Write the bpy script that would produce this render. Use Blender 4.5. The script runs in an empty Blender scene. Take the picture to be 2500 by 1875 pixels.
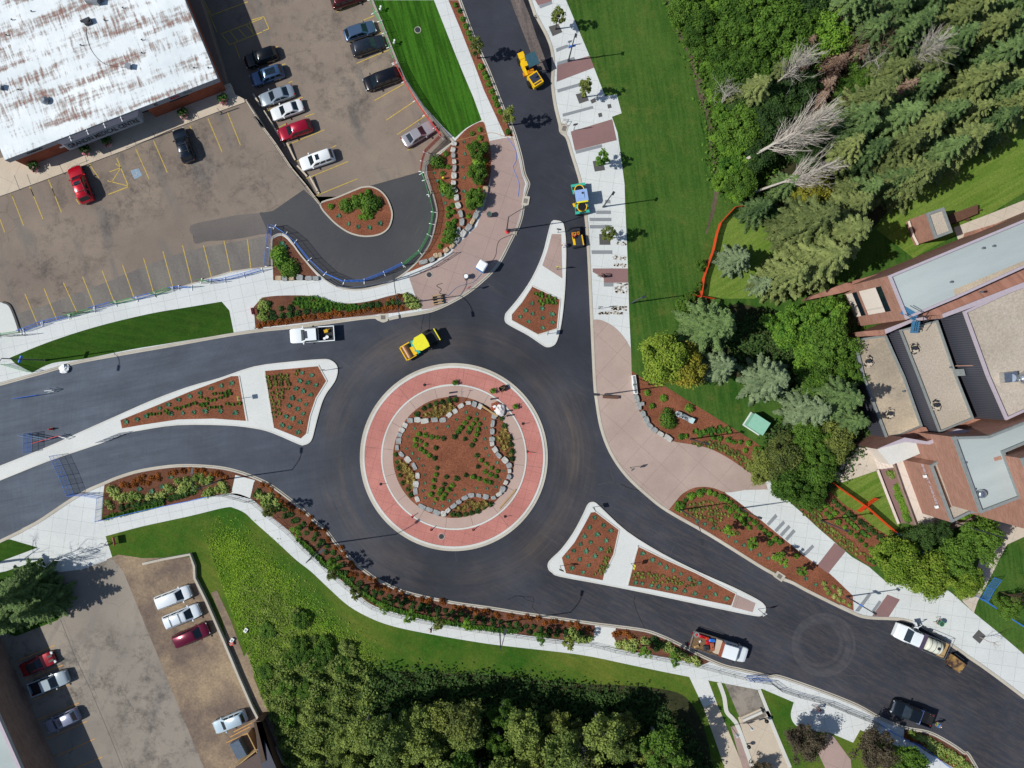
import bpy, bmesh, math, random
import numpy as np
from mathutils import Vector, Matrix
from mathutils.geometry import tessellate_polygon
R = math.radians
random.seed(7); rng = np.random.default_rng(7)
SC = bpy.context.scene
COL = SC.collection
# ---------------------------------------------------------------- camera, sky, sun
H = 105.0; S = 0.0552; NX, NY = 1187.0, 925.0
cd = bpy.data.cameras.new("camera"); cam = bpy.data.objects.new("camera", cd); COL.objects.link(cam)
cam.location = (0, 0, H); cam.rotation_euler = (0, 0, 0)
cd.sensor_width = 36; cd.sensor_fit = 'HORIZONTAL'; cd.lens = 36 * H / (2500 * S)
cd.shift_x = (1250 - NX) / 2500; cd.shift_y = -(937.5 - NY) / 2500
cd.clip_start = 1; cd.clip_end = 3000
SC.camera = cam
EL, AZ = 47.0, 8.0          # sun elevation; shadows run this many degrees north of east
w = bpy.data.worlds.new("World"); SC.world = w; w.use_nodes = True
nt = w.node_tree; bg = nt.nodes['Background']
sky = nt.nodes.new('ShaderNodeTexSky'); sky.sky_type = 'NISHITA'; sky.sun_disc = False
sky.sun_elevation = R(EL); sky.sun_rotation = R(262); sky.dust_density = 0.6
nt.links.new(sky.outputs[0], bg.inputs[0]); bg.inputs[1].default_value = 0.09
sl = bpy.data.lights.new("sun", 'SUN'); sl.energy = 4.6; sl.angle = R(0.5); sl.color = (1, 0.965, 0.9)
sun = bpy.data.objects.new("sun", sl); COL.objects.link(sun)
sdir = Vector((math.cos(R(EL)) * math.cos(R(AZ)), math.cos(R(EL)) * math.sin(R(AZ)), -math.sin(R(EL))))
sun.rotation_euler = sdir.to_track_quat('-Z', 'Y').to_euler(); sun.location = (-60, 0, 80)
vs = SC.view_settings; vs.view_transform = 'Standard'; vs.look = 'None'; vs.exposure = 0.0; vs.gamma = 1
# ---------------------------------------------------------------- coordinates
def P(x, y, z=0.0):
    k = (H - z) / H
    return Vector(((x - NX) * S * k, (NY - y) * S * k, z))
OX = [0, 620, 1240, 1860]; OY = [0, 460, 920, 1395]
def T(s):
    out = []; c = r = 0
    for t in s.split():
        if t.endswith(':'): c, r = int(t[0]), int(t[1]); continue
        a, b = t.split(',')
        out.append((OX[c] + float(a) / 3.456, OY[r] + float(b) / 3.456))
    return out
def smooth(p, closed=False, n=4):
    out = []; N = len(p)
    rngi = range(N if closed else N - 1)
    for i in rngi:
        if closed: a, b, c, d = p[(i-1) % N], p[i], p[(i+1) % N], p[(i+2) % N]
        else: a, b, c, d = p[max(i-1, 0)], p[i], p[i+1], p[min(i+2, N-1)]
        for k in range(n):
            t = k / n
            out.append(tuple(0.5 * (2*b[j] + (c[j]-a[j])*t + (2*a[j]-5*b[j]+4*c[j]-d[j])*t*t + (3*b[j]-a[j]-3*c[j]+d[j])*t**3) for j in (0, 1)))
    if not closed: out.append(p[-1])
    return out
def circ(cx, cy, r, n=96): return [(cx + r*math.cos(2*math.pi*i/n), cy + r*math.sin(2*math.pi*i/n)) for i in range(n)]
# ---------------------------------------------------------------- tags
def tag(o, label=None, cat=None, group=None, kind=None):
    if label: o['label'] = label
    if cat: o['category'] = cat
    if group: o['group'] = group
    if kind: o['kind'] = kind
    return o
def thing(name, label, cat, loc=(0, 0, 0), rz=0, group=None):
    o = bpy.data.objects.new(name, None); COL.objects.link(o)
    o.empty_display_size = 0.3; o.location = loc; o.rotation_euler = (0, 0, rz)
    return tag(o, label, cat, group)
def copy_tree(o, parent=None):
    c = o.copy(); COL.objects.link(c); c.parent = parent
    for ch in KIDS.get(o.name, []): copy_tree(ch, c)
    return c
KIDS = {}
class B:
    def __init__(s): s.v = []; s.f = []; s.m = []
    def add(s, vs, fs, mi=0):
        n = len(s.v); s.v += [tuple(v) for v in vs]
        for f in fs: s.f.append([n + i for i in f]); s.m.append(mi)
        return s
    def box(s, c, d, rz=0, mi=0, ry=0, rx=0):
        M = Matrix.Rotation(rz, 3, 'Z') @ Matrix.Rotation(ry, 3, 'Y') @ Matrix.Rotation(rx, 3, 'X'); c = Vector(c)
        vs = [c + M @ Vector((x*d[0]/2, y*d[1]/2, z*d[2]/2)) for x in (-1, 1) for y in (-1, 1) for z in (-1, 1)]
        return s.add(vs, [(0,1,3,2),(4,6,7,5),(0,4,5,1),(2,3,7,6),(0,2,6,4),(1,5,7,3)], mi)
    def cyl(s, a, b, r0, r1=None, n=8, mi=0, cap=True):
        r1 = r0 if r1 is None else r1; a = Vector(a); b = Vector(b); d = (b - a)
        if d.length < 1e-6: return s
        d.normalize(); u = d.orthogonal().normalized(); w_ = d.cross(u)
        vs = []
        for p, r in ((a, r0), (b, r1)):
            for i in range(n):
                t = 2*math.pi*i/n; vs.append(p + u*math.cos(t)*r + w_*math.sin(t)*r)
        fs = [(i, (i+1) % n, n + (i+1) % n, n + i) for i in range(n)]
        if cap: fs += [tuple(range(n))[::-1], tuple(range(n, 2*n))]
        return s.add(vs, fs, mi)
    def tube(s, pts, r, n=6, mi=0):
        for a, b in zip(pts[:-1], pts[1:]): s.cyl(a, b, r, r, n, mi)
        return s
    def ring(s, c, R_, r, axis='Z', n=20, k=6, mi=0):
        vs = []; c = Vector(c)
        for i in range(n):
            t = 2*math.pi*i/n
            for j in range(k):
                q = 2*math.pi*j/k; x = (R_ + r*math.cos(q))*math.cos(t); y = (R_ + r*math.cos(q))*math.sin(t); z = r*math.sin(q)
                vs.append(c + (Vector((x, y, z)) if axis == 'Z' else Vector((x, z, y))))
        fs = [(i*k+j, ((i+1) % n)*k+j, ((i+1) % n)*k+(j+1) % k, i*k+(j+1) % k) for i in range(n) for j in range(k)]
        return s.add(vs, fs, mi)
    def ball(s, c, r, n=10, m=6, sz=1.0, mi=0, jit=0):
        vs = []; c = Vector(c)
        for j in range(1, m):
            for i in range(n):
                a = 2*math.pi*i/n; b = math.pi*j/m; k = 1 + random.uniform(-jit, jit)
                vs.append(c + Vector((r*k*math.sin(b)*math.cos(a), r*k*math.sin(b)*math.sin(a), r*k*sz*math.cos(b))))
        t = len(vs); vs += [c + Vector((0, 0, r*sz)), c - Vector((0, 0, r*sz))]
        fs = [(j*n+i, (j+1)*n+i, (j+1)*n+(i+1) % n, j*n+(i+1) % n) for j in range(m-2) for i in range(n)]
        fs += [(t, i, (i+1) % n) for i in range(n)] + [(t+1, (m-2)*n+(i+1) % n, (m-2)*n+i) for i in range(n)]
        return s.add(vs, fs, mi)
    def prism(s, pts, z0, z1, mi=0, top=None):
        n = len(pts); z1f = z1 if callable(z1) else (lambda p: z1)
        vs = [Vector((p[0], p[1], z0)) for p in pts] + [Vector((p[0], p[1], z1f(p))) for p in pts]
        tri = tessellate_polygon([[Vector((p[0], p[1], 0)) for p in pts]])
        ar = sum(pts[i][0]*pts[(i+1) % n][1] - pts[(i+1) % n][0]*pts[i][1] for i in range(n))
        fs = []
        for t in tri:
            a, b, c = [pts[i] for i in t]
            cr = (b[0]-a[0])*(c[1]-a[1]) - (b[1]-a[1])*(c[0]-a[0])
            t = t if cr > 0 else t[::-1]
            fs.append([i + n for i in t])
        s.add(vs, fs, mi if top is None else top)
        side = [((i, (i+1) % n, n+(i+1) % n, n+i) if ar > 0 else ((i+1) % n, i, n+i, n+(i+1) % n)) for i in range(n)]
        return s.add(vs, side, mi)
    def loft(s, rings, closed=True, caps=True, mi=0):
        n = len(rings[0]); vs = [p for r in rings for p in r]; fs = []
        for j in range(len(rings)-1):
            for i in range(n if closed else n-1): fs.append((j*n+i, j*n+(i+1) % n, (j+1)*n+(i+1) % n, (j+1)*n+i))
        if caps: fs += [tuple(range(n))[::-1], tuple(range((len(rings)-1)*n, len(rings)*n))]
        return s.add(vs, fs, mi)
    def build(s, name, mats, parent=None, smooth=False, loc=None, fix=False):
        me = bpy.data.meshes.new(name); me.from_pydata(s.v, [], s.f)
        if not isinstance(mats, (list, tuple)): mats = [mats]
        for m in mats: me.materials.append(m)
        if len(mats) > 1: me.polygons.foreach_set('material_index', s.m)
        if fix:
            bm = bmesh.new(); bm.from_mesh(me); bmesh.ops.recalc_face_normals(bm, faces=bm.faces); bm.to_mesh(me); bm.free()
        if smooth: me.polygons.foreach_set('use_smooth', [True]*len(me.polygons))
        o = bpy.data.objects.new(name, me); COL.objects.link(o)
        if parent is not None: o.parent = parent; KIDS.setdefault(parent.name, []).append(o)
        if loc is not None: o.location = loc
        return o
# ---------------------------------------------------------------- materials
def lin(h):
    if isinstance(h, tuple): return (*h[:3], 1)
    h = h.lstrip('#'); v = [int(h[i:i+2], 16)/255 for i in (0, 2, 4)]
    return tuple(x/12.92 if x <= .04045 else ((x+.055)/1.055)**2.4 for x in v) + (1,)
class NT:
    def __init__(s, name):
        s.m = bpy.data.materials.new(name); s.m.use_nodes = True; s.t = s.m.node_tree; s.n = s.t.nodes; s.l = s.t.links
        s.p = s.n['Principled BSDF']; s.o = s.n['Material Output']
    def nd(s, k, **kw):
        n = s.n.new(k)
        for a, b in kw.items():
            if a.startswith('i_'): n.inputs[int(a[2:])].default_value = b
            else: setattr(n, a, b)
        return n
    def link(s, a, b): s.l.new(a, b)
    def pos(s, scale=(1, 1, 1), rz=0, obj=False):
        g = s.nd('ShaderNodeTexCoord') if obj else s.nd('ShaderNodeNewGeometry'); m = s.nd('ShaderNodeMapping')
        m.inputs['Scale'].default_value = scale; m.inputs['Rotation'].default_value = (0, 0, rz)
        if rz and scale != (1, 1, 1): m.vector_type = 'TEXTURE'; m.inputs['Scale'].default_value = tuple(1/q for q in scale)
        s.link(g.outputs['Object'] if obj else g.outputs['Position'], m.inputs['Vector']); return m.outputs[0]
    def noise(s, vec, sc, det=4, rough=.55):
        n = s.nd('ShaderNodeTexNoise'); n.inputs['Scale'].default_value = sc; n.inputs['Detail'].default_value = det; n.inputs['Roughness'].default_value = rough
        s.link(vec, n.inputs['Vector']); return n.outputs['Fac']
    def ramp(s, fac, a, b, ca=(0, 0, 0, 1), cb=(1, 1, 1, 1)):
        r = s.nd('ShaderNodeValToRGB'); e = r.color_ramp.elements; e[0].position = a; e[1].position = b; e[0].color = ca; e[1].color = cb
        s.link(fac, r.inputs[0]); return r.outputs[0]
    def mix(s, fac, a, b, mode='MIX'):
        m = s.nd('ShaderNodeMix', data_type='RGBA', blend_type=mode)
        for sock, v in ((m.inputs[0], fac), (m.inputs[6], a), (m.inputs[7], b)):
            if hasattr(v, 'links'): s.link(v, sock)
            else: sock.default_value = v
        return m.outputs[2]
    def math(s, op, a, b=0.0):
        m = s.nd('ShaderNodeMath', operation=op)
        for sock, v in ((m.inputs[0], a), (m.inputs[1], b)):
            if hasattr(v, 'links'): s.link(v, sock)
            else: sock.default_value = v
        return m.outputs[0]
    def bump(s, fac, st=.3, d=.05):
        b = s.nd('ShaderNodeBump'); b.inputs['Strength'].default_value = st; b.inputs['Distance'].default_value = d
        s.link(fac, b.inputs['Height']); s.link(b.outputs[0], s.p.inputs['Normal'])
    def done(s, col, rough=.8, metal=0, spec=.3):
        if hasattr(col, 'links'): s.link(col, s.p.inputs['Base Color'])
        else: s.p.inputs['Base Color'].default_value = col
        s.p.inputs['Roughness'].default_value = rough; s.p.inputs['Metallic'].default_value = metal
        s.p.inputs['Specular IOR Level'].default_value = spec
        return s.m
MATS = {}
def plain(name, col, rough=.6, metal=0, spec=.4, var=.12, sc=3.0):
    if name in MATS: return MATS[name]
    n = NT(name); c = lin(col); f = n.noise(n.pos(obj=True), sc, 5)
    d = tuple(x*(1-var) for x in c[:3]) + (1,); l = tuple(min(1, x*(1+var)) for x in c[:3]) + (1,)
    MATS[name] = n.done(n.ramp(f, .3, .7, d, l), rough, metal, spec); return MATS[name]
def paint(name, col, rough=.28, metal=0.0):
    if name in MATS: return MATS[name]
    n = NT(name); c = lin(col); f = n.noise(n.pos(obj=True), 1.5, 3)
    m = n.done(n.ramp(f, .2, .9, tuple(x*.93 for x in c[:3])+(1,), c), rough, metal, .5); n.p.inputs['Coat Weight'].default_value = .5; n.p.inputs['Coat Roughness'].default_value = .08
    MATS[name] = m; return m
def two(name, ca, cb, s1, s2, a=.35, b=.65, rough=.9, fine=None, bump=.4, fs=25, spec=.2, stretch=(1, 1, 1), rz=0):
    n = NT(name); v = n.pos(stretch, rz); f = n.noise(v, s1, 6, .6); col = n.ramp(f, a, b, lin(ca), lin(cb))
    g = n.noise(n.pos(), s2, 5, .65)
    k = n.ramp(g, .3, .7, (1-(fine or .15),)*3 + (1,), (1+(fine or .15),)*3 + (1,))
    col = n.mix(1.0, col, k, 'MULTIPLY'); n.bump(g, bump, .04)
    MATS[name] = n.done(col, rough, 0, spec); return MATS[name]
CX, CY = (1108-NX)*S, (NY-1116)*S
def asphalt(name, ca, cb, ring=False, spec=.3, dust=0.5, rz=0, dustcol='#6a6058'):
    n = NT(name); p = n.pos(); f = n.noise(p, .07, 4); col = n.ramp(f, .35, .65, lin(ca), lin(cb))
    st = n.noise(n.pos((.25, 2.2, 1), rz), .8, 6, .7); d = n.ramp(st, .52, .8, (0, 0, 0, 1), (dust, dust, dust, 1))
    pat = n.ramp(n.noise(p, .12, 3), .45, .7); dd = n.math('MULTIPLY', d, pat)
    col = n.mix(dd, col, lin(dustcol))
    if ring:
        sx = n.nd('ShaderNodeSeparateXYZ'); g = n.nd('ShaderNodeNewGeometry'); n.link(g.outputs['Position'], sx.inputs[0])
        x = n.math('SUBTRACT', sx.outputs[0], CX); y = n.math('SUBTRACT', sx.outputs[1], CY)
        r = n.math('SQRT', n.math('ADD', n.math('MULTIPLY', x, x), n.math('MULTIPLY', y, y))); th = n.math('ARCTAN2', y, x)
        wg = n.ramp(n.math('MULTIPLY', n.math('ADD', sx.outputs[0], 75.0), .0125), .28, .82, (1, 1, 1, 1), (0, 0, 0, 1)); wn = n.ramp(n.noise(n.pos((.15, 1.3, 1), R(12)), .7, 7, .7), .3, .7, lin('#4a525e'), lin('#606975')); col = n.mix(n.math('MULTIPLY', wg, .75), col, wn)
        cb_ = n.nd('ShaderNodeCombineXYZ'); n.link(n.math('MULTIPLY', r, 1.5), cb_.inputs[0]); n.link(n.math('MULTIPLY', th, 1.6), cb_.inputs[1])
        q = n.noise(cb_.outputs[0], .55, 9, .78)
        inn = n.ramp(n.math('MULTIPLY', r, .05), .62, .80); ou = n.ramp(n.math('MULTIPLY', r, .05), .84, 1.04, (1, 1, 1, 1), (0, 0, 0, 1))
        mk = n.math('MULTIPLY', n.math('MULTIPLY', inn, ou), n.ramp(q, .36, .70, (0, 0, 0, 1), (.85, .85, .85, 1)))
        mk = n.math('MULTIPLY', mk, n.ramp(n.noise(p, .055, 3), .36, .62, (.12, .12, .12, 1), (1, 1, 1, 1)))
        col = n.mix(mk, col, lin('#665a4e'))
        def circle_mark(px, py, rad, wd, st):
            u = n.math('SUBTRACT', sx.outputs[0], (px-NX)*S); v = n.math('SUBTRACT', sx.outputs[1], (NY-py)*S)
            rr = n.math('SQRT', n.math('ADD', n.math('MULTIPLY', u, u), n.math('MULTIPLY', v, v))); dd_ = n.math('ABSOLUTE', n.math('SUBTRACT', rr, rad))
            m_ = n.ramp(dd_, wd*.4, wd, (1, 1, 1, 1), (0, 0, 0, 1)); return n.math('MULTIPLY', n.math('MULTIPLY', m_, n.ramp(n.noise(p, .8, 4), .3, .6, (.3,)*3+(1,), (1, 1, 1, 1))), st)
        wq = n.ramp(n.noise(cb_.outputs[0], 2.6, 5, .6), .3, .7, (.95,)*3+(1,), (1.06,)*3+(1,)); col = n.mix(1.0, col, wq, 'MULTIPLY')
        lj = n.ramp(n.noise(n.pos((1, 1, 1)), .16, 6, .7), .35, .68, (.86,)*3+(1,), (1.18,)*3+(1,)); col = n.mix(1.0, col, lj, 'MULTIPLY')
        tot = n.math('MAXIMUM', circle_mark(2007, 1577, 3.55, .6, .2), circle_mark(2001, 1572, 2.9, .35, .15)); tot = n.math('MAXIMUM', tot, circle_mark(2011, 1575, 4.1, .3, .2))
        col = n.mix(tot, col, lin('#6c6a6a'))
        br = n.ramp(n.noise(n.pos((.2, 1.6, 1), R(-28)), 1.3, 10, .86),   .46, .70, (0, 0, 0, 1), (.5, .5, .5, 1)); es = n.ramp(n.math('ADD', n.math('MULTIPLY', sx.outputs[0], .02), n.math('MULTIPLY', sx.outputs[1], -.02)), .45, .85)
        col = n.mix(n.math('MULTIPLY', br, es), col, lin('#64584e'))
        vo = n.ramp(n.noise(p, .9, 8, .75), .70, .74); col = n.mix(n.math('MULTIPLY', vo, .35), col, lin('#8a8580'))
    fi = n.noise(p, 9, 4, .8); k = n.ramp(fi, .3, .7, (.8, .8, .8, 1), (1.22, 1.22, 1.22, 1)); col = n.mix(1.0, col, k, 'MULTIPLY')
    n.bump(n.noise(p, 30, 2), .15, .01)
    MATS[name] = n.done(col, .85, 0, spec); return MATS[name]
M = MATS
asphalt('asphalt_new', '#292c34', '#373a43', True, dust=.4, rz=R(-35))
asphalt('asphalt_west', '#414a57', '#525b68', False, dust=.5, rz=R(12), dustcol='#7c828a')
asphalt('asphalt_loop', '#3c3d41', '#4a4a4c', False, dust=.3, rz=R(60))
asphalt('asphalt_patch', '#504c4b', '#68625e', False, dust=.3)
def old_asphalt(name, ca, cb, cc, rz):
    n = NT(name); p = n.pos(); f = n.noise(p, .09, 5, .6); col = n.ramp(f, .38, .62, lin(ca), lin(cb))
    f2 = n.ramp(n.noise(n.pos((1.6, .35, 1), rz), .25, 4), .55, .66, (0, 0, 0, 1), (.7, .7, .7, 1)); col = n.mix(f2, col, lin(cc))
    vo = n.nd('ShaderNodeTexVoronoi', feature='DISTANCE_TO_EDGE'); vo.inputs['Scale'].default_value = .13
    dv = n.nd('ShaderNodeVectorMath', operation='ADD'); nn = n.nd('ShaderNodeTexNoise'); nn.inputs['Scale'].default_value = .5; nn.inputs['Detail'].default_value = 6
    n.link(p, nn.inputs['Vector']); ms = n.nd('ShaderNodeVectorMath', operation='SCALE'); ms.inputs[3].default_value = 2.2; n.link(nn.outputs['Color'], ms.inputs[0])
    n.link(p, dv.inputs[0]); n.link(ms.outputs[0], dv.inputs[1]); n.link(dv.outputs[0], vo.inputs['Vector'])
    cr = n.ramp(vo.outputs['Distance'], .002, .006, (.4, .4, .4, 1), (0, 0, 0, 1)); cr = n.math('MULTIPLY', cr, n.ramp(n.noise(p, .15, 3), .45, .55))
    col = n.mix(cr, col, lin('#403c3a'))
    sk = n.ramp(n.noise(p, .30, 9, .82), .48, .64, (0, 0, 0, 1), (.8, .8, .8, 1)); sk = n.math('MULTIPLY', sk, n.ramp(n.noise(p, .06, 2), .42, .58)); col = n.mix(sk, col, lin('#4a4644'))
    fi = n.noise(p, 8, 5, .8); col = n.mix(1.0, col, n.ramp(fi, .3, .7, (.86, .86, .86, 1), (1.14, 1.14, 1.14, 1)), 'MULTIPLY')
    MATS[name] = n.done(col, .92, 0, .15)
old_asphalt('asphalt_old', '#766b62', '#85796d', '#6b6763', R(20))
old_asphalt('asphalt_lane', '#827b72', '#90887d', '#7b7670', R(-20))
two('gravel', '#6a5d54', '#93816a', .16, 4, .4, .62, fine=.25, spec=.1)
def concrete(name, ca, cb, jx=0, rz=0, fine=.06):
    n = NT(name); p = n.pos(); col = n.ramp(n.noise(p, .18, 6, .65), .3, .7, lin(ca), lin(cb))
    if jx:
        br = n.nd('ShaderNodeTexBrick'); br.offset = 0; br.inputs['Scale'].default_value = 1; br.inputs['Brick Width'].default_value = jx; br.inputs['Row Height'].default_value = jx
        br.inputs['Mortar Size'].default_value = .018; br.inputs['Color1'].default_value = (1, 1, 1, 1); br.inputs['Color2'].default_value = (1, 1, 1, 1); br.inputs['Mortar'].default_value = (.62, .62, .62, 1)
        mp = n.nd('ShaderNodeMapping'); mp.inputs['Rotation'].default_value = (0, 0, rz); n.link(p, mp.inputs[0]); n.link(mp.outputs[0], br.inputs[0])
        col = n.mix(1.0, col, br.outputs[0], 'MULTIPLY')
    sp = n.ramp(n.noise(p, 1.3, 7, .75), .62, .72, (0, 0, 0, 1), (.25, .25, .25, 1)); col = n.mix(sp, col, tuple(x*.6 for x in lin(ca)[:3])+(1,))
    col = n.mix(1.0, col, n.ramp(n.noise(p, 6, 4), .3, .7, (1-fine,)*3+(1,), (1+fine,)*3+(1,)), 'MULTIPLY')
    MATS[name] = n.done(col, .85, 0, .2); return MATS[name]
concrete('concrete', '#bcc0bf', '#c9cdcb', 1.9, R(8))
concrete('concrete_walk', '#bdc1c0', '#c9cccb', 1.75, R(-12))
concrete('concrete_plain', '#bfc2c0', '#cbcdca')
concrete('kerb', '#a39c8f', '#b9b4a8')
concrete('kerb_white', '#b9b8b0', '#c9c9c4')
concrete('concrete_tan', '#b0a392', '#c0b4a2', 3.0, R(25))
concrete('stamped', '#9a887f', '#ab988e', 3.6, R(42))
concrete('stamped_warm', '#93807a', '#a38d85', 3.0, R(20))
concrete('apron_red', '#a26a62', '#b87c72', 1.3, R(15), .1)
concrete('apron_beige', '#a38c82', '#b09a8f', 0)
concrete('grey_band', '#7a7f83', '#868a8e')
concrete('pit', '#4c4b4b', '#5a5858')
concrete('brick_band', '#7a605f', '#886a67', 0)
concrete('cream_deck', '#cabfb4', '#d6ccc2', 2.4, R(25))
concrete('beige_pad', '#b5aa9b', '#c2b8aa', 2.0, R(20))
def lawn(name, ca, cb, cc, rz=0, st=.8, wear=.5):
    n = NT(name); p = n.pos(); col = n.ramp(n.noise(p, .07, 5, .6), .38, .62, lin(ca), lin(cb))
    wr = n.ramp(n.noise(p, .35, 9, .85), .50, .66, (0, 0, 0, 1), (wear,)*3+(1,)); col = n.mix(wr, col, lin('#6b6a34')); dk = n.ramp(n.noise(n.pos((1.5, .3, 1), rz), .5, 7, .75), .55, .7, (0, 0, 0, 1), (wear,)*3+(1,)); col = n.mix(dk, col, tuple(x*.62 for x in lin(ca)[:3])+(1,))
    s_ = n.noise(n.pos((2.2, .12, 1), rz), 1.0, 3, .5); col = n.mix(n.ramp(s_, .42, .6, (0, 0, 0, 1), (st,)*3+(1,)), col, lin(cc))
    g = n.noise(p, 5, 6, .8); col = n.mix(1.0, col, n.ramp(g, .3, .7, (.65,)*3+(1,), (1.35,)*3+(1,)), 'MULTIPLY'); n.bump(g, .8, .08)
    MATS[name] = n.done(col, .95, 0, .1)
lawn('lawn_new', '#264c10', '#305816', '#3c6a1c', R(15), .8, .12)
lawn('lawn_west', '#254211', '#2e4e16', '#345418', R(80), .5, .18)
lawn('lawn_east', '#284c17', '#3e5c24', '#48642a', R(8), .55, .5)
lawn('lawn_old', '#527026', '#627a32', '#70823a', R(-60), .6, .35)
lawn('lawn_south', '#2b5216', '#626b2a', '#3a611c', R(60), .4, .4)
two('soil', '#4d4438', '#5f5546', .3, 5, fine=.3)
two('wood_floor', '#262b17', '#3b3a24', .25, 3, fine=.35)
def mulch(name, ca, cb):
    n = NT(name); p = n.pos(); g = n.noise(p, 6, 8, .85); col = n.ramp(g, .36, .64, lin(ca), lin(cb))
    l = n.ramp(n.noise(p, .35, 4), .35, .65, (.82,)*3+(1,), (1.15,)*3+(1,)); col = n.mix(1.0, col, l, 'MULTIPLY')
    ch = n.ramp(n.noise(p, 11, 2), .68, .72, (0, 0, 0, 1), (.6, .6, .6, 1)); col = n.mix(ch, col, lin('#a5826a'))
    n.bump(g, .7, .05); MATS[name] = n.done(col, .95, 0, .1)
mulch('mulch', '#522f20', '#966048')
mulch('mulch_dark', '#432b21', '#7a5240')
def brick(name, ca, cb, mort='#8b7a70'):
    n = NT(name); tc = n.nd('ShaderNodeNewGeometry'); sx = n.nd('ShaderNodeSeparateXYZ'); n.link(tc.outputs['Position'], sx.inputs[0])
    cx = n.nd('ShaderNodeCombineXYZ'); n.link(n.math('ADD', sx.outputs[0], sx.outputs[1]), cx.inputs[0]); n.link(sx.outputs[2], cx.inputs[1])
    br = n.nd('ShaderNodeTexBrick'); br.inputs['Scale'].default_value = 1; br.inputs['Brick Width'].default_value = .4; br.inputs['Row Height'].default_value = .13; br.inputs['Mortar Size'].default_value = .012
    br.inputs['Color1'].default_value = lin(ca); br.inputs['Color2'].default_value = lin(cb); br.inputs['Mortar'].default_value = lin(mort); n.link(cx.outputs[0], br.inputs[0])
    col = n.mix(1.0, br.outputs[0], n.ramp(n.noise(n.pos(), .8, 6, .7), .3, .7, (.85,)*3+(1,), (1.12,)*3+(1,)), 'MULTIPLY')
    MATS[name] = n.done(col, .9, 0, .15)
brick('brick', '#8f6556', '#a27767'); brick('brick_red', '#8a4a35', '#9c5640', '#8a5644'); brick('brick_brown', '#7d6458', '#8d7366')
def flatroof():
    n = NT('stained_roof'); v = n.pos((1, 1, 1), 0)
    mp = n.nd('ShaderNodeMapping'); mp.inputs['Rotation'].default_value = (0, 0, R(-20)); g = n.nd('ShaderNodeNewGeometry'); n.link(g.outputs['Position'], mp.inputs[0])
    def sc(vec, s_):
        m = n.nd('ShaderNodeMapping'); m.inputs['Scale'].default_value = s_; n.link(vec, m.inputs[0]); return m.outputs[0]
    rows = n.noise(sc(mp.outputs[0], (.07, .42, 1)), 1.0, 5, .65)
    st = n.noise(sc(mp.outputs[0], (2.4, .32, 1)), 1.0, 5, .7)
    a = n.math('ADD', n.math('MULTIPLY', rows, 1.25), n.math('MULTIPLY', st, .75))
    m1 = n.ramp(a, 1.06, 1.12); m1.node.color_ramp.elements[0].position = .0
    mm = n.math('MULTIPLY', n.math('SUBTRACT', a, .985), 9.0); cl = n.nd('ShaderNodeClamp'); n.link(mm, cl.inputs[0])
    inner = n.math('MULTIPLY', n.math('SUBTRACT', a, 1.075), 9.0); cl2 = n.nd('ShaderNodeClamp'); n.link(inner, cl2.inputs[0])
    base = n.ramp(n.noise(mp.outputs[0], .15, 6, .7), .3, .75, lin('#c3ccd0'), lin('#e6ebec'))
    fl = n.ramp(st, .5, .75, (0, 0, 0, 1), (.22,)*3+(1,)); base = n.mix(fl, base, lin('#a8aeb2'))
    col = n.mix(n.math('MULTIPLY', cl.outputs[0], .75), base, lin('#8d8781')); col = n.mix(n.math('MULTIPLY', cl2.outputs[0], .85), col, lin('#7c4f42'))
    MATS['stained_roof'] = n.done(col, .7, 0, .3)
flatroof()
two('roof_blue', '#98a2a2', '#abb4b3', .12, 6, fine=.05, bump=.05, stretch=(.3, 1.5, 1), rz=R(20), rough=.7)
two('roof_gravel', '#9d9385', '#b5ab9e', .1, 5, .25, .75, fine=.22, bump=.3)
two('roof_gravel_tan', '#94897a', '#b8a992', .12, 5, fine=.2, bump=.3)
def corr(name, ca, cb, rz, sc=3.2):
    n = NT(name); wv = n.nd('ShaderNodeTexWave'); wv.inputs['Scale'].default_value = sc; n.link(n.pos((1, 1, 1), rz), wv.inputs[0])
    MATS[name] = n.done(n.ramp(wv.outputs['Fac'], .2, .8, lin(ca), lin(cb)), .5, .2, .4)
corr('corrugated', '#3a3c46', '#4c4e58', 0); corr('shed_roof', '#4b3e3a', '#5c4d48', R(25), 4)
plain('wall_dark', '#33343a', .6); plain('glass', '#16222a', .08, 0, .8, .3); plain('tyre', '#141414', .8); plain('rim', '#8d9094', .3, .8)
plain('chrome', '#c8ccd0', .2, .9); plain('black', '#141518', .5); plain('steel', '#8b9096', .4, .7); plain('steel_dark', '#3a3d42', .5, .4)
plain('white', '#dfe2e2', .5, var=.04); plain('headlight', '#cfd6da', .15, 0, .8); plain('taillight', '#8e1018', .2, 0, .6)
plain('yellow', '#c79c10', .4, var=.06); plain('yellow_line', '#b39a45', .8, var=.25, sc=6); plain('white_line', '#b8b8b2', .8, var=.2, sc=6)
plain('orange', '#c5401d', .6); plain('red', '#b01522', .5); plain('blue', '#2c74d8', .5); plain('green', '#38a050', .6); plain('wood', '#a58a5f', .8); plain('wood_dark', '#5f4334', .85)
plain('stone_grey', '#8d908f', .9, var=.28, sc=2.5); plain('stone_tan', '#a8957b', .9, var=.25, sc=2.5); plain('stone_white', '#adaca6', .9, var=.25, sc=2.5)
plain('bark', '#5d5348', .9, var=.3); plain('bark_pale', '#8e8b82', .9, var=.2); plain('dead_wood', '#aaa39a', .9, var=.2); plain('dead_brown', '#6b5546', .9, var=.2)
plain('skin', '#a8765a', .6); plain('lav', '#a99fa8', .7, var=.06); plain('trim_grey', '#7c8282', .6); plain('fascia', '#8b9098', .6, var=.05)
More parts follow.
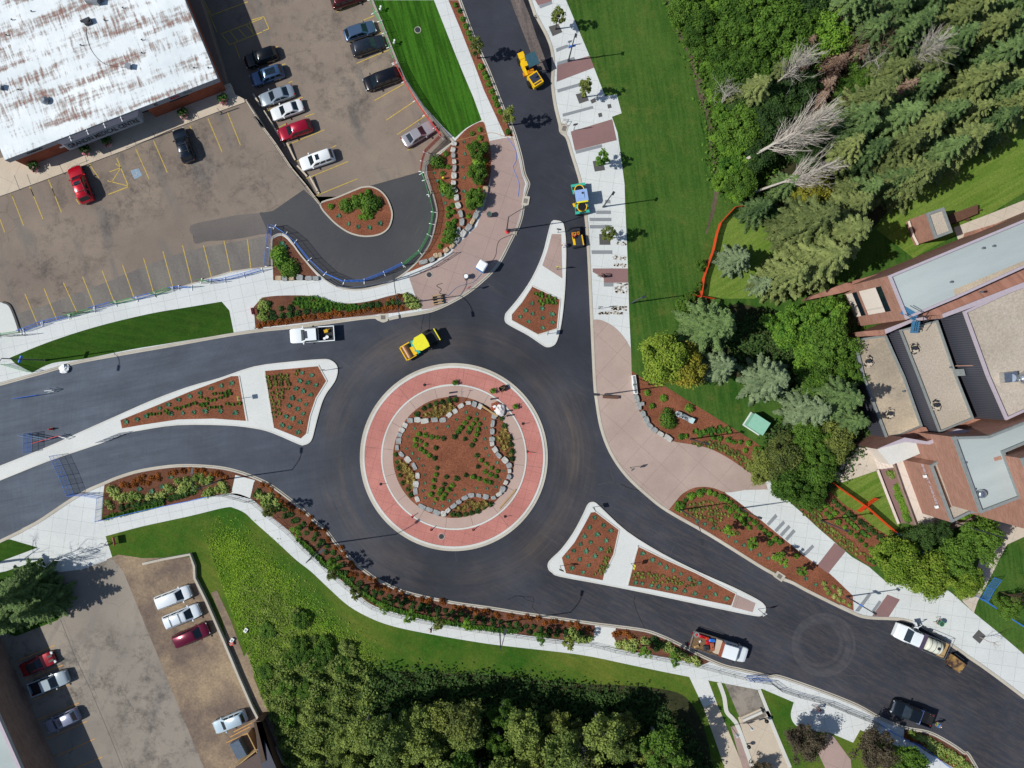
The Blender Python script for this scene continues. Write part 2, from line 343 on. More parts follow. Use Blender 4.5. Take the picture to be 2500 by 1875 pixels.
def meshmat(name, col, al):
    n = NT(name); n.done(lin(col), .6); n.p.inputs['Alpha'].default_value = al; MATS[name] = n.m
meshmat('mesh_blue', '#4f8fe0', .3); meshmat('mesh_green', '#3fc070', .32); meshmat('mesh_red', '#c8392e', .6); meshmat('mesh_orange', '#e04a22', .85); meshmat('mesh_grey', '#8d98a8', .22)
def leaf(name, ca, cb, sc=.9, tr=.25, k=1.35):
    n = NT(name); oi = n.nd('ShaderNodeObjectInfo'); f = n.noise(n.pos(), sc, 4, .7)
    f = n.math('ADD', n.math('MULTIPLY', f, 1.0), n.math('MULTIPLY', n.math('SUBTRACT', oi.outputs['Random'], .5), .22))
    col = n.ramp(f, .33, .67, *[tuple(min(.8, x*k) for x in lin(q)[:3])+(1,) for q in (ca, cb)]); n.done(col, .75, 0, .2)
    t = n.nd('ShaderNodeBsdfTranslucent'); n.link(col, t.inputs[0]); mx = n.nd('ShaderNodeMixShader'); mx.inputs[0].default_value = tr
    n.link(n.p.outputs[0], mx.inputs[1]); n.link(t.outputs[0], mx.inputs[2]); n.link(mx.outputs[0], n.o.inputs[0]); MATS[name] = n.m
leaf('leaf_green', '#2f4a18', '#56742a'); leaf('leaf_bright', '#3a6020', '#6c8c30'); leaf('leaf_dark', '#21361a', '#3d5628'); leaf('leaf_olive', '#46512a', '#77803c')
leaf('leaf_yellow', '#4f6a1e', '#7f9036'); leaf('leaf_ochre', '#5c6624', '#86802c'); leaf('spruce_green', '#344a2a', '#6a804c'); leaf('spruce_olive', '#4a5630', '#808a52'); leaf('spruce_blue', '#4a5c40', '#7c8c68')
leaf('leaf_purple', '#342e26', '#5c5442'); leaf('needle_dead', '#6b5347', '#96806e'); leaf('shrub_green', '#31521c', '#5d8028'); leaf('shrub_dark', '#1f3618', '#3c5a26')
leaf('shrub_var', '#56702c', '#98a35c'); leaf('shrub_orange', '#5e3516', '#8c5424'); leaf('tuft_blue', '#2f5e48', '#4f8064'); leaf('grass_tan', '#6e6132', '#98874c'); leaf('grass_green', '#345a20', '#587a2c'); leaf('flower_pink', '#b04a6a', '#c8a0a8')
leaf('leaf_south', '#44582a', '#7c8a44')
leaf('weeds', '#3f701a', '#7a982e', .25)
# ================================================================ SETTING
ZB = -3.2
def W2(pts, z=0): return [P(x, y, z) for x, y in pts]
def slab(name, pts, z, mat, top=None, bot=ZB, kind='structure'):
    o = B().prism(W2(pts, z), bot, z, 0).build(name, M[mat]); return tag(o, kind=kind)
def sheet(name, pts, z, mat, kind='structure'):
    o = B().prism(W2(pts, z), z - .05, z).build(name, M[mat]); return tag(o, kind=kind)
def strip(b, pts, a, c, z0, z1, closed=False, mi=0, cut=0):
    """prism strip between lateral offsets a and c (metres, left of travel) of a px polyline"""
    w_ = W2(pts, max(z1, 0)); n = len(w_); Ls = []; Rs = []
    for i in range(n):
        p0 = w_[(i-1) % n] if closed or i > 0 else w_[i]; p1 = w_[(i+1) % n] if closed or i < n-1 else w_[i]
        d = (p1 - p0); d.z = 0; d.normalize(); nr = Vector((-d.y, d.x, 0))
        Ls.append(w_[i] + nr*a); Rs.append(w_[i] + nr*c)
    m = n if closed else n-1
    vs = []
    for l, r in zip(Ls, Rs): vs += [(l.x, l.y, z0), (l.x, l.y, z1), (r.x, r.y, z1), (r.x, r.y, z0)]
    fs = []
    for i in range(m):
        j = (i+1) % n
        for k in range(4): fs.append((i*4+k, i*4+(k+1) % 4, j*4+(k+1) % 4, j*4+k))
    if not closed: fs += [(0, 1, 2, 3), (n*4-1, n*4-2, n*4-3, n*4-4)]
    return b.add(vs, fs, mi)
def interp(x, xs, ys): return float(np.interp(x, xs, ys))
def lotz(px, py):
    d = interp(py, [0, 100, 300, 400, 480], [2.5, 2.3, 1.6, .85, 0.0])
    wx = interp(py, [0, 224, 480], [470, 600, 780]); fx = interp(py, [0, 155, 345, 480], [905, 965, 1085, 1040])
    t = min(1, max(0, (px - wx) / max(1, fx - wx)))
    return -d * (1 - .7*t)
g = B(); g.prism([Vector(p) for p in ((-900, -900, 0), (900, -900, 0), (900, 900, 0), (-900, 900, 0))], -3.6, -3.0); tag(g.build('ground', M['lawn_old']), kind='structure')
slab('road', [(-1500, 620), (950, 620), (1150, 400), (1060, -20), (900, -900), (1900, -900), (1900, 900), (3300, 1500), (3300, 2900), (-1500, 2900)], 0, 'asphalt_new')
# --- upper level lot (west)
slab('parking_lot', [(-1500, -900), (330, -900), (470, -60), (561, 224)] + T('00: 2062,842 2212,1075 10: 0,985 170,1215 300,1415 500,1665 11: 560,150') + T('11: 200,385 160,640 01: 2110,690 1780,765 1460,862 1120,940 800,1025 480,1125 200,1230 0,1270 -1500,1600'), .02, 'asphalt_old')
# --- lower lot, sloping
grid = [[None]]
def lower_lot():
    b = B(); ys = list(range(-700, 500, 20)); rows = []
    for y in ys:
        x0 = interp(y, [-700, 0, 224, 250, 480], [200, 452, 560, 596, 782]) - 6
        x1 = interp(y, [-700, 0, 70, 155, 270, 345, 380, 405, 500], [700, 908, 940, 966, 1032, 1100, 1070, 1050, 1050]) + 6
        rows.append([P(x0+(x1-x0)*i/24, y, (lotz(x0+(x1-x0)*i/24, max(y, 0)) - (0.012 if y > 380 else 0))) for i in range(25)])
    vs = [p for r in rows for p in r]; fs = [(j*25+i, (j+1)*25+i, (j+1)*25+i+1, j*25+i+1) for j in range(len(rows)-1) for i in range(24)]
    tag(b.add(vs, fs).build('lower_parking_lot', M['asphalt_old'], smooth=True), kind='structure')
lower_lot()
LOOP = T('10: 1470,1445 1420,1445 1000,1562 860,1595 700,1665') + T('11: 560,140 420,10 160,190 0,215 01: 1610,310 1640,460 2212,385 11: 130,380 180,440 330,560 560,780 800,880 1100,830 1400,620 1540,400 1560,200 1500,0')
slab('loop_road', LOOP, .026, 'asphalt_loop', bot=-.6)
# --- north-west raised block
ROADK1 = smooth(T('01: -2400,2300 0,1650 400,1540 630,1470 1000,1400 1400,1330 1900,1240 2212,1195 11: 300,1172 600,1135 980,1085 1050,1100 1090,1116 1135,1100 1250,1075 1400,1050 1540,1015 1750,910 1900,800 2050,650 2150,470 2212,345 21: 60,390 110,250 130,130 150,40 20: 172,1560 165,1530 135,1460 110,1330 60,1150 20,1040 0,1000 10: 2160,1060 2080,860 1980,600 1860,330 1735,0 1300,-1200'))
EDGE1 = T('10: 640,-1200 1000,0 1090,220 1210,520 1280,680 1440,920 1600,1100 1685,1195 1560,1290 1490,1330 1440,1400 1445,1480 1500,1640') + smooth(T('11: 1500,20 1520,80 1545,200 1530,300 1490,450 1400,590 1290,700 1150,790 1000,835 860,855 700,830 560,740 400,570 300,430 240,385 180,395 145,430')) + T('11: 155,655 0,675 01: 2110,675 1940,700 1780,750 1620,800 1460,850 1300,885 1120,925 960,965 800,1010 600,1080 380,1135 170,1215 0,1240 -2400,1700')
slab('sidewalk', ROADK1 + EDGE1, .13, 'concrete_walk')
Z = .134
sheet('lawn', smooth(T('10: 640,-1200 1015,0')) + T('10: 1518,0 1640,310 1740,560 1850,820 1920,1010') + smooth(T('10: 1920,1015 1800,1075 1695,1165')) + T('10: 1600,1075 1440,900 1280,660 1215,520 1095,215 1010,0'), Z, 'lawn_new')
sheet('planting_bed', T('10: 1640,0 1725,0 1850,330 1960,580 2080,880 2190,1150 2120,1150 2060,1020 1940,760 1850,520 1740,240'), Z, 'mulch')
sheet('planting_bed', T('10: 1710,1175') + smooth(T('10: 1710,1175 1800,1085 1925,1025 1960,1100 1995,1250 2000,1450 1970,1600 11: 1950,60 1900,190 1850,320 1700,450 1560,590 1440,650 1230,735 1290,700 1400,592 1492,450 1532,300 1547,200 1515,50')) + T('10: 1512,1640 1462,1480 1457,1400 1505,1340 1575,1298 1685,1205'), Z + .004, 'mulch')
sheet('brick_pavement', T('10: 1985,1190 2115,1163 2170,1165') + smooth(T('20: -12,1020 45,1165 90,1335 116,1465 145,1545 21: 136,0 118,130 93,250 45,390 11: 2190,360 2132,478 2034,650 1886,795 1738,900 1535,1000 1415,1022')) + T('11: 1365,920 1310,755 1500,660 1650,560 1720,470 1880,320 1960,100 10: 1990,1560 2000,1450 1997,1260'), Z, 'stamped_warm')
sheet('lawn', smooth(T('01: 80,1430 400,1300 800,1170 1250,1060 1600,1000 1870,955')) + T('01: 1935,1030 1972,1215') + smooth(T('01: 1960,1218 1500,1295 1100,1360 700,1440 440,1475 270,1555')) + T('01: 130,1480'), Z, 'lawn_west')
sheet('planting_bed', smooth(T('11: 40,925 200,905 450,905 600,935 700,965 850,968 1000,945 1150,905 1290,886 1370,925 1412,1000')) + T('11: 1390,1018 1200,1048 1060,1062 700,1100 300,1148 25,1178 0,1180 0,1170') + T('01: 2155,1185 2140,1000 2212,920'), Z, 'mulch_dark')
sheet('planting_bed', smooth(T('11: 162,775 158,600 155,450 190,408 250,405 330,485 450,640 560,765')) + T('11: 540,775'), Z, 'mulch_dark')
# loop island
ISL = smooth(T('11: 558,132 700,75 880,0 10: 800,1615 920,1577 1000,1577 1070,1610 11: 1000,0 1100,65 1155,150 1165,250 1130,340 1060,385 950,403 850,390 760,350 650,262')[0:1] + T('11: 700,75 880,0 10: 920,1578 990,1575 1060,1605 1110,1655 11: 1140,120 1165,200 1160,270 1130,340 1060,388 950,405 850,390 760,350 650,262'), True)
slab('planting_bed', ISL, .15, 'mulch', bot=-.6)
# roundabout
slab('roundabout_island', circ(1108, 1116, 228), .08, 'concrete_plain', bot=-.5)
def ringo(name, r0, r1, z0, z1, mat, n=128):
    b = B(); a = circ(1108, 1116, r0, n); c = circ(1108, 1116, r1, n)
    vs = [P(*p, z1) for p in a] + [P(*p, z1) for p in c]; vs += [Vector((v.x, v.y, z0)) for v in vs]
    fs = [(i, n+i, n+(i+1) % n, (i+1) % n) for i in range(n)] + [(n+i, 3*n+i, 3*n+(i+1) % n, n+(i+1) % n) for i in range(n)] + [(2*n+i, i, (i+1) % n, 2*n+(i+1) % n) for i in range(n)]
    return tag(b.add(vs, fs).build(name, M[mat], fix=True), kind='structure')
ringo('kerb', 218, 223, 0, .16, 'kerb_white'); ringo('gutter', 223.3, 229.5, -.02, .095, 'kerb')
ringo('apron', 178.5, 217.6, .05, .145, 'apron_red'); ringo('kerb', 174, 178, .05, .2, 'kerb_white'); ringo('apron', 148.4, 173.6, .05, .185, 'apron_beige')
slab('planting_bed', circ(1108, 1116, 148, 96), .21, 'mulch', bot=0)
b = B()
for k in range(16):      # joints cut in the rings
    a = 2*math.pi*(k+.3)/16
    for r0, r1, zz in ((149, 173, .1865), (179.5, 217, .1465)):
        if zz < .15 and k % 2: continue
        p = P(1108+r0*math.cos(a), 1116+r0*math.sin(a), zz); q = P(1108+r1*math.cos(a), 1116+r1*math.sin(a), zz); m_ = (p+q)/2; d = q-p
        b.box((m_.x, m_.y, zz), (d.length, .035, .004), math.atan2(d.y, d.x))
tag(b.build('paving_joint', M['pit']), kind='structure')
STARP = '12: 1317,372 1378,368 1440,375 1523,365 1593,368 1648,325 1697,295 1745,250 1810,228 1860,236 1908,256 1970,295 2030,325 2015,395 2010,462 2004,525 2006,565 2032,620 2062,666 2112,706 2148,748 2152,795 2148,843 2120,893 2094,948 2060,985 2015,1016 1957,1008 1897,996 1833,996 1778,1018 1728,1050 1683,1085 1637,1122 1600,1150 1540,1142 1480,1115 1420,1090 1382,1030 1368,965 1370,907 1385,835 1357,755 1302,700 1250,655 1212,597 1227,540 1233,490 1253,450 1280,412'
slab('star_bed', smooth(T(STARP), True, 2), .42, 'mulch', bot=0)
# splitter islands
def island(out, zc='concrete_plain', z=.13):
    slab('traffic_island', out, z, zc, bot=-.4)
    b = B(); strip(b, out, -.02, .16, 0, z+.02, True); strip(b, out, -.5, -.05, -.02, .012, True); tag(b.build('kerb', M['kerb_white'], fix=True), kind='structure')
N_OUT = smooth(T('21: 375,287 415,280 452,292 468,335 482,480 478,750 465,950 440,1150 405,1285 372,1322 330,1330 290,1310 180,1235 60,1170 0,1135 -18,1110 -15,1070 0,1045 100,925 210,760 300,560 345,390'), True, 3)
W_OUT = smooth(T('02: -600,1000 0,760 400,600 700,465 1000,332 1300,200 1600,90 1850,20 11: 0,1512 300,1472 560,1450 640,1456 688,1495 697,1545 680,1610 650,1660 12: 600,140 560,230 515,390 485,510 460,550 420,566 380,560 160,466 0,425 02: 1900,400 1500,398 1200,440 1040,475 850,552 400,705 0,865 -600,1100'), True, 3)
S_OUT = smooth(T('22: 678,1088 705,1066 735,1070 780,1110 1000,1312 1300,1500 1620,1660 23: 1900,142 2090,238 2155,285 2168,325 2140,362 2080,366 1800,310 1200,182 800,102 440,35 380,5 22: 350,1620 347,1580 375,1540 460,1458 560,1320 640,1170'), True, 3)
for o_ in (N_OUT, W_OUT, S_OUT): island([p for p in o_][::-1] if False else o_)
def ped(spec, mat, z=.136): sheet('planting_bed' if 'mulch' in mat else 'brick_pavement', T(spec), z, mat)
ped('21: 370,385 450,385 460,760 290,650 335,520', 'stamped_warm')
ped('21: 205,825 440,935 415,1180 255,1230 35,1110 35,1065 120,960', 'mulch')
ped('02: 1015,365 1300,250 1600,125 1950,-5 2010,-8 2075,372 1800,352 1500,360 1200,405 1030,435', 'mulch')
ped('11: 95,1540 540,1500 610,1620 12: 610,35 520,180 470,330 440,480 395,520 170,430 100,0', 'mulch')
ped('22: 740,1140 935,1290 890,1500 815,1652 23: 800,75 490,15 22: 455,1525 560,1400 650,1240 700,1145', 'mulch')
ped('22: 1100,1430 1340,1550 1580,1655 23: 1920,190 1890,290 1500,210 1200,150 1015,120 22: 1080,1500', 'mulch')
ped('23: 1928,195 2090,268 2065,345 1893,300', 'stamped_warm')
b = B()
for s_ in ('21: 205,822 442,934 417,1184', '02: 2015,-10 2085,375', '11: 540,1490 612,1620 12: 615,35 525,180 474,330 446,480', '22: 738,1136 940,1290 894,1500 815,1660', '22: 1095,1425 1340,1545 1580,1650 23: 1925,187 1888,297', '22: 1100,1425 1078,1500 23: 1010,122', '11: 90,1540 12: 95,0 165,432', '21: 205,822 118,956 30,1062 32,1114 255,1236 417,1184'):
    strip(b, T(s_), -.08, .08, .1, .2)
tag(b.build('kerb', M['kerb_white'], fix=True), kind='structure')
# --- east block
EK = smooth(T('20: -300,-1500 190,0 240,130 330,300 375,430 385,560 378,700 400,880 440,1050 450,1110 500,1160 540,1290 610,1520 21: 625,60 660,240 680,500 700,900 720,1350 735,1650 22: 750,200 790,430 870,640 1000,830 1180,1000 1350,1130 1700,1330 2100,1580 2212,1645 33: 100,20 140,50 260,95 400,170 750,340 900,388 1200,408 1420,500 1700,690 2212,1060 4200,2600'))
slab('lawn', EK + [(3800, 2600), (3800, -900), (1150, -900)], .12, 'lawn_east')
PR = T('20: 190,0 -100,-700 250,-700 490,0 600,260 680,450 820,812 918,796 960,955 878,985 925,1120 950,1290 985,1560 21: 985,0 990,150 1010,600 1025,1100 1037,1340 1045,1600')
sheet('sidewalk', PR[1:] + T('22: 1060,150 1080,220 900,500 800,300 750,10 21: 735,1640') + T('21: 720,1350 700,900 680,500 660,240 625,60 20: 610,1520 540,1290 500,1160 450,1110 440,1050 400,880 378,700 385,560 375,430 330,300 240,130 190,0'), .13, 'concrete')
sheet('brick_pavement', T('21: 722,1110') + smooth(T('21: 735,1105 800,1115 900,1170 980,1255 1035,1345')) + T('21: 1045,1655 22: 1060,150') + smooth(T('22: 1060,150 1080,220 1150,360 1280,490 1400,545 1550,570 1700,605 1850,680 2000,780 2150,880')) + T('32: 30,880 50,950') + smooth(T('22: 2000,955 1850,975 1740,940 1650,928 1560,940 1470,990 1400,1070 1355,1125')) + T('22: 1180,995 1000,825 870,630 790,420 752,190 737,0 21: 732,1350'), .138, 'stamped')
sheet('planting_bed', T('21: 1045,1540 1200,1645 22: 1060,0 1320,75') + T('22: 1500,190 1700,310 1900,435 2100,560 2212,680 32: 60,900 22: 2150,880 2000,780 1850,680 1700,605 1550,570 1400,545 1280,490 1150,360 1080,220 1060,150'), .128, 'mulch')
sheet('sidewalk', T('22: 1830,975 2000,945 32: 0,900 60,870 260,1080 330,1140 480,1280 620,1400 760,1520 900,1600 33: 1050,90 1500,110 1610,190 1790,350 2000,520 2212,700 3800,1900 3800,2300 2212,1050 1700,685 1420,495 1200,405 900,385 700,310') + T('33: 400,100 22: 2100,1190 1950,1070'), .13, 'concrete')
sheet('planting_bed', smooth(T('22: 1355,1125 1400,1065 1480,985 1560,937 1650,926 1740,940 1840,985 1950,1060 2100,1180 32: 69,1272 250,1420 400,1540 560,1650 33: 740,178 768,205')) + T('33: 775,333 400,160 260,85 120,10 22: 2100,1570 1700,1320'), .134, 'mulch')
sheet('planting_bed', smooth(T('32: 290,1040 460,985 570,970 700,1080 830,1160 950,1270 1085,1365 1020,1460 970,1510 1000,1560 930,1600 800,1525 620,1390 480,1270 330,1130'), True), .134, 'mulch')
def bands(specs, z, mat, name):
    b = B()
    for s_ in specs: b.prism(W2(T(s_), z), z-.04, z)
    tag(b.build(name, M[mat]), kind='structure')
bands(['20: 230,0 350,-60 372,10 255,45', '20: 415,548 690,470 728,570 412,690', '20: 530,1110 880,1005 918,1182 565,1270', '21: 715,675 1012,675 1015,795 810,795 808,755 715,705', '32: 615,1400 710,1470 560,1659 468,1590', '33: 1060,195 1165,238 1070,385 930,378'], .142, 'brick_band', 'brick_band')
bands(['20: 262,45 370,10 376,32 270,72', '20: 405,410 500,375 517,395 410,440', '20: 415,525 557,480 570,505 415,552', '20: 415,755 617,697 628,720 420,782', '20: 460,960 715,893 722,915 465,985', '20: 570,1270 792,1217 797,1242 576,1298', '21: 820,97 863,97 865,125 820,125', '21: 745,187 868,187 870,216 745,216', '21: 687,248 872,248 873,276 690,276', '21: 690,309 875,309 877,338 692,338', '21: 705,522 880,522 882,553 708,553', '21: 808,795 890,795 890,828 810,828', '32: 115,1155 132,1180 60,1258 40,1240', '32: 180,1212 197,1235 125,1312 105,1292', '32: 225,1248 243,1270 170,1350 150,1330', '32: 265,1285 285,1305 215,1385 195,1365', '32: 425,1415 443,1435 370,1510 350,1490', '33: 900,185 925,195 820,340 785,335', '33: 990,245 1010,258 950,345 925,335'], .144, 'grey_band', 'pavement_band')
PITS = ['20: 343,225 425,200 460,270 378,305', '20: 572,795 655,775 683,848 603,875', '20: 695,845 735,825 745,858 708,875', '20: 838,882 868,877 876,908 845,916', '20: 760,958 790,950 798,982 768,990', '20: 715,1360 800,1345 820,1435 733,1448', '21: 770,384 862,384 865,476 773,476', '33: 1830,492 1890,545 1838,610 1775,555']
bands(PITS, .146, 'pit', 'tree_pit')
# muddy scuffs left on the promenade
two('mud', '#9b9184', '#a9a092', 2, 9, fine=.3)
b = B()
for s_, n_ in (('21: 885,570 1000,605', 26), ('21: 900,635 1000,665', 26), ('21: 900,800 1010,890', 60), ('21: 765,1040 970,1062', 60), ('21: 870,995 1015,1030', 50), ('21: 920,450 1000,480', 14)):
    (x0, y0), (x1, y1) = T(s_)
    for _ in range(n_):
        q = P(random.uniform(x0, x1), random.uniform(y0, y1), .1462); r = random.uniform(.06, .2)
        b.prism([q + Vector((r*random.uniform(.5, 1.3)*math.cos(t), r*random.uniform(.4, 1)*math.sin(t), 0)) for t in [k*1.05 for k in range(6)]], .14, .1462)
tag(b.build('dirt', M['mud']), kind='stuff')
# courthouse paths
sheet('path', T('32: 600,875 640,780 700,680 820,590 940,630 1100,720 985,785 680,890'), .126, 'beige_pad')
sheet('path', T('32: 1830,1160 2000,1090 2212,1060 2400,1100 2212,1350 2070,1415 2000,1545 33: 1955,0 1820,255 1790,350 1700,260 1650,180 1790,80 32: 1860,1450 1900,1290'), .126, 'beige_pad')
sheet('lawn', T('32: 660,900 970,790 1160,1240 1130,1310 1080,1375 950,1270 700,1080 570,970'), .126, 'lawn_old')
sheet('lawn', [(2140, 560), (2200, 480), (2280, 300), (2520, 260), (3300, -200), (3300, 300), (2500, 470), (2330, 575), (2230, 630)] , .124, 'lawn_old')
sheet('path', T('31: 1620,330 1920,215 2212,100 3500,-500 3500,-300 2212,230 1790,400 1660,445'), .128, 'beige_pad')
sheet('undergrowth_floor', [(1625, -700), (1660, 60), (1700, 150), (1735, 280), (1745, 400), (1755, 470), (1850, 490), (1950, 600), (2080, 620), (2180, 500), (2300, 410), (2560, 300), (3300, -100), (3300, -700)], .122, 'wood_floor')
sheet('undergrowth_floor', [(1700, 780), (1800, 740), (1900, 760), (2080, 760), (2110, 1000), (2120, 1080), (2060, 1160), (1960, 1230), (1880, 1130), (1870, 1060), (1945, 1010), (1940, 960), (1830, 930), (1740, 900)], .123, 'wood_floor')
sheet('soil_edge', smooth(T('20: 1335,0 1365,0 1395,120 1430,230 1480,300 1520,400 1560,470 1590,580 1650,700 1690,850 1730,1000 1725,1150 1755,1300 1780,1420 1795,1560 21: 1775,60 1745,200 1700,320 1685,380 1670,370 1700,250 1735,60 20: 1745,1560 1735,1400 1700,1250 1690,1080 1660,950 1610,830 1580,700 1560,600 1510,440 1440,300 1390,180')), .125, 'soil')
sheet('lawn', T('21: 1800,280 1950,200 2100,170 2212,180 31: 100,330 60,850 21: 2080,930 1750,930 1640,920 1680,650 1740,480'), .1265, 'lawn_old')
# --- south block
SK = smooth(T('02: -1500,2100 0,1390 200,1290 330,1220 480,1120 600,1040 740,960 880,900 1000,850 1200,792 1500,752 1800,762 2000,800 2212,880 12: 200,960 400,1115 490,1200 530,1235 600,1290 700,1420 800,1520 880,1600 960,1659 13: 1020,60 1200,150 1400,210 1700,270 2000,312 2212,347 23: 400,395 700,440 900,465 1150,500 1300,550 1450,620 1600,700 1800,790 1950,828 2100,862 2212,890 33: 150,890 500,1010 800,1130 1000,1240 1200,1320 1400,1358 1550,1430 1700,1530 1800,1640 2300,2600'))
slab('lawn', SK + [(2560, 2900), (-1500, 2900)], .1, 'lawn_south')
sheet('sidewalk', T('02: -400,1560 0,1392 200,1292 330,1222 480,1122 600,1042 740,962 882,902 870,1000 855,1215 890,1345 950,1530 690,1625 480,1740 400,1659 -400,1800'), .11, 'concrete')
sheet('lawn', T('02: -500,1420 0,1395 80,1370 320,1440 0,1560 -500,1700'), .115, 'lawn_west'); sheet('lawn', T('02: -500,1750 50,1640 360,1535 03: 410,0 522,365 485,410 130,545 40,520 -600,560'), .115, 'lawn_west')
WK = T('02: 855,1215') + smooth(T('02: 855,1213 1200,1140 1400,1090 1760,1008 1940,985 2020,990 2110,1025 12: 0,1045 150,1183 300,1305 420,1432 600,1595 13: 700,45 870,185 1000,285 1250,365 1500,415 1800,465 2212,525 23: 400,572 660,602 900,650 1100,685 1400,738 1640,790')) + T('23: 1700,765 1800,795 1950,828 2100,862 2212,893 33: 150,890 500,1012 800,1132 1000,1242 1200,1322 1200,1392 1400,1530 1620,1659 2000,1900 1500,1770') + T('33: 1200,1500 830,1337 770,1445 570,1360') + smooth(T('33: 570,1360 420,1345 320,1320 262,1270 245,1200 270,1105')) + T('33: 0,990 23: 2110,1000 1830,945 1690,920 1530,890') + smooth(T('23: 1520,888 1300,845 1000,782 600,702 0,632 13: 1900,600 1500,532 1200,470 1000,402 800,292 620,132 480,0 12: 350,1540 200,1400 0,1222 02: 2070,1152 1980,1110 1900,1103 1600,1175 1200,1262 890,1345'))
sheet('sidewalk', WK, .112, 'concrete_walk')
sheet('sidewalk', T('02: 1985,828 2150,872 2110,1030 1950,990'), .112, 'concrete_plain'); sheet('sidewalk', T('23: 735,452 912,470 895,560 945,650 680,610 730,540'), .113, 'concrete_plain')
def bedS(s_, m_='mulch_dark'): sheet('planting_bed', T(s_), .117, m_)
bedS('02: 885,920 1050,862 1200,812 1500,775 1800,785 1985,830 1945,982 1760,1005 1400,1090 860,1208')
bedS('02: 2150,885 12: 0,888 200,990 400,1145 480,1225 620,1350 700,1445 790,1540 900,1640 13: 1000,75 1200,170 1400,228 1700,290 2000,330 2212,365 23: 400,415 735,458 728,540 660,602 400,570 0,520 13: 1800,465 1500,415 1250,365 1000,285 870,185 700,45 12: 600,1595 420,1432 300,1305 150,1183 0,1045 02: 2110,1025')
bedS('23: 915,490 1100,520 1300,570 1500,665 1640,770 1640,790 1400,737 1100,685 940,645 895,560')
bedS('33: 1215,1345 1400,1378 1550,1450 1700,1555 1800,1665 1900,1800 1700,1700 1500,1590 1195,1395')
sheet('path', T('23: 1650,1145 1760,1105 1990,1659 2080,1900 1900,1900 1830,1659'), .113, 'concrete_tan'); sheet('path', T('23: 1530,890 1690,920 1760,1105 1650,1145'), .114, 'concrete_plain')
sheet('driveway', T('23: 1830,945 2100,1000 2190,1220 1990,1290 1940,1200'), .115, 'asphalt_lane'); sheet('driveway', T('23: 1940,1230 2212,1190 33: 60,1180 240,1659 300,1900 23: 2150,1900 2080,1659'), .114, 'concrete_tan')
b = B(); strip(b, smooth(T('23: 1785,935 1830,1060 1850,1180 1900,1240 1950,1320 2070,1659 2140,1900')), -.35, .2, .08, .17); strip(b, T('23: 2120,1000 2212,1230 33: 40,1180 130,1400 240,1659'), -.2, .25, .08, .17); tag(b.build('kerb', M['kerb_white'], fix=True), kind='structure')
sheet('brick_pavement', T('23: 1880,1310 1960,1300 2060,1640 2100,1800 2020,1800'), .118, 'stamped_warm'); sheet('brick_pavement', T('33: 450,1480 555,1365 610,1400 750,1590 760,1700 600,1800'), .119, 'stamped_warm')
# --- south-west lot
slab('parking_lot', T('02: -3000,2300') + T('03: -1500,560 40,525 135,548 485,412 530,365') + T('02: 400,1659 690,1625 948,1532 03: 960,-100 1040,0 1720,1659 2500,3500 -3000,3500'), .125, 'asphalt_lane')
sheet('gravel_lot', T('02: 900,1540 1000,1500 1200,1530 1620,1520 03: 1650,60 1740,260 1880,580 2010,890 2120,1140 2212,1300 13: 90,1290 260,1600 500,1659 03: 3000,3500 2400,3500 1600,1659 1360,1080 1250,800 1110,450 970,160 900,0'), .121, 'gravel')
sheet('gravel_verge', T('13: -20,600 0,900 60,1050 140,1200 250,1400 380,1590 500,1680 900,2600 400,2600 250,1620 90,1270 -60,1000 -230,600 03: 1880,420 1780,180 1830,160 1950,420 2060,720'), .1195, 'gravel')
b = B(); strip(b, T('03: 525,405 640,700 780,1000 940,1380 1050,1659 1400,2400'), -.22, .22, .1, .135); tag(b.build('gutter', M['asphalt_lane'], fix=True), kind='structure')
b = B(); strip(b, T('03: 525,405 640,700 780,1000 940,1380 1050,1659 1400,2400'), -.26, -.2, .1, .139); tag(b.build('joint', M['pit'], fix=True), kind='structure')
# --- kerbs and gutters along the roads
b = B(); g2 = B()
for pl, z, sg in ((ROADK1, .13, 1), (EK, .13, 1), (SK, .12, -1)):
    strip(b, pl, -.02*sg, .17*sg, -.05, z+.02); strip(b, pl, -.24*sg, -.02*sg, -.05, .02)
for pl, sg in ((ROADK1, 1), (EK, 1), (SK, -1)): strip(g2, pl, .17*sg, .2*sg, 0, .138)
b_m = B(); strip(b_m, SK[12:], -.17, -.9, 0, .108); tag(b_m.build('planting_strip', M['mulch_dark'], fix=True), kind='structure')
strip(b, T('01: -200,1330 0,1245') + EDGE1[-8:][::-1] if False else smooth(T('11: 1500,20 1520,80 1545,200 1530,300 1490,450 1400,590 1290,700 1150,790 1000,835 860,855 700,830 560,740 400,570 300,430 240,385 180,395 150,440 152,655')), -.1, .1, 0, .2)
strip(b, T('10: 1685,1195 1560,1290 1490,1330 1440,1400 1445,1480 1500,1640 11: 1500,20'), -.12, .1, 0, .2)
strip(b, T('10: 640,-1200 1000,0 1090,220 1210,520 1280,680 1440,920 1600,1100 1685,1195'), -.12, .1, -2, .25)
strip(b, ISL, -.12, .08, -.3, .2, True)
strip(b, T('11: 155,658 0,677 01: 2110,677 1940,702 1780,752 1620,802 1460,852 1300,887 1120,927 960,967 800,1012'), -.05, .12, 0, .17)
tag(b.build('kerb', M['kerb'], fix=True), kind='structure'); tag(g2.build('kerb_joint', M['pit'], fix=True), kind='structure')
sheet('road_shoulder', smooth(T('01: -20,960 60,970 90,1010 130,1110 165,1215 0,1245 -60,1240')), .16, 'concrete_plain')
b = B(); strip(b, smooth(T('01: 20,962 60,975 90,1010 130,1110 160,1210')), -.1, .16, 0, .19); tag(b.build('kerb', M['pit'], fix=True), kind='structure')
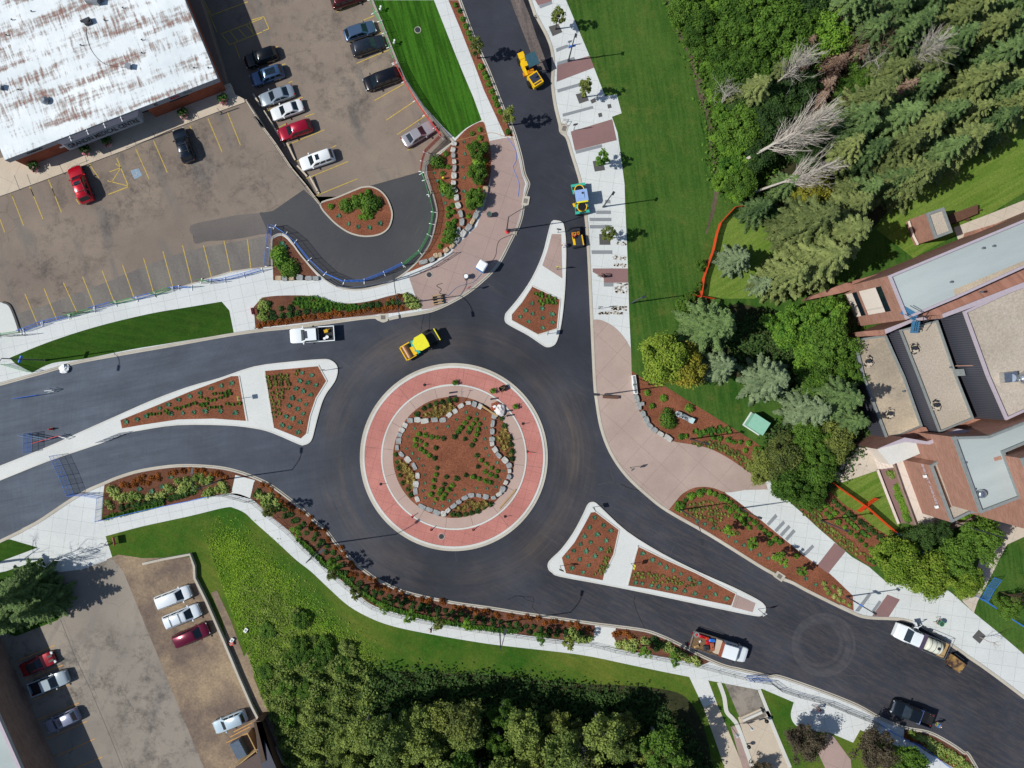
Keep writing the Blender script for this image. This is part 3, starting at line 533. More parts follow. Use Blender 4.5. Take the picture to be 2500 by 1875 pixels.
# milled strip of old asphalt at the top of the road
two('milled', '#57504d', '#6f6560', .5, 3, fine=.3, stretch=(3, .4, 1), rz=R(15))
sheet('milled_asphalt', T('20: -60,-300 20,0 90,180 150,330 215,500 255,585 345,590 300,460 240,300 180,120 130,0 60,-300'), .02, 'milled')
two('tack', '#17191f', '#24262d', .4, 4, fine=.15)
sheet('fresh_tar', T('20: 130,0 240,300 330,590 350,620 385,610 378,520 360,400 310,300 230,130 185,0 100,-300 50,-300'), .012, 'tack')
sheet('asphalt_patch', smooth(T('01: 1600,330 1625,305 1700,285 1850,255 2000,225 2212,205 11: 50,212 110,370 20,388 01: 2150,398 2000,425 1850,440 1740,445 1660,468 1630,440 1640,410 1605,370'), True), .03, 'asphalt_patch')
# old/new seam band along the stalls
two('sealed', '#64605e', '#757069', .3, 4, fine=.15, stretch=(1.5, .4, 1), rz=R(20))
sheet('asphalt_patch', smooth(T('01: 130,1060 400,980 800,830 1200,665 1540,540 1700,500 2212,410 11: 110,400 11: 150,640 01: 2110,672 1780,745 1460,845 1120,920 800,1005 480,1120 200,1215 140,1100'), False, 1), .024, 'sealed')
two('dust', '#3c3e44', '#4c4a4a', .8, 5, fine=.3)
# --- parking lines
b = B()
def line(s_, wd=.11, z=.032, zf=None):
    p = T(s_) if isinstance(s_, str) else s_
    for a, c in zip(p[:-1], p[1:]):
        n_ = 1 if zf is None else 6
        for k in range(n_):
            a2 = (a[0]+(c[0]-a[0])*k/n_, a[1]+(c[1]-a[1])*k/n_); c2 = (a[0]+(c[0]-a[0])*(k+1)/n_, a[1]+(c[1]-a[1])*(k+1)/n_)
            za, zc = (z, z) if zf is None else (zf(*a2)+.02, zf(*c2)+.02)
            p0, p1 = P(*a2, za), P(*c2, zc); d = (p1-p0); d2 = Vector((-d.y, d.x, 0)).normalized()*wd/2
            b.add([p0-d2, p1-d2, p1+d2, p0+d2], [(0, 1, 2, 3)])
for s_ in ['01: 0,260 40,370', '01: 95,45 200,315', '01: 258,0 362,258', '01: 438,0 518,202', '01: 640,90 672,135', '01: 210,890 320,1155', '01: 372,845 480,1112', '01: 535,795 650,1048', '01: 697,745 802,1010', '01: 862,695 965,965', '01: 1033,645 1130,920', '01: 1212,590 1298,890', '01: 1375,530 1462,850', '01: 1540,480 1630,845', '01: 1717,480 1790,775', '01: 1890,440 1955,742', '01: 2087,430 2130,785',
           '00: 1918,945 2028,1222', '00: 1755,1000 1875,1285', '00: 1602,1060 1615,1090', '00: 1530,1310 1565,1395', '00: 1295,1185 1412,1455', '00: 1145,1255 1258,1510', '00: 752,1375 790,1440 835,1500', '00: 985,1335 1085,1575 915,1640', '00: 1020,1415 940,1540', '00: 1020,1415 925,1450', '00: 905,1525 1085,1570', '00: 975,1380 1020,1415', '00: 408,1515 465,1655', '00: 250,1575 285,1655', '00: 92,1635 102,1658']:
    line(s_, .13 if '915,1640' in s_ else .11)
for s_ in ['10: 698,103 945,0', '10: 750,250 790,232', '10: 905,178 1015,132', '10: 808,390 840,375', '10: 1040,285 1080,272', '10: 865,535 1140,420', '10: 1170,568 1195,560', '10: 1015,850 1265,708', '10: 1115,1015 1360,850', '10: 1210,1135 1448,975', '10: 1295,1268 1340,1245', '10: 30,155 82,140 127,242 75,262', '10: -20,170 30,155', '10: -10,275 -40,180', '10: 160,405 205,390', '10: 220,552 267,538', '10: 290,698 325,684', '10: 100,940 180,905', '10: 370,832 412,822', '10: 190,1085 280,1040', '10: 430,985 508,958', '10: 265,1230 595,1095', '10: 345,1368 385,1350', '10: 620,1262 695,1227', '10: 435,1510 795,1362', '10: 520,1652 875,1508',
           '00: 1780,130 2090,15', '00: 1790,140 1720,0', '00: 1830,270 1700,-30', '00: 1870,285 1940,380', '00: 1940,265 2005,345', '00: 2010,240 2075,315', '00: 2080,210 2145,290', '00: 1870,285 2212,155', '00: 1930,380 2212,270', '00: 1980,370 2025,495']:
    line(s_, .11, zf=lotz)
tag(b.build('parking_lines', M['yellow_line']), kind='structure')
plain('line_orange', '#b98a4c', .8, var=.2, sc=6)
b = B()
for s_ in ['03: 155,755 462,625', '03: 220,915 533,790', '03: 280,1085 597,950', '03: 315,1255 668,1110', '03: 400,1410 738,1262', '03: 475,1560 800,1412', '03: 640,1659 865,1565', '03: 1970,1355 2130,1275', '03: 1940,1400 2110,1310', '03: 1910,1445 2090,1365']: line(s_, .12, z=.14)
tag(b.build('parking_lines', M['line_orange']), kind='structure')
plain('blue_paint', '#7f93a5', .9, var=.25, sc=5)
b = B(); b.prism(W2(T('00: 1100,1440 1170,1420 1200,1480 1135,1512'), .034), .03, .034); tag(b.build('accessible_marking', M['blue_paint']), kind='structure')
b = B(); b.ring(P(*T('00: 1148,1468')[0], .036), .22, .03, n=12, k=4); b.cyl(P(*T('00: 1148,1452')[0], .03), P(*T('00: 1148,1452')[0], .04), .09); b.box(P(*T('00: 1158,1462')[0], .036), (.3, .06, .004), .6); tag(b.build('wheelchair_symbol', M['white_line']), kind='structure')
# manholes and drains
b = B(); b2 = B()
for s_, z in (('10: 1383,252', .137), ('10: 545,30', -2.3), ('12: 1583,1347', .148), ('11: 1480,728', .14), ('22: 0,0', -2)):
    c_ = P(*T(s_)[0], z); b.cyl(c_-Vector((0, 0, .02)), c_+Vector((0, 0, .004)), .33, n=20); b2.ring(c_+Vector((0, 0, .002)), .42, .05, n=20, k=4)
tag(b.build('manhole_cover', M['steel_dark']), kind='structure'); tag(b2.build('manhole_rim', M['kerb']), kind='structure')
b = B(); b2 = B()
for s_, a in (('11: 1090,1088', 0), ('20: 475,1085', 1.3), ('21: 150,105', 1.4), ('33: 150,42', -.6), ('22: 0,0', 0)):
    if s_ == '22: 0,0': continue
    c_ = P(*T(s_)[0], .14); b2.box(c_-Vector((0, 0, .06)), (1.3, .95, .16), a)
    for k in range(-3, 4): b.box(c_+Matrix.Rotation(a, 3, 'Z')@Vector((k*.09, 0, .022)), (.05, .55, .02), a)
tag(b.build('drain_grate', M['black']), kind='structure'); tag(b2.build('drain_apron', M['kerb']), kind='structure')
two('crack', '#17181b', '#202126', 2, 6)
b = B()
for s_ in ('11: 1437,1065 1420,1130 1408,1215', '11: 1490,1035 1483,1100 1478,1195', '23: 1075,200 1062,250 1080,320 1130,430 1160,490', '23: 0,240 60,210 110,205 160,240 215,260 205,300 250,350', '23: 60,205 150,215 215,215 220,260', '22: 955,905 1010,935 1110,960'): strip(b, T(s_), -.03, .03, 0, .004)
tag(b.build('tar_lines', M['crack'], fix=True), kind='structure')
b = B()
for s_ in ('22: 1235,1315 1190,1395', '22: 1405,1420 1368,1500', '22: 730,1010 800,1000 880,1030 960,1100 1060,1180 1150,1250 1240,1325', '22: 760,910 870,890 950,900', '22: 860,760 900,880 1000,970 1090,1070', '22: 980,1150 1040,1290 1100,1340', '33: 700,450 900,470 1150,560', '33: 760,520 950,560 1080,600', '33: 640,880 800,880 950,905', '12: 1700,1470 1708,1560', '12: 1905,1450 1920,1510'): strip(b, smooth(T(s_)), -.035, .035, 0, .005)
tag(b.build('dust_marks', M['dust'], fix=True), kind='structure')
# ================================================================ BUILDINGS
def block(b, spec, zp, z0, z1, mi=0, top=1):
    pts = W2(T(spec) if isinstance(spec, str) else spec, zp); b.prism(pts, z0, z1, mi, top); return pts
def para(b, pts, z, w_=.25, h=.35, mi=0):
    n = len(pts)
    for i in range(n):
        p, q = pts[i], pts[(i+1) % n]; d = (q-p); L = d.length
        if L < .3: continue
        c_ = (p+q)/2; ce = sum(pts, Vector())/n; nr = Vector((-d.y, d.x, 0)).normalized()
        if (ce-c_).dot(nr) < 0: nr = -nr
        c2 = c_ + nr*(w_/2 + .001*i); b.box((c2.x, c2.y, z+h/2-.003*i), (L-.004*i, w_, h), math.atan2(d.y, d.x))
def text(s_, name, mat, parent, mw, mwd, size=.5, ext=.03):
    cu = bpy.data.curves.new(name, 'FONT'); cu.body = s_; cu.size = size; cu.extrude = ext; cu.align_x = 'CENTER'; cu.align_y = 'CENTER'; cu.resolution_u = 2; cu.offset = .012*size
    o = bpy.data.objects.new(name, cu); COL.objects.link(o); dg = bpy.context.evaluated_depsgraph_get(); dg.update()
    me = bpy.data.meshes.new_from_object(o.evaluated_get(dg)); bpy.data.objects.remove(o); me.materials.clear(); me.materials.append(mat)
    for v in me.vertices: v.co = mw @ v.co
    o = bpy.data.objects.new(name, me); COL.objects.link(o); o.parent = parent; KIDS.setdefault(parent.name, []).append(o); return o
def frame(p, q, up=Vector((0, 0, 1)), off=0.0, c=.5, z=0.0):
    """matrix for text on the vertical wall from p to q (reads p->q), placed at fraction c, height z"""
    x = (q-p); x.z = 0; x.normalize(); n = x.cross(up); o = p.lerp(q, c); o = Vector((o.x, o.y, z)) + n*off
    return Matrix(((x.x, up.x, n.x, o.x), (x.y, up.y, n.y, o.y), (x.z, up.z, n.z, o.z), (0, 0, 0, 1)))
# --- medical centre
med = thing('medical_centre', 'low brick medical centre with a white flat roof stained brown', 'building')
ZR = 4.9
roofpx = T('00: 40,1350 1835,660 1560,0 1380,-500 -900,-500 -450,0')
wl = W2(roofpx, ZR)
A_, Bc, Cc = wl[0], wl[1], wl[2]
ux = (Bc-A_).normalized(); uy = (Cc-Bc).normalized()
def med_pt(u, v): return A_ + ux*u + uy*v
LM = (Bc-A_).length
ins = .35
b = B(); far = 60
foot = [med_pt(ins, ins), med_pt(LM*.265, ins), med_pt(LM*.265, ins+2.6), med_pt(LM*.645, ins+2.6), med_pt(LM*.645, ins), med_pt(LM-ins, ins), med_pt(LM-ins, far), med_pt(ins, far)]
b.prism([Vector((p.x, p.y, 0)) for p in foot], -3, ZR-1.15); b.build('wall', M['brick_red'], med)
b = B(); rt = [med_pt(0, 0), med_pt(LM, 0), med_pt(LM, far), med_pt(0, far)]
b.prism([Vector((p.x, p.y, 0)) for p in rt], ZR-.05, ZR); b.build('roof', M['stained_roof'], med)
b = B(); fas = [med_pt(-.02, -.02), med_pt(LM+.02, -.02), med_pt(LM+.02, far), med_pt(-.02, far)]
b.prism([Vector((p.x, p.y, 0)) for p in fas], ZR-1.15, ZR-.06); b.build('fascia', M['fascia'], med)
b = B(); s0, s1 = LM*.235, LM*.625
zt_, zb_ = ZR-.25, ZR-1.6
tp = [(s0, -.02), (s0+.7, -.75), (s1-.4, -.75), (s1, -.02)]; bt = [(s0, -.02), (s0+.7, -1.12), (s1-.4, -1.12), (s1, -.02)]
lo_ = [med_pt(*q) for q in bt]; hi_ = [med_pt(*q) for q in tp]
b.loft([[Vector((p.x, p.y, zb_)) for p in lo_], [Vector((p.x, p.y, zt_)) for p in hi_]]); sgn = b.build('sign_band', M['fascia'], med, fix=True)
b = B(); sp_ = [med_pt(s0-.1, .1), med_pt(s0+.7, -.8), med_pt(s1-.4, -.8), med_pt(s1+.1, .1)]; b.prism([Vector((p.x, p.y, 0)) for p in sp_], ZR-.245, ZR-.2); plain('navy', '#2c3244', .5); b.build('canopy_roof', M['navy'], med)
for k in (.3, .38, .46, .54): c_ = med_pt(LM*k, -.38); B().box((c_.x, c_.y, ZR-.18), (.09, .05, .7), math.atan2(ux.y, ux.x)).box((c_.x, c_.y, ZR-.18), (.09, .7, .05), math.atan2(ux.y, ux.x)).build('seam', M['white'], med)
p0, p1 = med_pt(s0+.7, -.75), med_pt(s1-.4, -.75)
def textfit(s_, name, mat, parent, p, q, z, size, c=.5, off=.03, fit=None):
    o = text(s_, name, mat, parent, Matrix(), 0, size); xs = [v.co.x for v in o.data.vertices]; wd = max(xs)-min(xs); k = (fit/wd) if fit else 1
    mw = frame(p, q, off=off, c=c, z=z) @ Matrix.Diagonal((k, 1, 1, 1))
    for v in o.data.vertices: v.co = mw @ v.co
    return o
q0_, q1_ = med_pt(s0+.7, -.935), med_pt(s1-.4, -.935); upv = (Vector((hi_[1].x, hi_[1].y, zt_))-Vector((lo_[1].x, lo_[1].y, zb_))).normalized()
o = text('GRANDIN MEDICAL CENTRE', 'sign_lettering', M['black'], med, Matrix(), 0, 1.0, .01); xs = [v.co.x for v in o.data.vertices]; k = (q1_-q0_).length*.94/(max(xs)-min(xs)); mw = frame(q0_, q1_, up=upv, off=.03, z=(zt_+zb_)/2) @ Matrix.Diagonal((k, 1.05, 1, 1))
for v in o.data.vertices: v.co = mw @ v.co
textfit('PHARMACY', 'sign_lettering', M['black'], med, med_pt(0, -.02), med_pt(LM, -.02), ZR-.55, .6, c=.13, fit=2.1)
textfit('MC', 'sign_lettering', M['red'], med, med_pt(0, -.02), med_pt(LM, -.02), ZR-.6, .75, c=.79, fit=1.2); textfit('Clinic', 'sign_lettering', M['trim_grey'], med, med_pt(0, -.02), med_pt(LM, -.02), ZR-.55, .55, c=.85, fit=1.1); textfit('C', 'sign_lettering', M['black'], med, med_pt(0, -.02), med_pt(LM, -.02), ZR-.6, .7, c=.70)
b = B()
for k in range(3):
    c_ = med_pt(LM*(.33+.11*k), 2.93); b.box((c_.x, c_.y, 1.6), (LM*.09, .06, 2.2), math.atan2(ux.y, ux.x)); b.build('window', M['glass'], med); b = B()
c_ = med_pt(LM*.215, ins-.02); B().box((c_.x, c_.y, 2.0), (.55, .06, .45), math.atan2(ux.y, ux.x)).build('wall_plate', M['white'], med)
c_ = med_pt(LM*.80, -.05); B().box((c_.x, c_.y, ZR-1.3), (2.6, .12, .1), math.atan2(ux.y, ux.x)).build('sign_lamp_rail', M['steel_dark'], med)
def vent(u_px, kind):
    c_ = P(*T(u_px)[0], ZR)
    if kind == 0: b = B(); b.cyl(c_, c_+Vector((0, 0, .5)), .45, .45, 14); b.cyl(c_+Vector((0, 0, .5)), c_+Vector((0, 0, .75)), .5, .18, 14); o = b.build('roof_vent', M['steel'], med)
    elif kind == 1: b = B(); b.box(c_+Vector((0, 0, .3)), (.9, .7, .6), .4); b.box(c_+Vector((-.7, .1, .25)), (.5, .2, .3), .4); b.cyl(c_+Vector((.1, 0, .6)), c_+Vector((.1, 0, .75)), .25, .25, 10); b.build('roof_unit', M['steel_dark'], med)
    elif kind == 2: b = B(); b.box(c_+Vector((0, 0, .3)), (.55, .55, .6), -.2); b.box(c_+Vector((0, 0, .64)), (.7, .7, .06), -.2); b.build('roof_vent', M['steel'], med)
    elif kind == 4: b = B(); b.box(c_+Vector((0, 0, .5)), (1.6, 1.2, 1.0), -.1); b.cyl(c_+Vector((0, 0, 1)), c_+Vector((0, 0, 1.12)), .4, .4, 14); b.build('air_conditioner', M['steel'], med)
    else: b = B(); b.cyl(c_, c_+Vector((0, 0, .3)), .06, .06, 6); b.box(c_+Vector((.05, 0, .3)), (.22, .1, .08), .3); b.build('roof_pipe', M['steel_dark'], med)
vent('00: 750,190', 1); vent('00: 1095,570', 2); vent('00: 800,5', 4); vent('00: 10,745', 2); vent('00: 390,855', 0)
for s_ in ('00: 270,100', '00: 60,300', '00: 1040,70', '00: 1200,340', '00: 1200,450', '00: 685,385', '00: 160,760', '00: 105,170', '00: 885,175', '00: 1640,575', '00: 1760,575'): vent(s_, 3)
B().tube([P(*p, ZR+.03) for p in smooth(T('00: 725,230 735,320 770,420 830,500 900,545 1000,562 1070,575'))], .025, 5).build('roof_cable', M['steel_dark'], med)
# front walk
b = B(); fw = W2(T('00: -300,1660 -300,1500 230,1440 2212,640 2062,835 1890,915 1560,1020 1060,1215 560,1390 100,1590'), .17)
b.prism(W2(T('00: -400,1790 -400,1400 200,1300 1940,700 1975,790 2060,835 2065,862 1830,945 1450,1090 1060,1262 560,1450 100,1620'), .17), -.5, .17); tag(b.build('sidewalk', M['concrete_tan']), kind='structure')
b = B()
for s_ in ('00: 1060,1250 1450,1105', '00: 600,1412 750,1350', '00: 640,1440 760,1392', '00: 1855,965 2010,908', '00: 1830,910 1870,960', '00: 120,1480 165,1600', '00: 228,1470 258,1555', '00: 720,1320 735,1372', '00: 925,1260 940,1300', '00: 1130,1180 1150,1220', '00: 1665,965 1680,1000', '00: 1290,1120 1310,1160', '00: 500,1385 540,1470'): strip(b, T(s_), -.03, .03, .1, .176)
tag(b.build('paving_joint', M['pit'], fix=True), kind='structure')
# retaining wall with rail between the two lots
def runpts(spec, z): return W2(smooth(T(spec)), z)
def fence(name, label, cat, spec, z, h, rails, post_every, mat, mesh=None, thick=.022, feet=None, group=None, post_r=.03, extra=None, zf=None):
    px = T(spec) if isinstance(spec, str) else spec
    ww = [P(*p, (zf(*p) if zf else z)) for p in px]; t = thing(name, label, cat, ww[0], 0, group); o0 = ww[0]
    pts = [w_-o0 for w_ in ww]; r = B()
    for hh in rails: r.tube([p+Vector((0, 0, hh)) for p in pts], thick, 5)
    r.build('rail', M[mat], t)
    L = 0; nxt = 0
    for a, c_ in zip(pts[:-1], pts[1:]):
        d = (c_-a).length; n_ = max(1, round(d/post_every)); dr = (c_-a)
        for k in range(n_ + (1 if c_ is pts[-1] else 0)):
            q = a + dr*k/n_; B().cyl(q, q+Vector((0, 0, h)), post_r, post_r, 6).build('post', M[mat], t)
            if feet:
                nn = Vector((-dr.y, dr.x, 0)).normalized(); B().box(q+Vector((0, 0, .04)), (.09, .75, .06), math.atan2(dr.y, dr.x)).build('foot', M[feet], t)
    if mesh:
        m_ = B(); lo, hi = (rails[0], rails[-1])
        for a, c_ in zip(pts[:-1], pts[1:]):
            dr = (c_-a); nn = Vector((-dr.y, dr.x, 0)).normalized()*.012
            vs = [a-nn+Vector((0, 0, lo)), c_-nn+Vector((0, 0, lo)), c_-nn+Vector((0, 0, hi)), a-nn+Vector((0, 0, hi))]
            m_.add(vs, [(0, 1, 2, 3)])
        m_.build('netting', M[mesh], t)
        wv = B()
        for a, c_ in zip(pts[:-1], pts[1:]):
            dr = (c_-a); n_ = max(1, int(dr.length/.6))
            for k in range(1, n_): q = a+dr*k/n_; wv.cyl(q+Vector((0, 0, lo)), q+Vector((0, 0, hi)), .012, .012, 3, cap=False)
        if wv.v: wv.build('wire', M[mat], t)
    return t
RW = T('00: 2065,845 2212,1072 10: 0,985 170,1213 300,1412 420,1555 500,1662 11: 555,145')
b = B()
w0 = W2(RW, .15)
strip(b, RW, -.02, .24, -2.8, .19); rw = tag(b.build('retaining_wall', M['concrete_tan'], fix=True), 'long low concrete retaining wall dropping from the clinic walk to the loop island', 'wall')
fence('guard_rail', 'dark steel guard rail along the retaining wall between the two car parks', 'railing', '00: 2070,850 2212,1080 10: 0,995 170,1225 300,1425 420,1568 500,1670 11: 545,135', .18, .5, (.25, .5), 1.8, 'steel_dark', thick=.03)
b = B()
for n_s, s_ in enumerate(('10: 95,945 265,1235', '10: 285,1215 350,1355', '10: 372,1405 450,1490', '10: 475,1495 550,1635', '10: 0,800 60,900')):
    pp = T(s_); a, c_ = P(*pp[0], lotz(*pp[0])), P(*pp[1], lotz(*pp[1])); d = c_-a; t_ = thing('wheel_stop_rail', ('second', 'third', 'fourth', 'fifth and lowest', 'first and highest')[n_s]+' concrete kerb rail counted down the foot of the retaining wall', 'kerb', a)
    m_ = B(); m_.box(d/2+Vector((0, 0, .3)), (d.length, .22, .16), math.atan2(d.y, d.x), ry=0); m_.build('beam', M['concrete_tan'], t_)
    for k in (.12, .88): B().box(d*k+Vector((0, 0, .1)), (.15, .15, .3)).build('foot', M['steel_dark'], t_)
# --- south-west building
sw = thing('brick_building', 'long brick building with a pale roof at the bottom left corner', 'building')
zr = 6.0; q0 = P(*T('03: -400,350')[0], zr); q1 = P(*T('03: 0,1230')[0], zr); q2 = P(*T('03: 190,1659')[0], zr); dd = (q2-q1).normalized(); nn = Vector((dd.y, -dd.x, 0))*(-1)
if nn.x > 0: nn = -nn
a0 = q1 - dd*17.0; a1 = q1 + dd*45
foot = [a0, a1, a1+nn*30, a0+nn*30]
B().prism(foot, -1, zr-.3).build('wall', M['brick_brown'], sw); B().prism([p+Vector((0, 0, 0)) for p in foot], zr-.296, zr).build('roof', M['roof_blue'], sw)
b = B(); para(b, foot, zr+.003, .45, .25); b.build('parapet', M['lav'], sw)
for k in range(0):
    c_ = a0 + dd*(4+k*4.2) - nn*.015
    B().box((c_.x, c_.y, 2.0), (1.6, .08, 1.2), math.atan2(dd.y, dd.x)).build('window', M['glass'], sw)
# --- courthouse
ch = thing('courthouse', 'large stepped brick courthouse with pale blue and gravel roofs on the right', 'building')
def cb(name, spec, z, wall, roof, par=None, pw=.35, ph=.35, zp=None, z0=0):
    b = B(); pts = block(b, spec, z if zp is None else zp, z0, z, 0, 1); b.build(name, [M[wall], M[roof]], ch)
    if par:
        b = B(); para(b, pts, z+.003, pw, ph); b.build('parapet', M[par], ch)
    return pts
A1 = cb('north_wing', '31: 1060,738 2212,262 2212,640 1630,930 1300,1068 1210,1108'.replace('2212,262 2212,640', '3200,-150 3200,220'), 12.0, 'brick', 'roof_blue', 'lav', .3, .3)
C3 = cb('upper_roof', '31: 1690,1040 2212,800 3200,380 32: 3200,-300 2212,290 2050,365 1890,0', 10.5, 'corrugated', 'roof_gravel', 'lav', .3, .35)
C2 = cb('middle_roof', '31: 1155,1195 1475,1112 32: 1640,0 1780,350 1490,470 1310,0', 6.4, 'corrugated', 'roof_gravel', 'trim_grey', .2, .3)
C1 = cb('lower_roof', '31: 770,1275 1040,1235 32: 1200,0 1350,420 1052,545 845,0', 3.9, 'corrugated', 'roof_gravel_tan', 'trim_grey', .25, .3)
K1 = cb('link_wing', '31: 1035,1190 1255,1105 1300,1080 1515,1060 1525,1095 1290,1120 1045,1228', 7.5, 'brick', 'lav')
K1a = cb('link_parapet', '31: 1520,1060 2212,790 3200,380 3200,430 2212,838 1700,1030 1530,1092', 10.9, 'brick', 'lav')
K1b = cb('brick_sill', '31: 1300,1075 1630,940 2212,655 3200,225 3200,392 2212,800 1522,1066', 10.6, 'brick', 'brick')
K0 = cb('wall', '31: 860,1205 1030,1190 1050,1240 880,1245', 5.5, 'brick', 'brick')
D1 = cb('link_wing', '32: 970,608 1205,512 1395,545 1650,438 1900,468 2212,340 3000,60 3000,200 2212,385 1910,498 1650,478 1415,572 1210,550 1050,590', 7.6, 'brick', 'lav')
D2 = cb('wall', '32: 1052,548 1350,423 1385,425 1410,470 1490,473 1780,352 2050,368 2100,390 1900,470 1650,440 1395,548 1205,515 975,610', 4.6, 'brick', 'brick')
F1 = cb('south_wing', '32: 1600,505 1900,495 2212,372 3000,100 3000,300 2212,540 2010,625 2160,1025 1832,1150', 12.0, 'brick', 'roof_blue', 'trim_grey', .32, .35)
G1 = cb('entrance_block', '32: 1412,744 1465,712 1560,690 1700,690 1860,1140 1750,1148 1590,1226', 6.6, 'brick', 'roof_gravel', 'trim_grey', .3, .35)
E1_ = cb('porch_roof', '32: 975,612 1205,520 1225,548 1330,562 1352,640 1200,705 1130,730 1080,740', 3.4, 'cream_deck', 'concrete_plain')
M1 = cb('south_east_wing', [(2720, 900)] + W2([], 0) + T('32: 2980,400 2040,665 2190,1065 2250,1290 3000,1500'), 15.0, 'brick', 'roof_blue', 'trim_grey', .3, .35, zp=12.2)
# ridge tone on blue roof (old membrane strip)
b = B(); b.prism(W2(T('31: 1615,855 1775,790 2212,610 2500,500 2500,560 2212,660 1790,860 1640,925'), 12.01), 11.9, 12.012); b.build('membrane', M['roof_gravel_tan'], ch)
b = B(); b.prism(W2(T('32: 1955,682 2015,665 2030,695 1965,712'), 12.01), 11.9, 12.014); plain('rust', '#a07a68', .8); b.build('roof_patch', M['rust'], ch)
# windows of the north wing's west wall
w0_, w1_ = A1[-1], A1[0]
def wallrect(p, q, c0, c1, z0, z1, mat, name='window', off=.03, th=.06):
    a, c_ = p.lerp(q, c0), p.lerp(q, c1); d = c_-a; n_ = Vector((-d.y, d.x, 0)).normalized()
    m_ = (a+c_)/2 + n_*off*SG; B().box((m_.x, m_.y, (z0+z1)/2), (d.length, th, z1-z0), math.atan2(d.y, d.x)).build(name, M[mat], ch)
SG = 1
ctr = sum(A1, Vector())/len(A1); d_ = w1_-w0_; SG = -1 if (ctr-w0_).dot(Vector((-d_.y, d_.x, 0))) > 0 else 1
wallrect(w0_, w1_, .24, .82, 4.2, 8.4, 'cream_deck', 'recess_panel', .02, .1); wallrect(w0_, w1_, .24, .82, 8.5, 9.7, 'glass', 'window', .03, .1)
wallrect(w0_, w1_, .24, .82, .6, 2.2, 'cream_deck', 'recess_panel', .02, .1); wallrect(w0_, w1_, .24, .82, 2.3, 3.4, 'glass', 'window', .03, .1)
g0, g1 = G1[0], G1[-1]
d_ = g1-g0; nrm = Vector((d_.y, -d_.x, 0)).normalized(); cg = sum(G1, Vector())/len(G1)
if (cg-g0).dot(nrm) > 0: nrm = -nrm
# COURT HOUSE lettering, reading down the picture along the west wall
textfit('COURT HOUSE', 'wall_lettering', M['lav'], ch, g0, g1, 5.0, .55, c=.36, off=.04 if nrm.dot((g1-g0).normalized().cross(Vector((0, 0, 1)))) > 0 else -.04, fit=5.6)
B().box(P(*T('32: 1395,832')[0], 5.4)+nrm*.3, (.35, .35, .35), .3).build('wall_lamp', M['white'], ch); B().box(P(*T('32: 1493,1090')[0], 5.4)+nrm*.3, (.35, .35, .35), .3).build('wall_lamp', M['white'], ch)
b = B(); rec = W2(T('32: 1428,752 1462,742 1600,1100 1570,1105'), 6.62); b.prism(rec, 6.5, 6.63); b.build('roof_recess', M['wood_dark'], ch)
# rooftop things
def pile(s_, z):
    c_ = P(*T(s_)[0], z); b = B()
    for k in range(26):
        a = random.uniform(0, 6.28); r_ = random.uniform(.5, .75); q = c_+Vector((r_*math.cos(a)*.8, r_*math.sin(a), random.uniform(.05, .35)))
        b.box(q, (random.uniform(.15, .5), .09, .09), a+1.5+random.uniform(-.5, .5), mi=k % 2)
    b.box(c_+Vector((.1, -.3, .3)), (.5, .4, .35), .3, mi=1); b.cyl(c_, c_+Vector((0, 0, .6)), .3, .25, 8, mi=0)
    b.build('roof_drain_guard', [M['steel_dark'], M['concrete_tan']], ch)
pile('31: 1280,1350', 6.42); pile('31: 890,1460', 3.92); pile('32: 1070,310', 3.92); pile('32: 1460,240', 6.42)
def pipe(s_, z, r=.12, h=.35, mat='steel'):
    c_ = P(*T(s_)[0], z); B().cyl(c_, c_+Vector((0, 0, h)), r, r*1.2, 10).build('roof_pipe', M[mat], ch)
for s_, z in (('31: 1860,505', 12), ('31: 1948,487', 12), ('31: 1590,790', 12), ('32: 1188,122', 3.9), ('32: 1705,725', 12), ('32: 1785,948', 12), ('31: 1845,875', 12), ('31: 1585,1510', 6.4)): pipe(s_, z)
c_ = P(*T('32: 1840,985')[0], 12); B().cyl(c_, c_+Vector((0, 0, .5)), .55, .45, 16).ball(c_+Vector((0, 0, .5)), .5, 14, 8, .5).build('exhaust_fan', M['chrome'], ch)
c_ = P(*T('31: 2150,1600')[0], 10.5); B().ball(c_+Vector((0.3, 0, .9)), .75, 16, 10).box(c_+Vector((-1.3, .1, .5)), (1.6, 1.2, .9), .1).cyl(c_, c_+Vector((-1.2, 0, .9)), .5, .5, 12).build('exhaust_fan', M['chrome'], ch)
b = B(); b.cyl(P(*T('31: 1635,1497')[0], 6.8), P(*T('31: 1860,1493')[0], 9.8), .05, .05); b.build('roof_pipe', M['rust'], ch)
B().prism(W2(T('31: 1650,1525 1705,1522 1720,1580 1665,1582'), 7.2), 5, 7.2).build('roof_hatch', M['trim_grey'], ch)
# roof stair (blue steel)
plain('blue_steel', '#3f6f92', .5)
st = thing('roof_stair', 'blue steel roof stair between the two upper courthouse roofs', 'stairs', P(*T('31: 1250,1050')[0], 12.0))
e0 = P(*T('31: 1195,1030')[0], 12.1)-st.location; e1 = P(*T('31: 1295,1085')[0], 12.0)-st.location; e2 = P(*T('31: 1300,1130')[0], 9.0)-st.location; e3 = P(*T('31: 1285,1210')[0], 7.0)-st.location
for k in range(7):
    q = e0.lerp(e1, k/6); B().box(q, (.3, 1.0, .06), -.55).build('tread', M['blue_steel'], st)
for k in range(5): B().box(e2.lerp(e3, k/4), (1.0, .3, .06)).build('tread', M['blue_steel'], st)
for sx in (-.5, .5): B().tube([e0+Vector((sx*.6, sx, .9)), e1+Vector((sx*.6, sx, .9)), e2+Vector((sx, 0, .9)), e3+Vector((sx, 0, .9))], .04).build('handrail', M['black'], st)
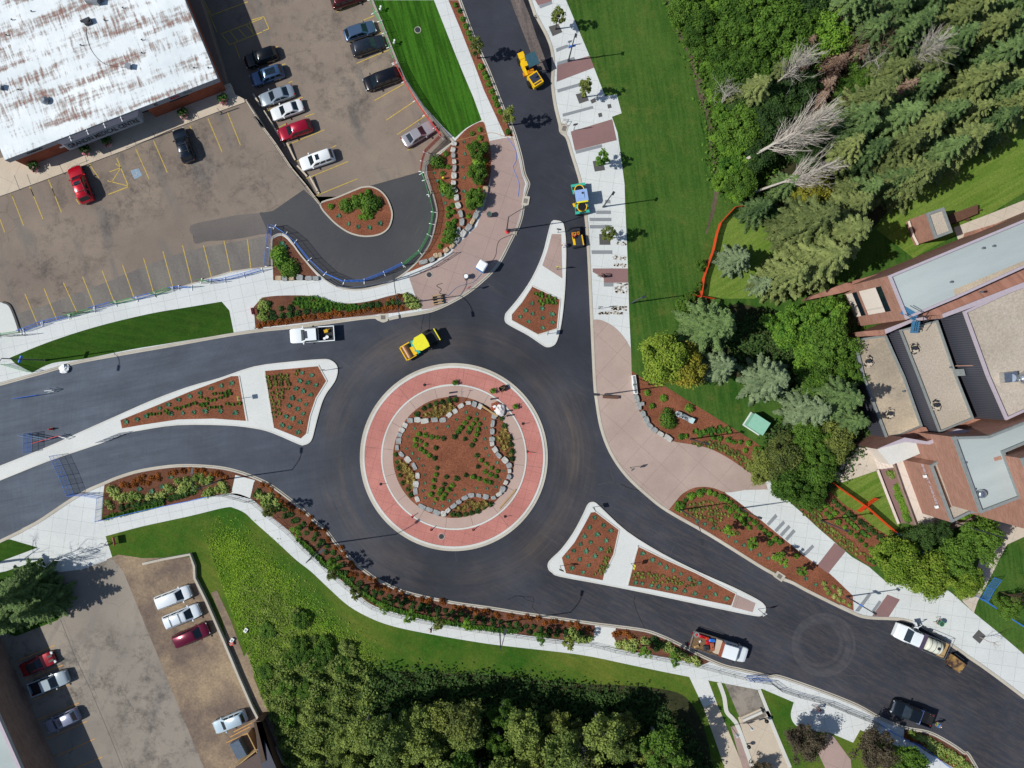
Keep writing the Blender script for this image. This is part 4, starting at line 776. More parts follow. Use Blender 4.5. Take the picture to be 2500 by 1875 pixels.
# north ledge in front of the wing
cb('north_ledge', '31: 665,858 780,790 1060,722 1400,580 2212,225 3200,-190 3200,-160 1062,735 1000,800 690,895', 3.0, 'brick', 'brick', zp=3.0) if False else cb('north_ledge', '31: 392,940 430,905 700,800 1000,715 1500,520 1790,395 1800,350 2212,225 3200,-200 3200,-120 2212,290 1060,760 680,880', 2.5, 'brick', 'brick')
# steps
stp = thing('entrance_steps', 'cream concrete entrance steps beside the courthouse porch', 'stairs', P(*T('32: 1010,690')[0], 0))
for k in range(5):
    a = P(*T('32: 940,690')[0], 0).lerp(P(*T('32: 1070,665')[0], 0), k/5)-stp.location; B().box(a+Vector((.3, 0, .1+.07*k)), (.42, 3.0, .2+.14*k), .35).build('step', M['cream_deck'], stp)
# planters, deck, hedges
sheet('deck', T('32: 1115,712 1200,700 1400,1180 1660,1225 1470,1325 1380,1290 1290,1250'), .3, 'cream_deck'); slab('deck', T('32: 1115,712 1200,700 1420,1150 1680,1220 1470,1325 1380,1290 1290,1250'), .29, 'cream_deck', bot=0)
def wallthing(label, spec, a, c_, h, mat, cap=None, z0=0):
    px = T(spec); w_ = W2(px, h); t = thing('garden_wall', label, 'wall', w_[0])
    b = B(); strip(b, px, a, c_, z0, h-.08 if cap else h); o = b.build('wall', M[mat], t, fix=True); o.location = -w_[0]
    if cap: b = B(); strip(b, px, a-.04, c_+.04, h-.08, h); o = b.build('coping', M[cap], t, fix=True); o.location = -w_[0]
    return t
wallthing('straight cream coped wall between the small lawn and the brick border', '32: 978,785 1060,1000 1155,1240', -.12, .12, .5, 'brick_brown', 'cream_deck')
wallthing('brown brick wall between hedge and cream courthouse deck', '32: 1115,740 1190,960 1300,1255 1375,1290', -.12, .12, .9, 'brick_brown')
wallthing('brown brick wall along the southern edge of the courthouse deck', '32: 1470,1340 1560,1290 1700,1235 1810,1190', -.2, .2, .9, 'brick_brown')
sheet('brick_pavement', T('32: 990,785 1060,745 1110,745 1240,1080 1290,1250 1210,1235 1165,1235 1070,1000'), .13, 'brick_band')
# --- brick kiosk
kz = 4.2
ks = thing('brick_utility_shed', 'small brick utility shed with a gravel roof on the lawn north of the courthouse', 'shed')
b = B(); kp = block(b, '31: 1380,212 1530,160 1605,372 1455,428', kz, 0, kz, 0, 1); b.build('wall', [M['brick'], M['roof_gravel']], ks); b = B(); para(b, kp, kz+.003, .35, .2); b.build('parapet', M['trim_grey'], ks)
b = B(); b.prism(W2(T('31: 1235,285 1385,235 1450,420 1318,472'), 1.0), 0, 1.0); 
wallthing('short pale wall left of the brick utility shed', '31: 1240,275 1280,400 1318,475', -.1, .1, .8, 'brick', 'cream_deck')
tb = thing('timber_rack', 'stack of long brown timber beams lying beside the brick shed', 'timber', P(*T('31: 1700,225')[0], .12))
for k in range(7):
    a = P(*T('31: 1580,%d' % (228+k*12))[0], .9)-tb.location; c2 = P(*T('31: 1700,%d' % (185+k*12))[0], .9)-tb.location; d2 = P(*T('31: 1820,%d' % (140+k*11))[0], .9)-tb.location
    for u, v in ((a, c2), (c2, d2)):
        m_ = (u+v)/2; B().box(m_, ((v-u).length, .18, .16), math.atan2((v-u).y, (v-u).x)).build('beam', M['wood_dark'], tb)
for s_ in ('31: 1605,300', '31: 1715,270', '31: 1810,190'): q = P(*T(s_)[0], 0)-tb.location; B().box(Vector((q.x, q.y, .4)), (.2, .2, .8)).build('post', M['wood_dark'], tb)
# --- refuse shed, bottom left
rs = thing('refuse_shed', 'brown roofed refuse shed beside the gravel lot at the bottom', 'shed')
zs = 2.9
b = B(); rp = block(b, '03: 2150,1275 2212,1270 13: 20,1265 180,1640 350,2100 03: 2400,2200 2180,1560', zs, .1, zs, 0, 1); b.build('wall', [M['wood_dark'], M['corrugated']], rs)
for q in range(1): B().prism(W2(T('03: 2140,1278 2212,1262 13: 15,1262 100,1600 60,1620 03: 2190,1530'), zs+.15), zs, zs+.15).build('roof', [M['shed_brown'] if 'shed_brown' in M else plain('shed_brown', '#4a3c30', .8)], rs)
B().prism(W2(T('03: 1985,1655 2180,1530 2260,1700 2200,2200'), 2.2), .1, 2.2).build('lean_to_roof', M['shed_roof'], rs)
for s_ in ('03: 2090,1370 2175,1540', '03: 1990,1650 2175,1500'):
    pp = W2(T(s_), 1.9); d = pp[1]-pp[0]; m_ = (pp[0]+pp[1])/2; B().box((m_.x, m_.y, 1.0), (d.length, .12, 1.9), math.atan2(d.y, d.x)).build('fence_panel', M['wood'], rs)
dz = thing('dumpster', 'ribbed blue-grey dumpster inside the refuse shed yard', 'dumpster', P(*T('03: 2035,1470')[0], .12), R(-62)); plain('bin_blue', '#4a5a6c', .5)
B().box((0, 0, .65), (2.3, 1.4, 1.2)).build('body', M['bin_blue'], dz)
b = B()
for k in range(9): b.box((-1.0+k*.25, 0, 1.27), (.14, 1.35, .08))
b.build('lid', M['bin_blue'], dz)
# --- long concrete barrier wall by the gravel lot
bw = T('02: 1200,1580 1380,1540 1600,1500 1635,1600 03: 1640,60 1740,260 1880,580 2010,890 2120,1140 2190,1275 13: 70,1290 150,1450 240,1620')
b = B(); strip(b, bw, -.15, .15, 0, .75); tag(b.build('barrier_wall', M['kerb'], fix=True), 'long white guard rail wall around the gravel lot with the parked cars', 'wall')
# ================================================================ VEHICLES
def lerp(a, b, t): return a + (b-a)*t
def car_mesh(kind, L, W, Hh, pm, parent, glassm='glass'):
    h = L/2
    prof = {'sedan': (.93, .92, .70, .90, .21, .05, -.19, -.35), 'suv': (1.02, 1.02, .86, 1.02, .23, .08, -.40, -.475), 'hatch': (.98, .98, .78, .95, .25, .08, -.33, -.46),
            'van': (1.02, 1.02, .85, 1.02, .31, .15, -.42, -.485), 'sport': (.90, .86, .68, .86, .13, -.03, -.20, -.36), 'pickup': (1.05, 1.05, .98, 1.12, .23, .12, -.10, -.135)}[kind]
    zr_, belt, zf, zc, xw, xf, xr, xb = prof
    def top(x):
        return float(np.interp(x, [-.5, -.47, -.35, -.1, xw, xw+.03, .42, .485, .5], [zr_-.12, zr_, belt+.02, belt, belt, zc, (zc+zf)/2+.03, zf, zf-.16]))
    xs = [-.5, -.488, -.45, -.36, -.2, 0, xw, .32, .42, .47, .492, .5]
    wf = [.80, .90, .97, 1, 1, 1, .99, .98, .95, .89, .80, .70]
    if kind == 'pickup': xs = [-.5, -.495, -.45, -.36, -.2, 0, xw, .32, .42, .47, .492, .5]; wf = [.95, .97, .99, 1, 1, 1, .99, .98, .96, .91, .84, .78]
    b = B(); rings = []
    for x, f in zip(xs, wf):
        w_ = W/2*f; t = top(x); X = x*L
        half = [(w_*.93, .24), (w_, .42), (w_, t-.26), (w_*.985, t-.11), (w_*.92, t-.02), (w_*.55, t+.015), (0, t+.03)]
        rings.append([Vector((X, y, z)) for y, z in half] + [Vector((X, -y, z)) for y, z in half[-2::-1]])
    b.loft(rings, closed=True, caps=True)
    # greenhouse
    wb, wt = W/2*.90, W/2*.74
    bb = [(xw*L, wb*.80), (xw*L-.14, wb), (xb*L+.12, wb), (xb*L, wb*.84)]
    tt = [(xf*L, wt*.78), (xf*L-.14, wt), (xr*L+.12, wt), (xr*L, wt*.82)]
    ringf = lambda q, z: [Vector((x, y, z)) for x, y in q] + [Vector((x, -y, z)) for x, y in q[::-1]]
    t2 = [(lerp(x, (xf+xr)/2*L, .05), y*.93) for x, y in tt]
    b.loft([ringf(bb, belt-.03), ringf(tt, Hh-.05), ringf(t2, Hh)], closed=True, caps=True)
    body = b.build('body', pm, parent, smooth=False, fix=True)
    body.data.polygons.foreach_set('use_smooth', [True]*len(body.data.polygons))
    try: body.data.set_sharp_from_angle(angle=R(38))
    except Exception: pass
    zb, zt = belt+.0, Hh-.06
    def quad(p, name, mat=None, th=.02):
        c0 = Vector((0, 0, .9)); n_ = (p[1]-p[0]).cross(p[3]-p[0]).normalized()
        if n_.dot(sum(p, Vector())/4 - Vector(((xf+xr)/2*L, 0, 1.1))) < 0: n_ = -n_
        q = [v + n_*.012 for v in p]; q2 = [v - n_*th for v in p]
        m_ = B(); m_.add(q+q2, [(0, 1, 2, 3), (7, 6, 5, 4), (0, 4, 5, 1), (1, 5, 6, 2), (2, 6, 7, 3), (3, 7, 4, 0)]); return m_.build(name, M[mat or glassm], parent, fix=True)
    def ins(p, u=.08, v=.08):
        f = lambda a, c_: p[0].lerp(p[1], a).lerp(p[3].lerp(p[2], a), c_)
        return [f(u, v), f(1-u, v), f(1-u, 1-v), f(u, 1-v)]
    y0, y1 = wb*.82, wt*.80
    quad(ins([Vector((xw*L, -y0, zb)), Vector((xw*L, y0, zb)), Vector((xf*L, y1, zt)), Vector((xf*L, -y1, zt))], .03, .04), 'windshield')
    y0, y1 = wb*.86, wt*.84
    quad(ins([Vector((xb*L, -y0, zb)), Vector((xb*L, y0, zb)), Vector((xr*L, y1, zt)), Vector((xr*L, -y1, zt))], .05, .10), 'rear_window')
    for s in (1, -1):
        xa0, xa1 = xw*L-.14, xb*L+.12; xc0, xc1 = xf*L-.14, xr*L+.12
        n_ = 3 if kind in ('suv', 'van') else 2
        for k in range(n_):
            a, c_ = k/n_+.02, (k+1)/n_-.02
            p = [Vector((lerp(xa0, xa1, a), s*wb, zb)), Vector((lerp(xa0, xa1, c_), s*wb, zb)), Vector((lerp(xc0, xc1, c_), s*wt, zt)), Vector((lerp(xc0, xc1, a), s*wt, zt))]
            quad(ins(p, .04, .12), 'side_window')
    return prof
def wheels(parent, L, W, r=.33, wd=.22, xs=None):
    xs = xs or (.31*L, -.30*L)
    for x in xs:
        for s in (1, -1):
            y = s*(W/2-.12); wl_ = B().cyl((x, y-wd/2, r), (x, y+wd/2, r), r, r, 18).build('wheel', M['tyre'], parent)
            B().cyl((x, y+s*(wd/2-.01), r), (x, y+s*(wd/2+.015), r), r*.6, r*.55, 12).build('rim', M['rim'], wl_)
def lights(parent, L, W, zf=.68, zr_=.8, inset=.0):
    for s in (1, -1):
        B().box((L/2-.17-inset, s*W*.33, zf), (.30, .34, .14), -s*.35).build('headlight', M['headlight'], parent)
        B().box((-L/2+.07, s*W*.36, zr_), (.14, .22, .22), s*.2).build('taillight', M['taillight'], parent)
def mirror(parent, x, W, z=1.0, mat=None):
    for s in (1, -1): B().box((x, s*(W/2+.08), z), (.14, .24, .14), s*.2).build('mirror', mat or M['black'], parent)
def car(kind, label, cat, pt, head, col, dims, zg=0.02, sun=None, rack=False, group=None, metal=.35, roofcol=None, glassm='glass'):
    L, W, Hh = dims; c_ = T(pt)[0] if isinstance(pt, str) else pt
    zz = zg(*c_) if callable(zg) else zg; loc = P(*c_, zz+.8); loc.z = zz
    t = thing({'van': 'minivan', 'sport': 'sports_car', 'suv': 'sport_utility_vehicle', 'hatch': 'hatchback', 'sedan': 'sedan', 'pickup': 'pickup_truck'}[kind], label, cat, loc, R(head), group)
    pm = paint('paint_'+col, col, .25, metal); pr = car_mesh(kind, L, W, Hh, pm, t, glassm); wheels(t, L, W, .36 if kind in ('suv', 'pickup') else .32); lights(t, L, W, .70 if kind != 'sedan' else .62)
    mirror(t, pr[4]*L-.25, W, pr[1]+.02, pm)
    xf, xr = pr[5]*L, pr[6]*L
    B().box((L/2-.01, 0, .45), (.06, W*.62, .16)).build('front_grille', M['black'], t)
    if sun == 'small': B().box((xf-.55, 0, Hh+.005), (.5, W*.40, .03)).build('sunroof', M['glass'], t)
    if sun == 'pano': B().box((lerp(xf, xr, .45), 0, Hh+.005), (abs(xf-xr)*.62, W*.46, .03)).build('sunroof', M['glass'], t)
    if rack:
        for s in (1, -1): B().tube([(xf-.3, s*W*.33, Hh+.06), (xr+.3, s*W*.33, Hh+.06)], .02).build('roof_rail', M['steel_dark'], t)
        for k in (.25, .7): B().box((lerp(xf, xr, k), 0, Hh+.08), (.06, W*.7, .04)).build('roof_bar', M['black'], t)
    return t
SUV, SED, VAN, HAT = (4.65, 1.87, 1.68), (4.7, 1.82, 1.45), (5.1, 1.98, 1.76), (4.35, 1.78, 1.52)
car('suv', 'red sport utility vehicle with small sunroof parked below the clinic sign', 'car', '00: 678,1555', 112, '#b80d24', (5.1, 1.95, 1.85), sun='small', rack=True)
car('suv', 'dark navy sport utility vehicle with roof rails parked in front of the clinic walk', 'car', '00: 1548,1225', 109, '#15202e', (4.6, 1.85, 1.7), rack=True)
car('suv', 'dark red car cut by the top edge of the picture', 'car', '10: 790,-20', 18, '#4a0c12', SUV, lotz)
car('hatch', 'pale blue hatchback, upper of the two cars nosed against the green fence', 'car', '10: 892,258', 18, '#5a7391', HAT, lotz, metal=.6)
car('suv', 'dark slate sport utility vehicle just below the pale blue hatchback', 'car', '10: 962,385', 18, '#2a303b', SUV, lotz, sun='small')
car('van', 'black minivan with its rear against the red fence', 'car', '10: 1082,665', 199, '#11131b', VAN, lotz)
car('sedan', 'silver mauve sedan alone near the corner of the red fence', 'car', '10: 1385,1128', 31, '#a5a3a8', SED, lotz, metal=.3)
car('suv', 'black sport utility vehicle half in the clinic shadow', 'car', '10: 60,482', 199, '#0d1013', SUV, lotz)
car('suv', 'blue-grey sport utility vehicle with a large glass roof beside the clinic shadow', 'car', '10: 112,635', 199, '#4a6488', SUV, lotz, sun='pano', metal=.5)
car('sedan', 'silver sedan parked between the blue-grey car and the white sedan', 'car', '10: 192,803', 199, '#a3b0ba', (4.8, 1.85, 1.47), lotz, metal=.5)
car('sedan', 'white sedan parked directly above the crimson car', 'car', '10: 278,925', 199, '#d6dadb', (4.5, 1.8, 1.45), lotz, metal=0)
car('suv', 'crimson crossover car below the white sedan', 'car', '10: 348,1095', 199, '#a00c2c', SUV, lotz)
car('suv', 'white crossover with a small sunroof, lowest car of the lower lot', 'car', '10: 533,1345', 199, '#dfe3e4', (4.75, 1.88, 1.7), lotz, sun='small', rack=False, metal=0)
car('van', 'white minivan, uppermost car on the gravel lot', 'car', '03: 1458,220', 21, '#dbe2e6', (4.9, 1.9, 1.7), .13, metal=0)
car('van', 'white wagon with two dark roof bars on the gravel lot', 'car', '03: 1532,380', 22, '#d4dde4', (5.1, 1.92, 1.72), .13, rack=True, metal=0)
car('van', 'maroon minivan below the white wagon on the gravel lot', 'car', '03: 1610,540', 23, '#6a1230', (4.95, 1.9, 1.72), .13)
car('suv', 'pale blue-white car alone at the lower end of the gravel lot', 'car', '03: 1938,1272', 202, '#b9ccd6', (4.5, 1.82, 1.6), .13, metal=.2)
car('suv', 'silver sport utility vehicle with white lit roof between shadowed stalls', 'car', '03: 522,1262', 205, '#9a9fb4', (4.6, 1.85, 1.65), .13, sun='small')
sc_ = car('sport', 'red convertible sports car with black hood stripes by the brick building', 'car', '03: 318,782', 24, '#8f1220', (4.75, 1.9, 1.32), .13)
B().box((1.55, .3, .83), (1.3, .28, .03)).build('hood_stripe', M['black'], sc_); B().box((1.55, -.3, .83), (1.3, .28, .03)).build('hood_stripe', M['black'], sc_); B().box((-.55, 0, 1.31), (1.0, 1.1, .04)).build('soft_top', M['black'], sc_)
# pickups
def bed(t, x0, x1, W, z0, z1, mat, lin='black', tail=True):
    B().box(((x0+x1)/2, 0, z0), (x1-x0, W-.1, .08)).build('cargo_bed', M[lin], t)
    for s in (1, -1): B().box(((x0+x1)/2, s*(W/2-.06), (z0+z1)/2), (x1-x0, .12, z1-z0+.08)).build('bed_side', mat, t)
    if tail: B().box((x0+.05, 0, (z0+z1)/2), (.1, W-.04, z1-z0+.06)).build('tailgate', mat, t)
def pickup(label, pt, head, col, L=5.8, W=2.0, zg=0.0, extra=None, cat='truck', Hh=1.9, tail=True):
    c_ = T(pt)[0]; loc = P(*c_, .9); loc.z = zg; t = thing('pickup_truck', label, cat, loc, R(head)); pm = paint('paint_'+col, col, .25, 0)
    h = L/2; W2_ = W/2
    b = B(); rings = []
    for x, f, z in ((-.14, 1, 1.12), (0, 1, 1.12), (.22, 1, 1.12), (.26, .99, 1.16), (.42, .97, 1.10), (.475, .90, 1.04), (.495, .80, .92)):
        w_ = W2_*f; half = [(w_*.95, .34), (w_, .5), (w_, z-.2), (w_*.96, z-.04), (w_*.55, z+.02), (0, z+.03)]
        rings.append([Vector((x*L, y, zz)) for y, zz in half] + [Vector((x*L, -y, zz)) for y, zz in half[-2::-1]])
    b.loft(rings)
    bb = [(.24*L, W2_*.80), (.22*L, W2_*.93), (-.135*L, W2_*.93)]; tt = [(.125*L, W2_*.70), (.105*L, W2_*.78), (-.12*L, W2_*.78)]
    rf = lambda q, z: [Vector((x, y, z)) for x, y in q] + [Vector((x, -y, z)) for x, y in q[::-1]]
    b.loft([rf(bb, 1.10), rf(tt, Hh-.05), rf([(x*.97, y*.95) for x, y in tt], Hh)]); bo = b.build('cab', pm, t, fix=True); bo.data.polygons.foreach_set('use_smooth', [True]*len(bo.data.polygons))
    try: bo.data.set_sharp_from_angle(angle=R(38))
    except Exception: pass
    def q(p, name, mat='glass'):
        n_ = (p[1]-p[0]).cross(p[3]-p[0]).normalized(); n_ = n_ if n_.dot(sum(p, Vector())/4-Vector((0, 0, 1.3))) > 0 else -n_
        B().add([v+n_*.012 for v in p]+[v-n_*.03 for v in p], [(0, 1, 2, 3), (7, 6, 5, 4), (0, 4, 5, 1), (1, 5, 6, 2), (2, 6, 7, 3), (3, 7, 4, 0)]).build(name, M[mat], t, fix=True)
    V = Vector
    q([V((.237*L, -W2_*.76, 1.15)), V((.237*L, W2_*.76, 1.15)), V((.132*L, W2_*.66, Hh-.07)), V((.132*L, -W2_*.66, Hh-.07))], 'windshield')
    q([V((-.134*L, -W2_*.8, 1.25)), V((-.134*L, W2_*.8, 1.25)), V((-.122*L, W2_*.7, Hh-.1)), V((-.122*L, -W2_*.7, Hh-.1))], 'rear_window')
    for s in (1, -1):
        for a, c2 in ((.2, .055), (.04, -.115)):
            q([V((a*L, s*W2_*.93, 1.18)), V((c2*L, s*W2_*.93, 1.18)), V((c2*L+.0, s*W2_*.795, Hh-.1)), V(((a*L-.42) if a > .1 else a*L, s*W2_*.795, Hh-.1))], 'side_window')
    wheels(t, L, W, .4, .26); lights(t, L, W, .86, .95, .02); mirror(t, .19*L, W, 1.25, pm)
    if extra is None or extra != 'flat': bed(t, -L/2, -.145*L, W, .72, 1.18, pm, tail=tail)
    return t
w1 = pickup('white crew cab pickup with yellow tools in its open bed on the western road', '11: 492,1235', 184, '#dfe5e8', 6.0, 2.05)
B().box((.62, 0, 1.905), (.36, 1.0, .02), .06).build('sunroof', M['navy'], w1)
tc = thing('plate_compactor', 'yellow plate compactor lying in the white pickup bed', 'tool', w1.location + Matrix.Rotation(R(184), 3, 'Z')@Vector((-1.9, -.35, .8)), .3); B().box((0, 0, .25), (.5, .42, .4)).build('engine', M['yellow'], tc); B().tube([(.2, 0, .4), (.55, .1, .7), (.55, .1, .3)], .03).build('handle', M['yellow'], tc)
for k, (x, y, nm, mt) in enumerate(((-2.0, .45, 'white plastic pail, larger of two in the pickup bed', 'white'), (-1.65, .62, 'white plastic pail, smaller of two in the pickup bed', 'white'))):
    p_ = w1.location + Matrix.Rotation(R(184), 3, 'Z')@Vector((x, y, .77)); t_ = thing('pail', nm, 'bucket', p_); B().cyl((0, 0, 0), (0, 0, .4), .17-.03*k, .21-.04*k, 14).build('bucket', M[mt], t_); B().cyl((0, 0, .4), (0, 0, .43), .22-.04*k, .22-.04*k, 14).build('lid', M['white'], t_)
w4 = pickup('black pickup truck with a chrome grille stopped on the southern road', '33: 1268,1198', 160, '#0f161c', 5.7, 2.0)
B().box((2.75, 0, 1.0), (.22, 1.3, .12)).build('chrome_grille', M['chrome'], w4); plain('toolbox', '#8a9ccc', .35, .3); B().box((-.95, 0, 1.22), (.42, 1.95, .22)).build('toolbox', M['toolbox'], w4)
w5 = pickup('silver pickup truck with a dark bed parked in the brick building shadow', '03: 415,940', 21, '#93a2aa', 5.3, 1.9, .13)
# flatbed crew truck
w2 = thing('flatbed_truck', 'white crew truck with a wooden flatbed full of coloured tools', 'truck', P(*T('23: 1775,635')[0], .9)*1, R(-17)); w2.location.z = 0
pm = paint('paint_white', '#dfe5e8', .25, 0)
def cabbox(t, x0, x1, W, Hh, pm, hood=1.1):
    b = B(); w_ = W/2; X = [(x0, 1.25), (x1-hood-.55, 1.25)]
    r_ = []
    for x, f, z, zt in ((x0, 1, 1.3, Hh), (x0+.15, 1, 1.3, Hh), (x1-hood-.6, 1, 1.3, Hh), (x1-hood-.05, .98, 1.3, 1.35), (x1-.3, .93, 1.1, 1.2), (x1-.03, .85, 1.0, 1.08)):
        k = .82 if zt > 1.5 else .9
        half = [(w_*f*.97, .45), (w_*f, .7), (w_*f, min(z, zt-.08)), (w_*f*k, zt-.03), (w_*f*k*.6, zt+.02), (0, zt+.03)]
        r_.append([Vector((x, y, zz)) for y, zz in half] + [Vector((x, -y, zz)) for y, zz in half[-2::-1]])
    b.loft(r_); o = b.build('cab', pm, t, fix=True)
    V = Vector; a, c_ = x1-hood-.58, x1-hood-.06
    p = [V((c_, -w_*.82, 1.38)), V((c_, w_*.82, 1.38)), V((a, w_*.76, Hh-.02)), V((a, -w_*.76, Hh-.02))]; n_ = V((.8, 0, .5)).normalized()*.02
    B().add([v+n_ for v in p]+[v-n_ for v in p], [(0, 1, 2, 3), (7, 6, 5, 4), (0, 4, 5, 1), (1, 5, 6, 2), (2, 6, 7, 3), (3, 7, 4, 0)]).build('windshield', M['glass'], t, fix=True)
    for s in (1, -1):
        for u, v in ((a-.05, a-.75), (a-.85, max(x0+.25, a-1.6))):
            if v < u: B().box(((u+v)/2, s*w_*.93, 1.62), (u-v, .06, .5), rx=s*-.32).build('side_window', M['glass'], t)
        B().box((a+.1, s*(w_+.18), 1.45), (.15, .3, .22)).build('mirror', M['steel_dark'], t)
cabbox(w2, .35, 3.9, 2.1, 2.2, pm); wheels(w2, 7.4, 2.1, .42, .3, (2.9, -2.2)); lights(w2, 7.7, 2.1, .9, .9, .0)
plain('bed_boards', '#6b553c', .9, var=.3, sc=5); B().box((-1.75, 0, .95), (4.1, 2.3, .12)).build('flatbed', M['bed_boards'], w2)
for s in (1, -1): B().tube([(-3.8, s*1.15, 1.0), (-3.8, s*1.15, 1.35), (.1, s*1.15, 1.35), (.1, s*1.15, 1.0)], .035).build('side_rail', M['steel'], w2)
B().tube([(-3.8, -1.15, 1.35), (-3.8, 1.15, 1.35)], .035).build('tail_rail', M['steel'], w2); B().box((.22, 0, 1.5), (.12, 2.0, 1.1)).build('headboard', M['brick_red'], w2); B().box((-.25, .1, 1.25), (.7, 1.9, .5)).build('crate', M['concrete_tan'], w2)
def on(t, x, y, z): return t.location + Matrix.Rotation(t.rotation_euler.z, 3, 'Z')@Vector((x, y, z))
for k, (x, y, sx, sy, sz, mt, lb, nm) in enumerate(((-2.6, .75, .9, .4, .5, 'red', 'bright red tool bag, furthest left on the flatbed', 'tool_bag'), (-1.9, .7, .45, .4, .5, 'orange', 'orange tool bag between the red and the blue bag on the flatbed', 'tool_bag'), (-1.2, .65, .8, .4, .45, 'blue', 'blue folded tarp beside the crate on the flatbed', 'tarp'), (-1.6, .2, .5, .5, .4, 'red', 'small red fuel can in the middle of the flatbed', 'fuel_can'), (-.95, -.1, .5, 1.1, .6, 'brick_red', 'red compressor box standing across the flatbed', 'compressor'), (-1.6, -.5, .7, .7, .5, 'steel_dark', 'dark generator on the flatbed', 'generator'), (-2.9, -.75, .7, .3, .3, 'wood', 'small open timber box at the flatbed corner', 'box'), (-2.6, 0, .3, .25, .2, 'white', 'white rag bundle on the bare flatbed boards', 'rag'))):
    t_ = thing(nm, lb, nm.replace('_', ' '), on(w2, x, y, 1.01), w2.rotation_euler.z + .1*k)
    b = B(); b.loft([[Vector((ax*sx/2*f, ay*sy/2*f, z)) for ax, ay in ((1, .8), (.8, 1), (-.8, 1), (-1, .8), (-1, -.8), (-.8, -1), (.8, -1), (1, -.8))] for z, f in ((0, .95), (sz*.3, 1.03), (sz*.8, 1), (sz, .75))]); b.build('body', M[mt], t_, fix=True); B().tube([(-sx*.2, 0, sz), (-sx*.2, 0, sz+.1), (sx*.2, 0, sz+.1), (sx*.2, 0, sz)], .02).build('handle', M['black'], t_)
cone = thing('tyre_stack', 'pale spare tyre with a red cloth inside at the flatbed tail', 'tyre', on(w2, -3.3, .75, 1.01)); B().ring((0, 0, .12), .28, .12, n=18, k=8).build('tyre', M['trim_grey'], cone); B().ball((0, 0, .15), .18, sz=.5).build('cloth', M['red'], cone)
# tank truck + kettle trailer
w3 = thing('tank_truck', 'white truck with open passenger door and a cream water tank', 'truck', P(*T('33: 1340,580')[0], .9), R(157)); w3.location.z = 0
cabbox(w3, .6, 3.75, 2.1, 2.15, pm, 1.25); wheels(w3, 7.3, 2.1, .42, .3, (2.7, -2.1)); lights(w3, 7.4, 2.1, .9, .9)
B().box((-1.6, 0, .9), (4.1, 2.2, .12)).build('flatbed', M['steel_dark'], w3); plain('purple_steel', '#4a3f55', .5); B().box((.2, 0, 1.45), (.5, 2.15, 1.1)).build('headboard', M['purple_steel'], w3)
plain('tank_cream', '#cdcfbf', .5); b = B(); b.loft([[Vector((x, .85*f*math.cos(a), 1.65+.68*f*math.sin(a))) for a in [k*math.pi/8 for k in range(16)]] for x, f in ((-.25, .85), (-.35, .98), (-.45, 1), (-2.2, 1), (-2.3, .98), (-2.4, .85))]); b.build('tank', M['tank_cream'], w3, smooth=True, fix=True)
for x in (-.7, -1.35, -2.0): B().tube([(x, .87*math.cos(a), 1.65+.70*math.sin(a)) for a in [k*math.pi/10 for k in range(11)]], .025).build('tank_strap', M['steel_dark'], w3)
B().cyl((-1.75, 0, 2.3), (-1.75, 0, 2.42), .2, .2, 14).build('tank_lid', M['steel_dark'], w3); B().box((-3.0, 0, 1.1), (1.0, 2.0, .3)).build('tool_tray', M['wood'], w3)
for s in (1, -1): B().tube([(.0, s*1.08, 1.0), (.0, s*1.08, 2.0), (-3.2, s*1.08, 2.0), (-3.2, s*1.08, 1.0)], .03).build('rack', M['steel'], w3)
B().tube([(-3.2, -1.08, 2.0), (-3.2, 1.08, 2.0)], .03).build('rack_bar', M['steel'], w3)
dr = B(); dr.box((1.55, -1.62, 1.1), (.9, .1, .8), -1.0+.15); dr.tube([(1.85, -1.25, 1.5), (1.75, -1.45, 2.05), (1.35, -1.95, 2.05), (1.3, -2.0, 1.5)], .05); dr.build('open_door', pm, w3)
tr = thing('kettle_trailer', 'rusty topped asphalt kettle trailer hitched behind the tank truck', 'trailer', P(*T('33: 1628,775')[0], .8), R(143)); tr.location.z = 0; two('rusty', '#9a7a48', '#3a2c30', .8, 5, .4, .6, fine=.2)
B().box((0, 0, .9), (2.0, 1.45, .8)).build('kettle_box', M['rusty'], tr); wheels(tr, 2, 2.15, .36, .24, (0.0, ));
for s in (1, -1): B().box((0, s*1.0, .78), (1.5, .28, .08)).build('mudguard', M['steel_dark'], tr)
B().cyl((-.8, .5, 1.3), (-.8, .5, 1.6), .08).build('chimney', M['chrome'], tr); B().box((-1.25, 0, .6), (.5, 1.2, .3)).build('burner_rack', M['steel_dark'], tr)
B().tube([(1.0, .5, .5), (1.9, 0, .5), (1.0, -.5, .5)], .05).build('drawbar', M['steel_dark'], tr)
# rollers
def tyrew(t, x, y, r, w_, mat='tyre', nm='drum'): return B().cyl((x, y-w_/2, r), (x, y+w_/2, r), r, r, 24).build(nm, M[mat], t)
plain('bright_yellow', '#e0b312', .4, var=.05); plain('canopy_yellow', '#d8d227', .45, var=.05); plain('amber', '#c07c12', .4)
r1 = thing('pneumatic_roller', 'bright yellow asphalt roller with a dark canopy on the northern road', 'roller', P(1292, 172, .8), R(113)); r1.location.z = 0
b = B(); b.box((1.35, .25, 1.0), (1.7, .8, .8)); b.box((.3, .62, 1.0), (1.9, .35, .7)); b.box((2.0, .3, 1.35), (.9, .8, .3)); b.build('front_body', M['bright_yellow'], r1)
b = B(); b.box((-1.55, -.2, .95), (1.75, 1.5, .9), .18); b.build('rear_body', M['bright_yellow'], r1); b = B(); b.box((-1.4, -.18, 1.42), (1.05, 1.2, .08), .18); b.build('engine_cover', M['navy'], r1)
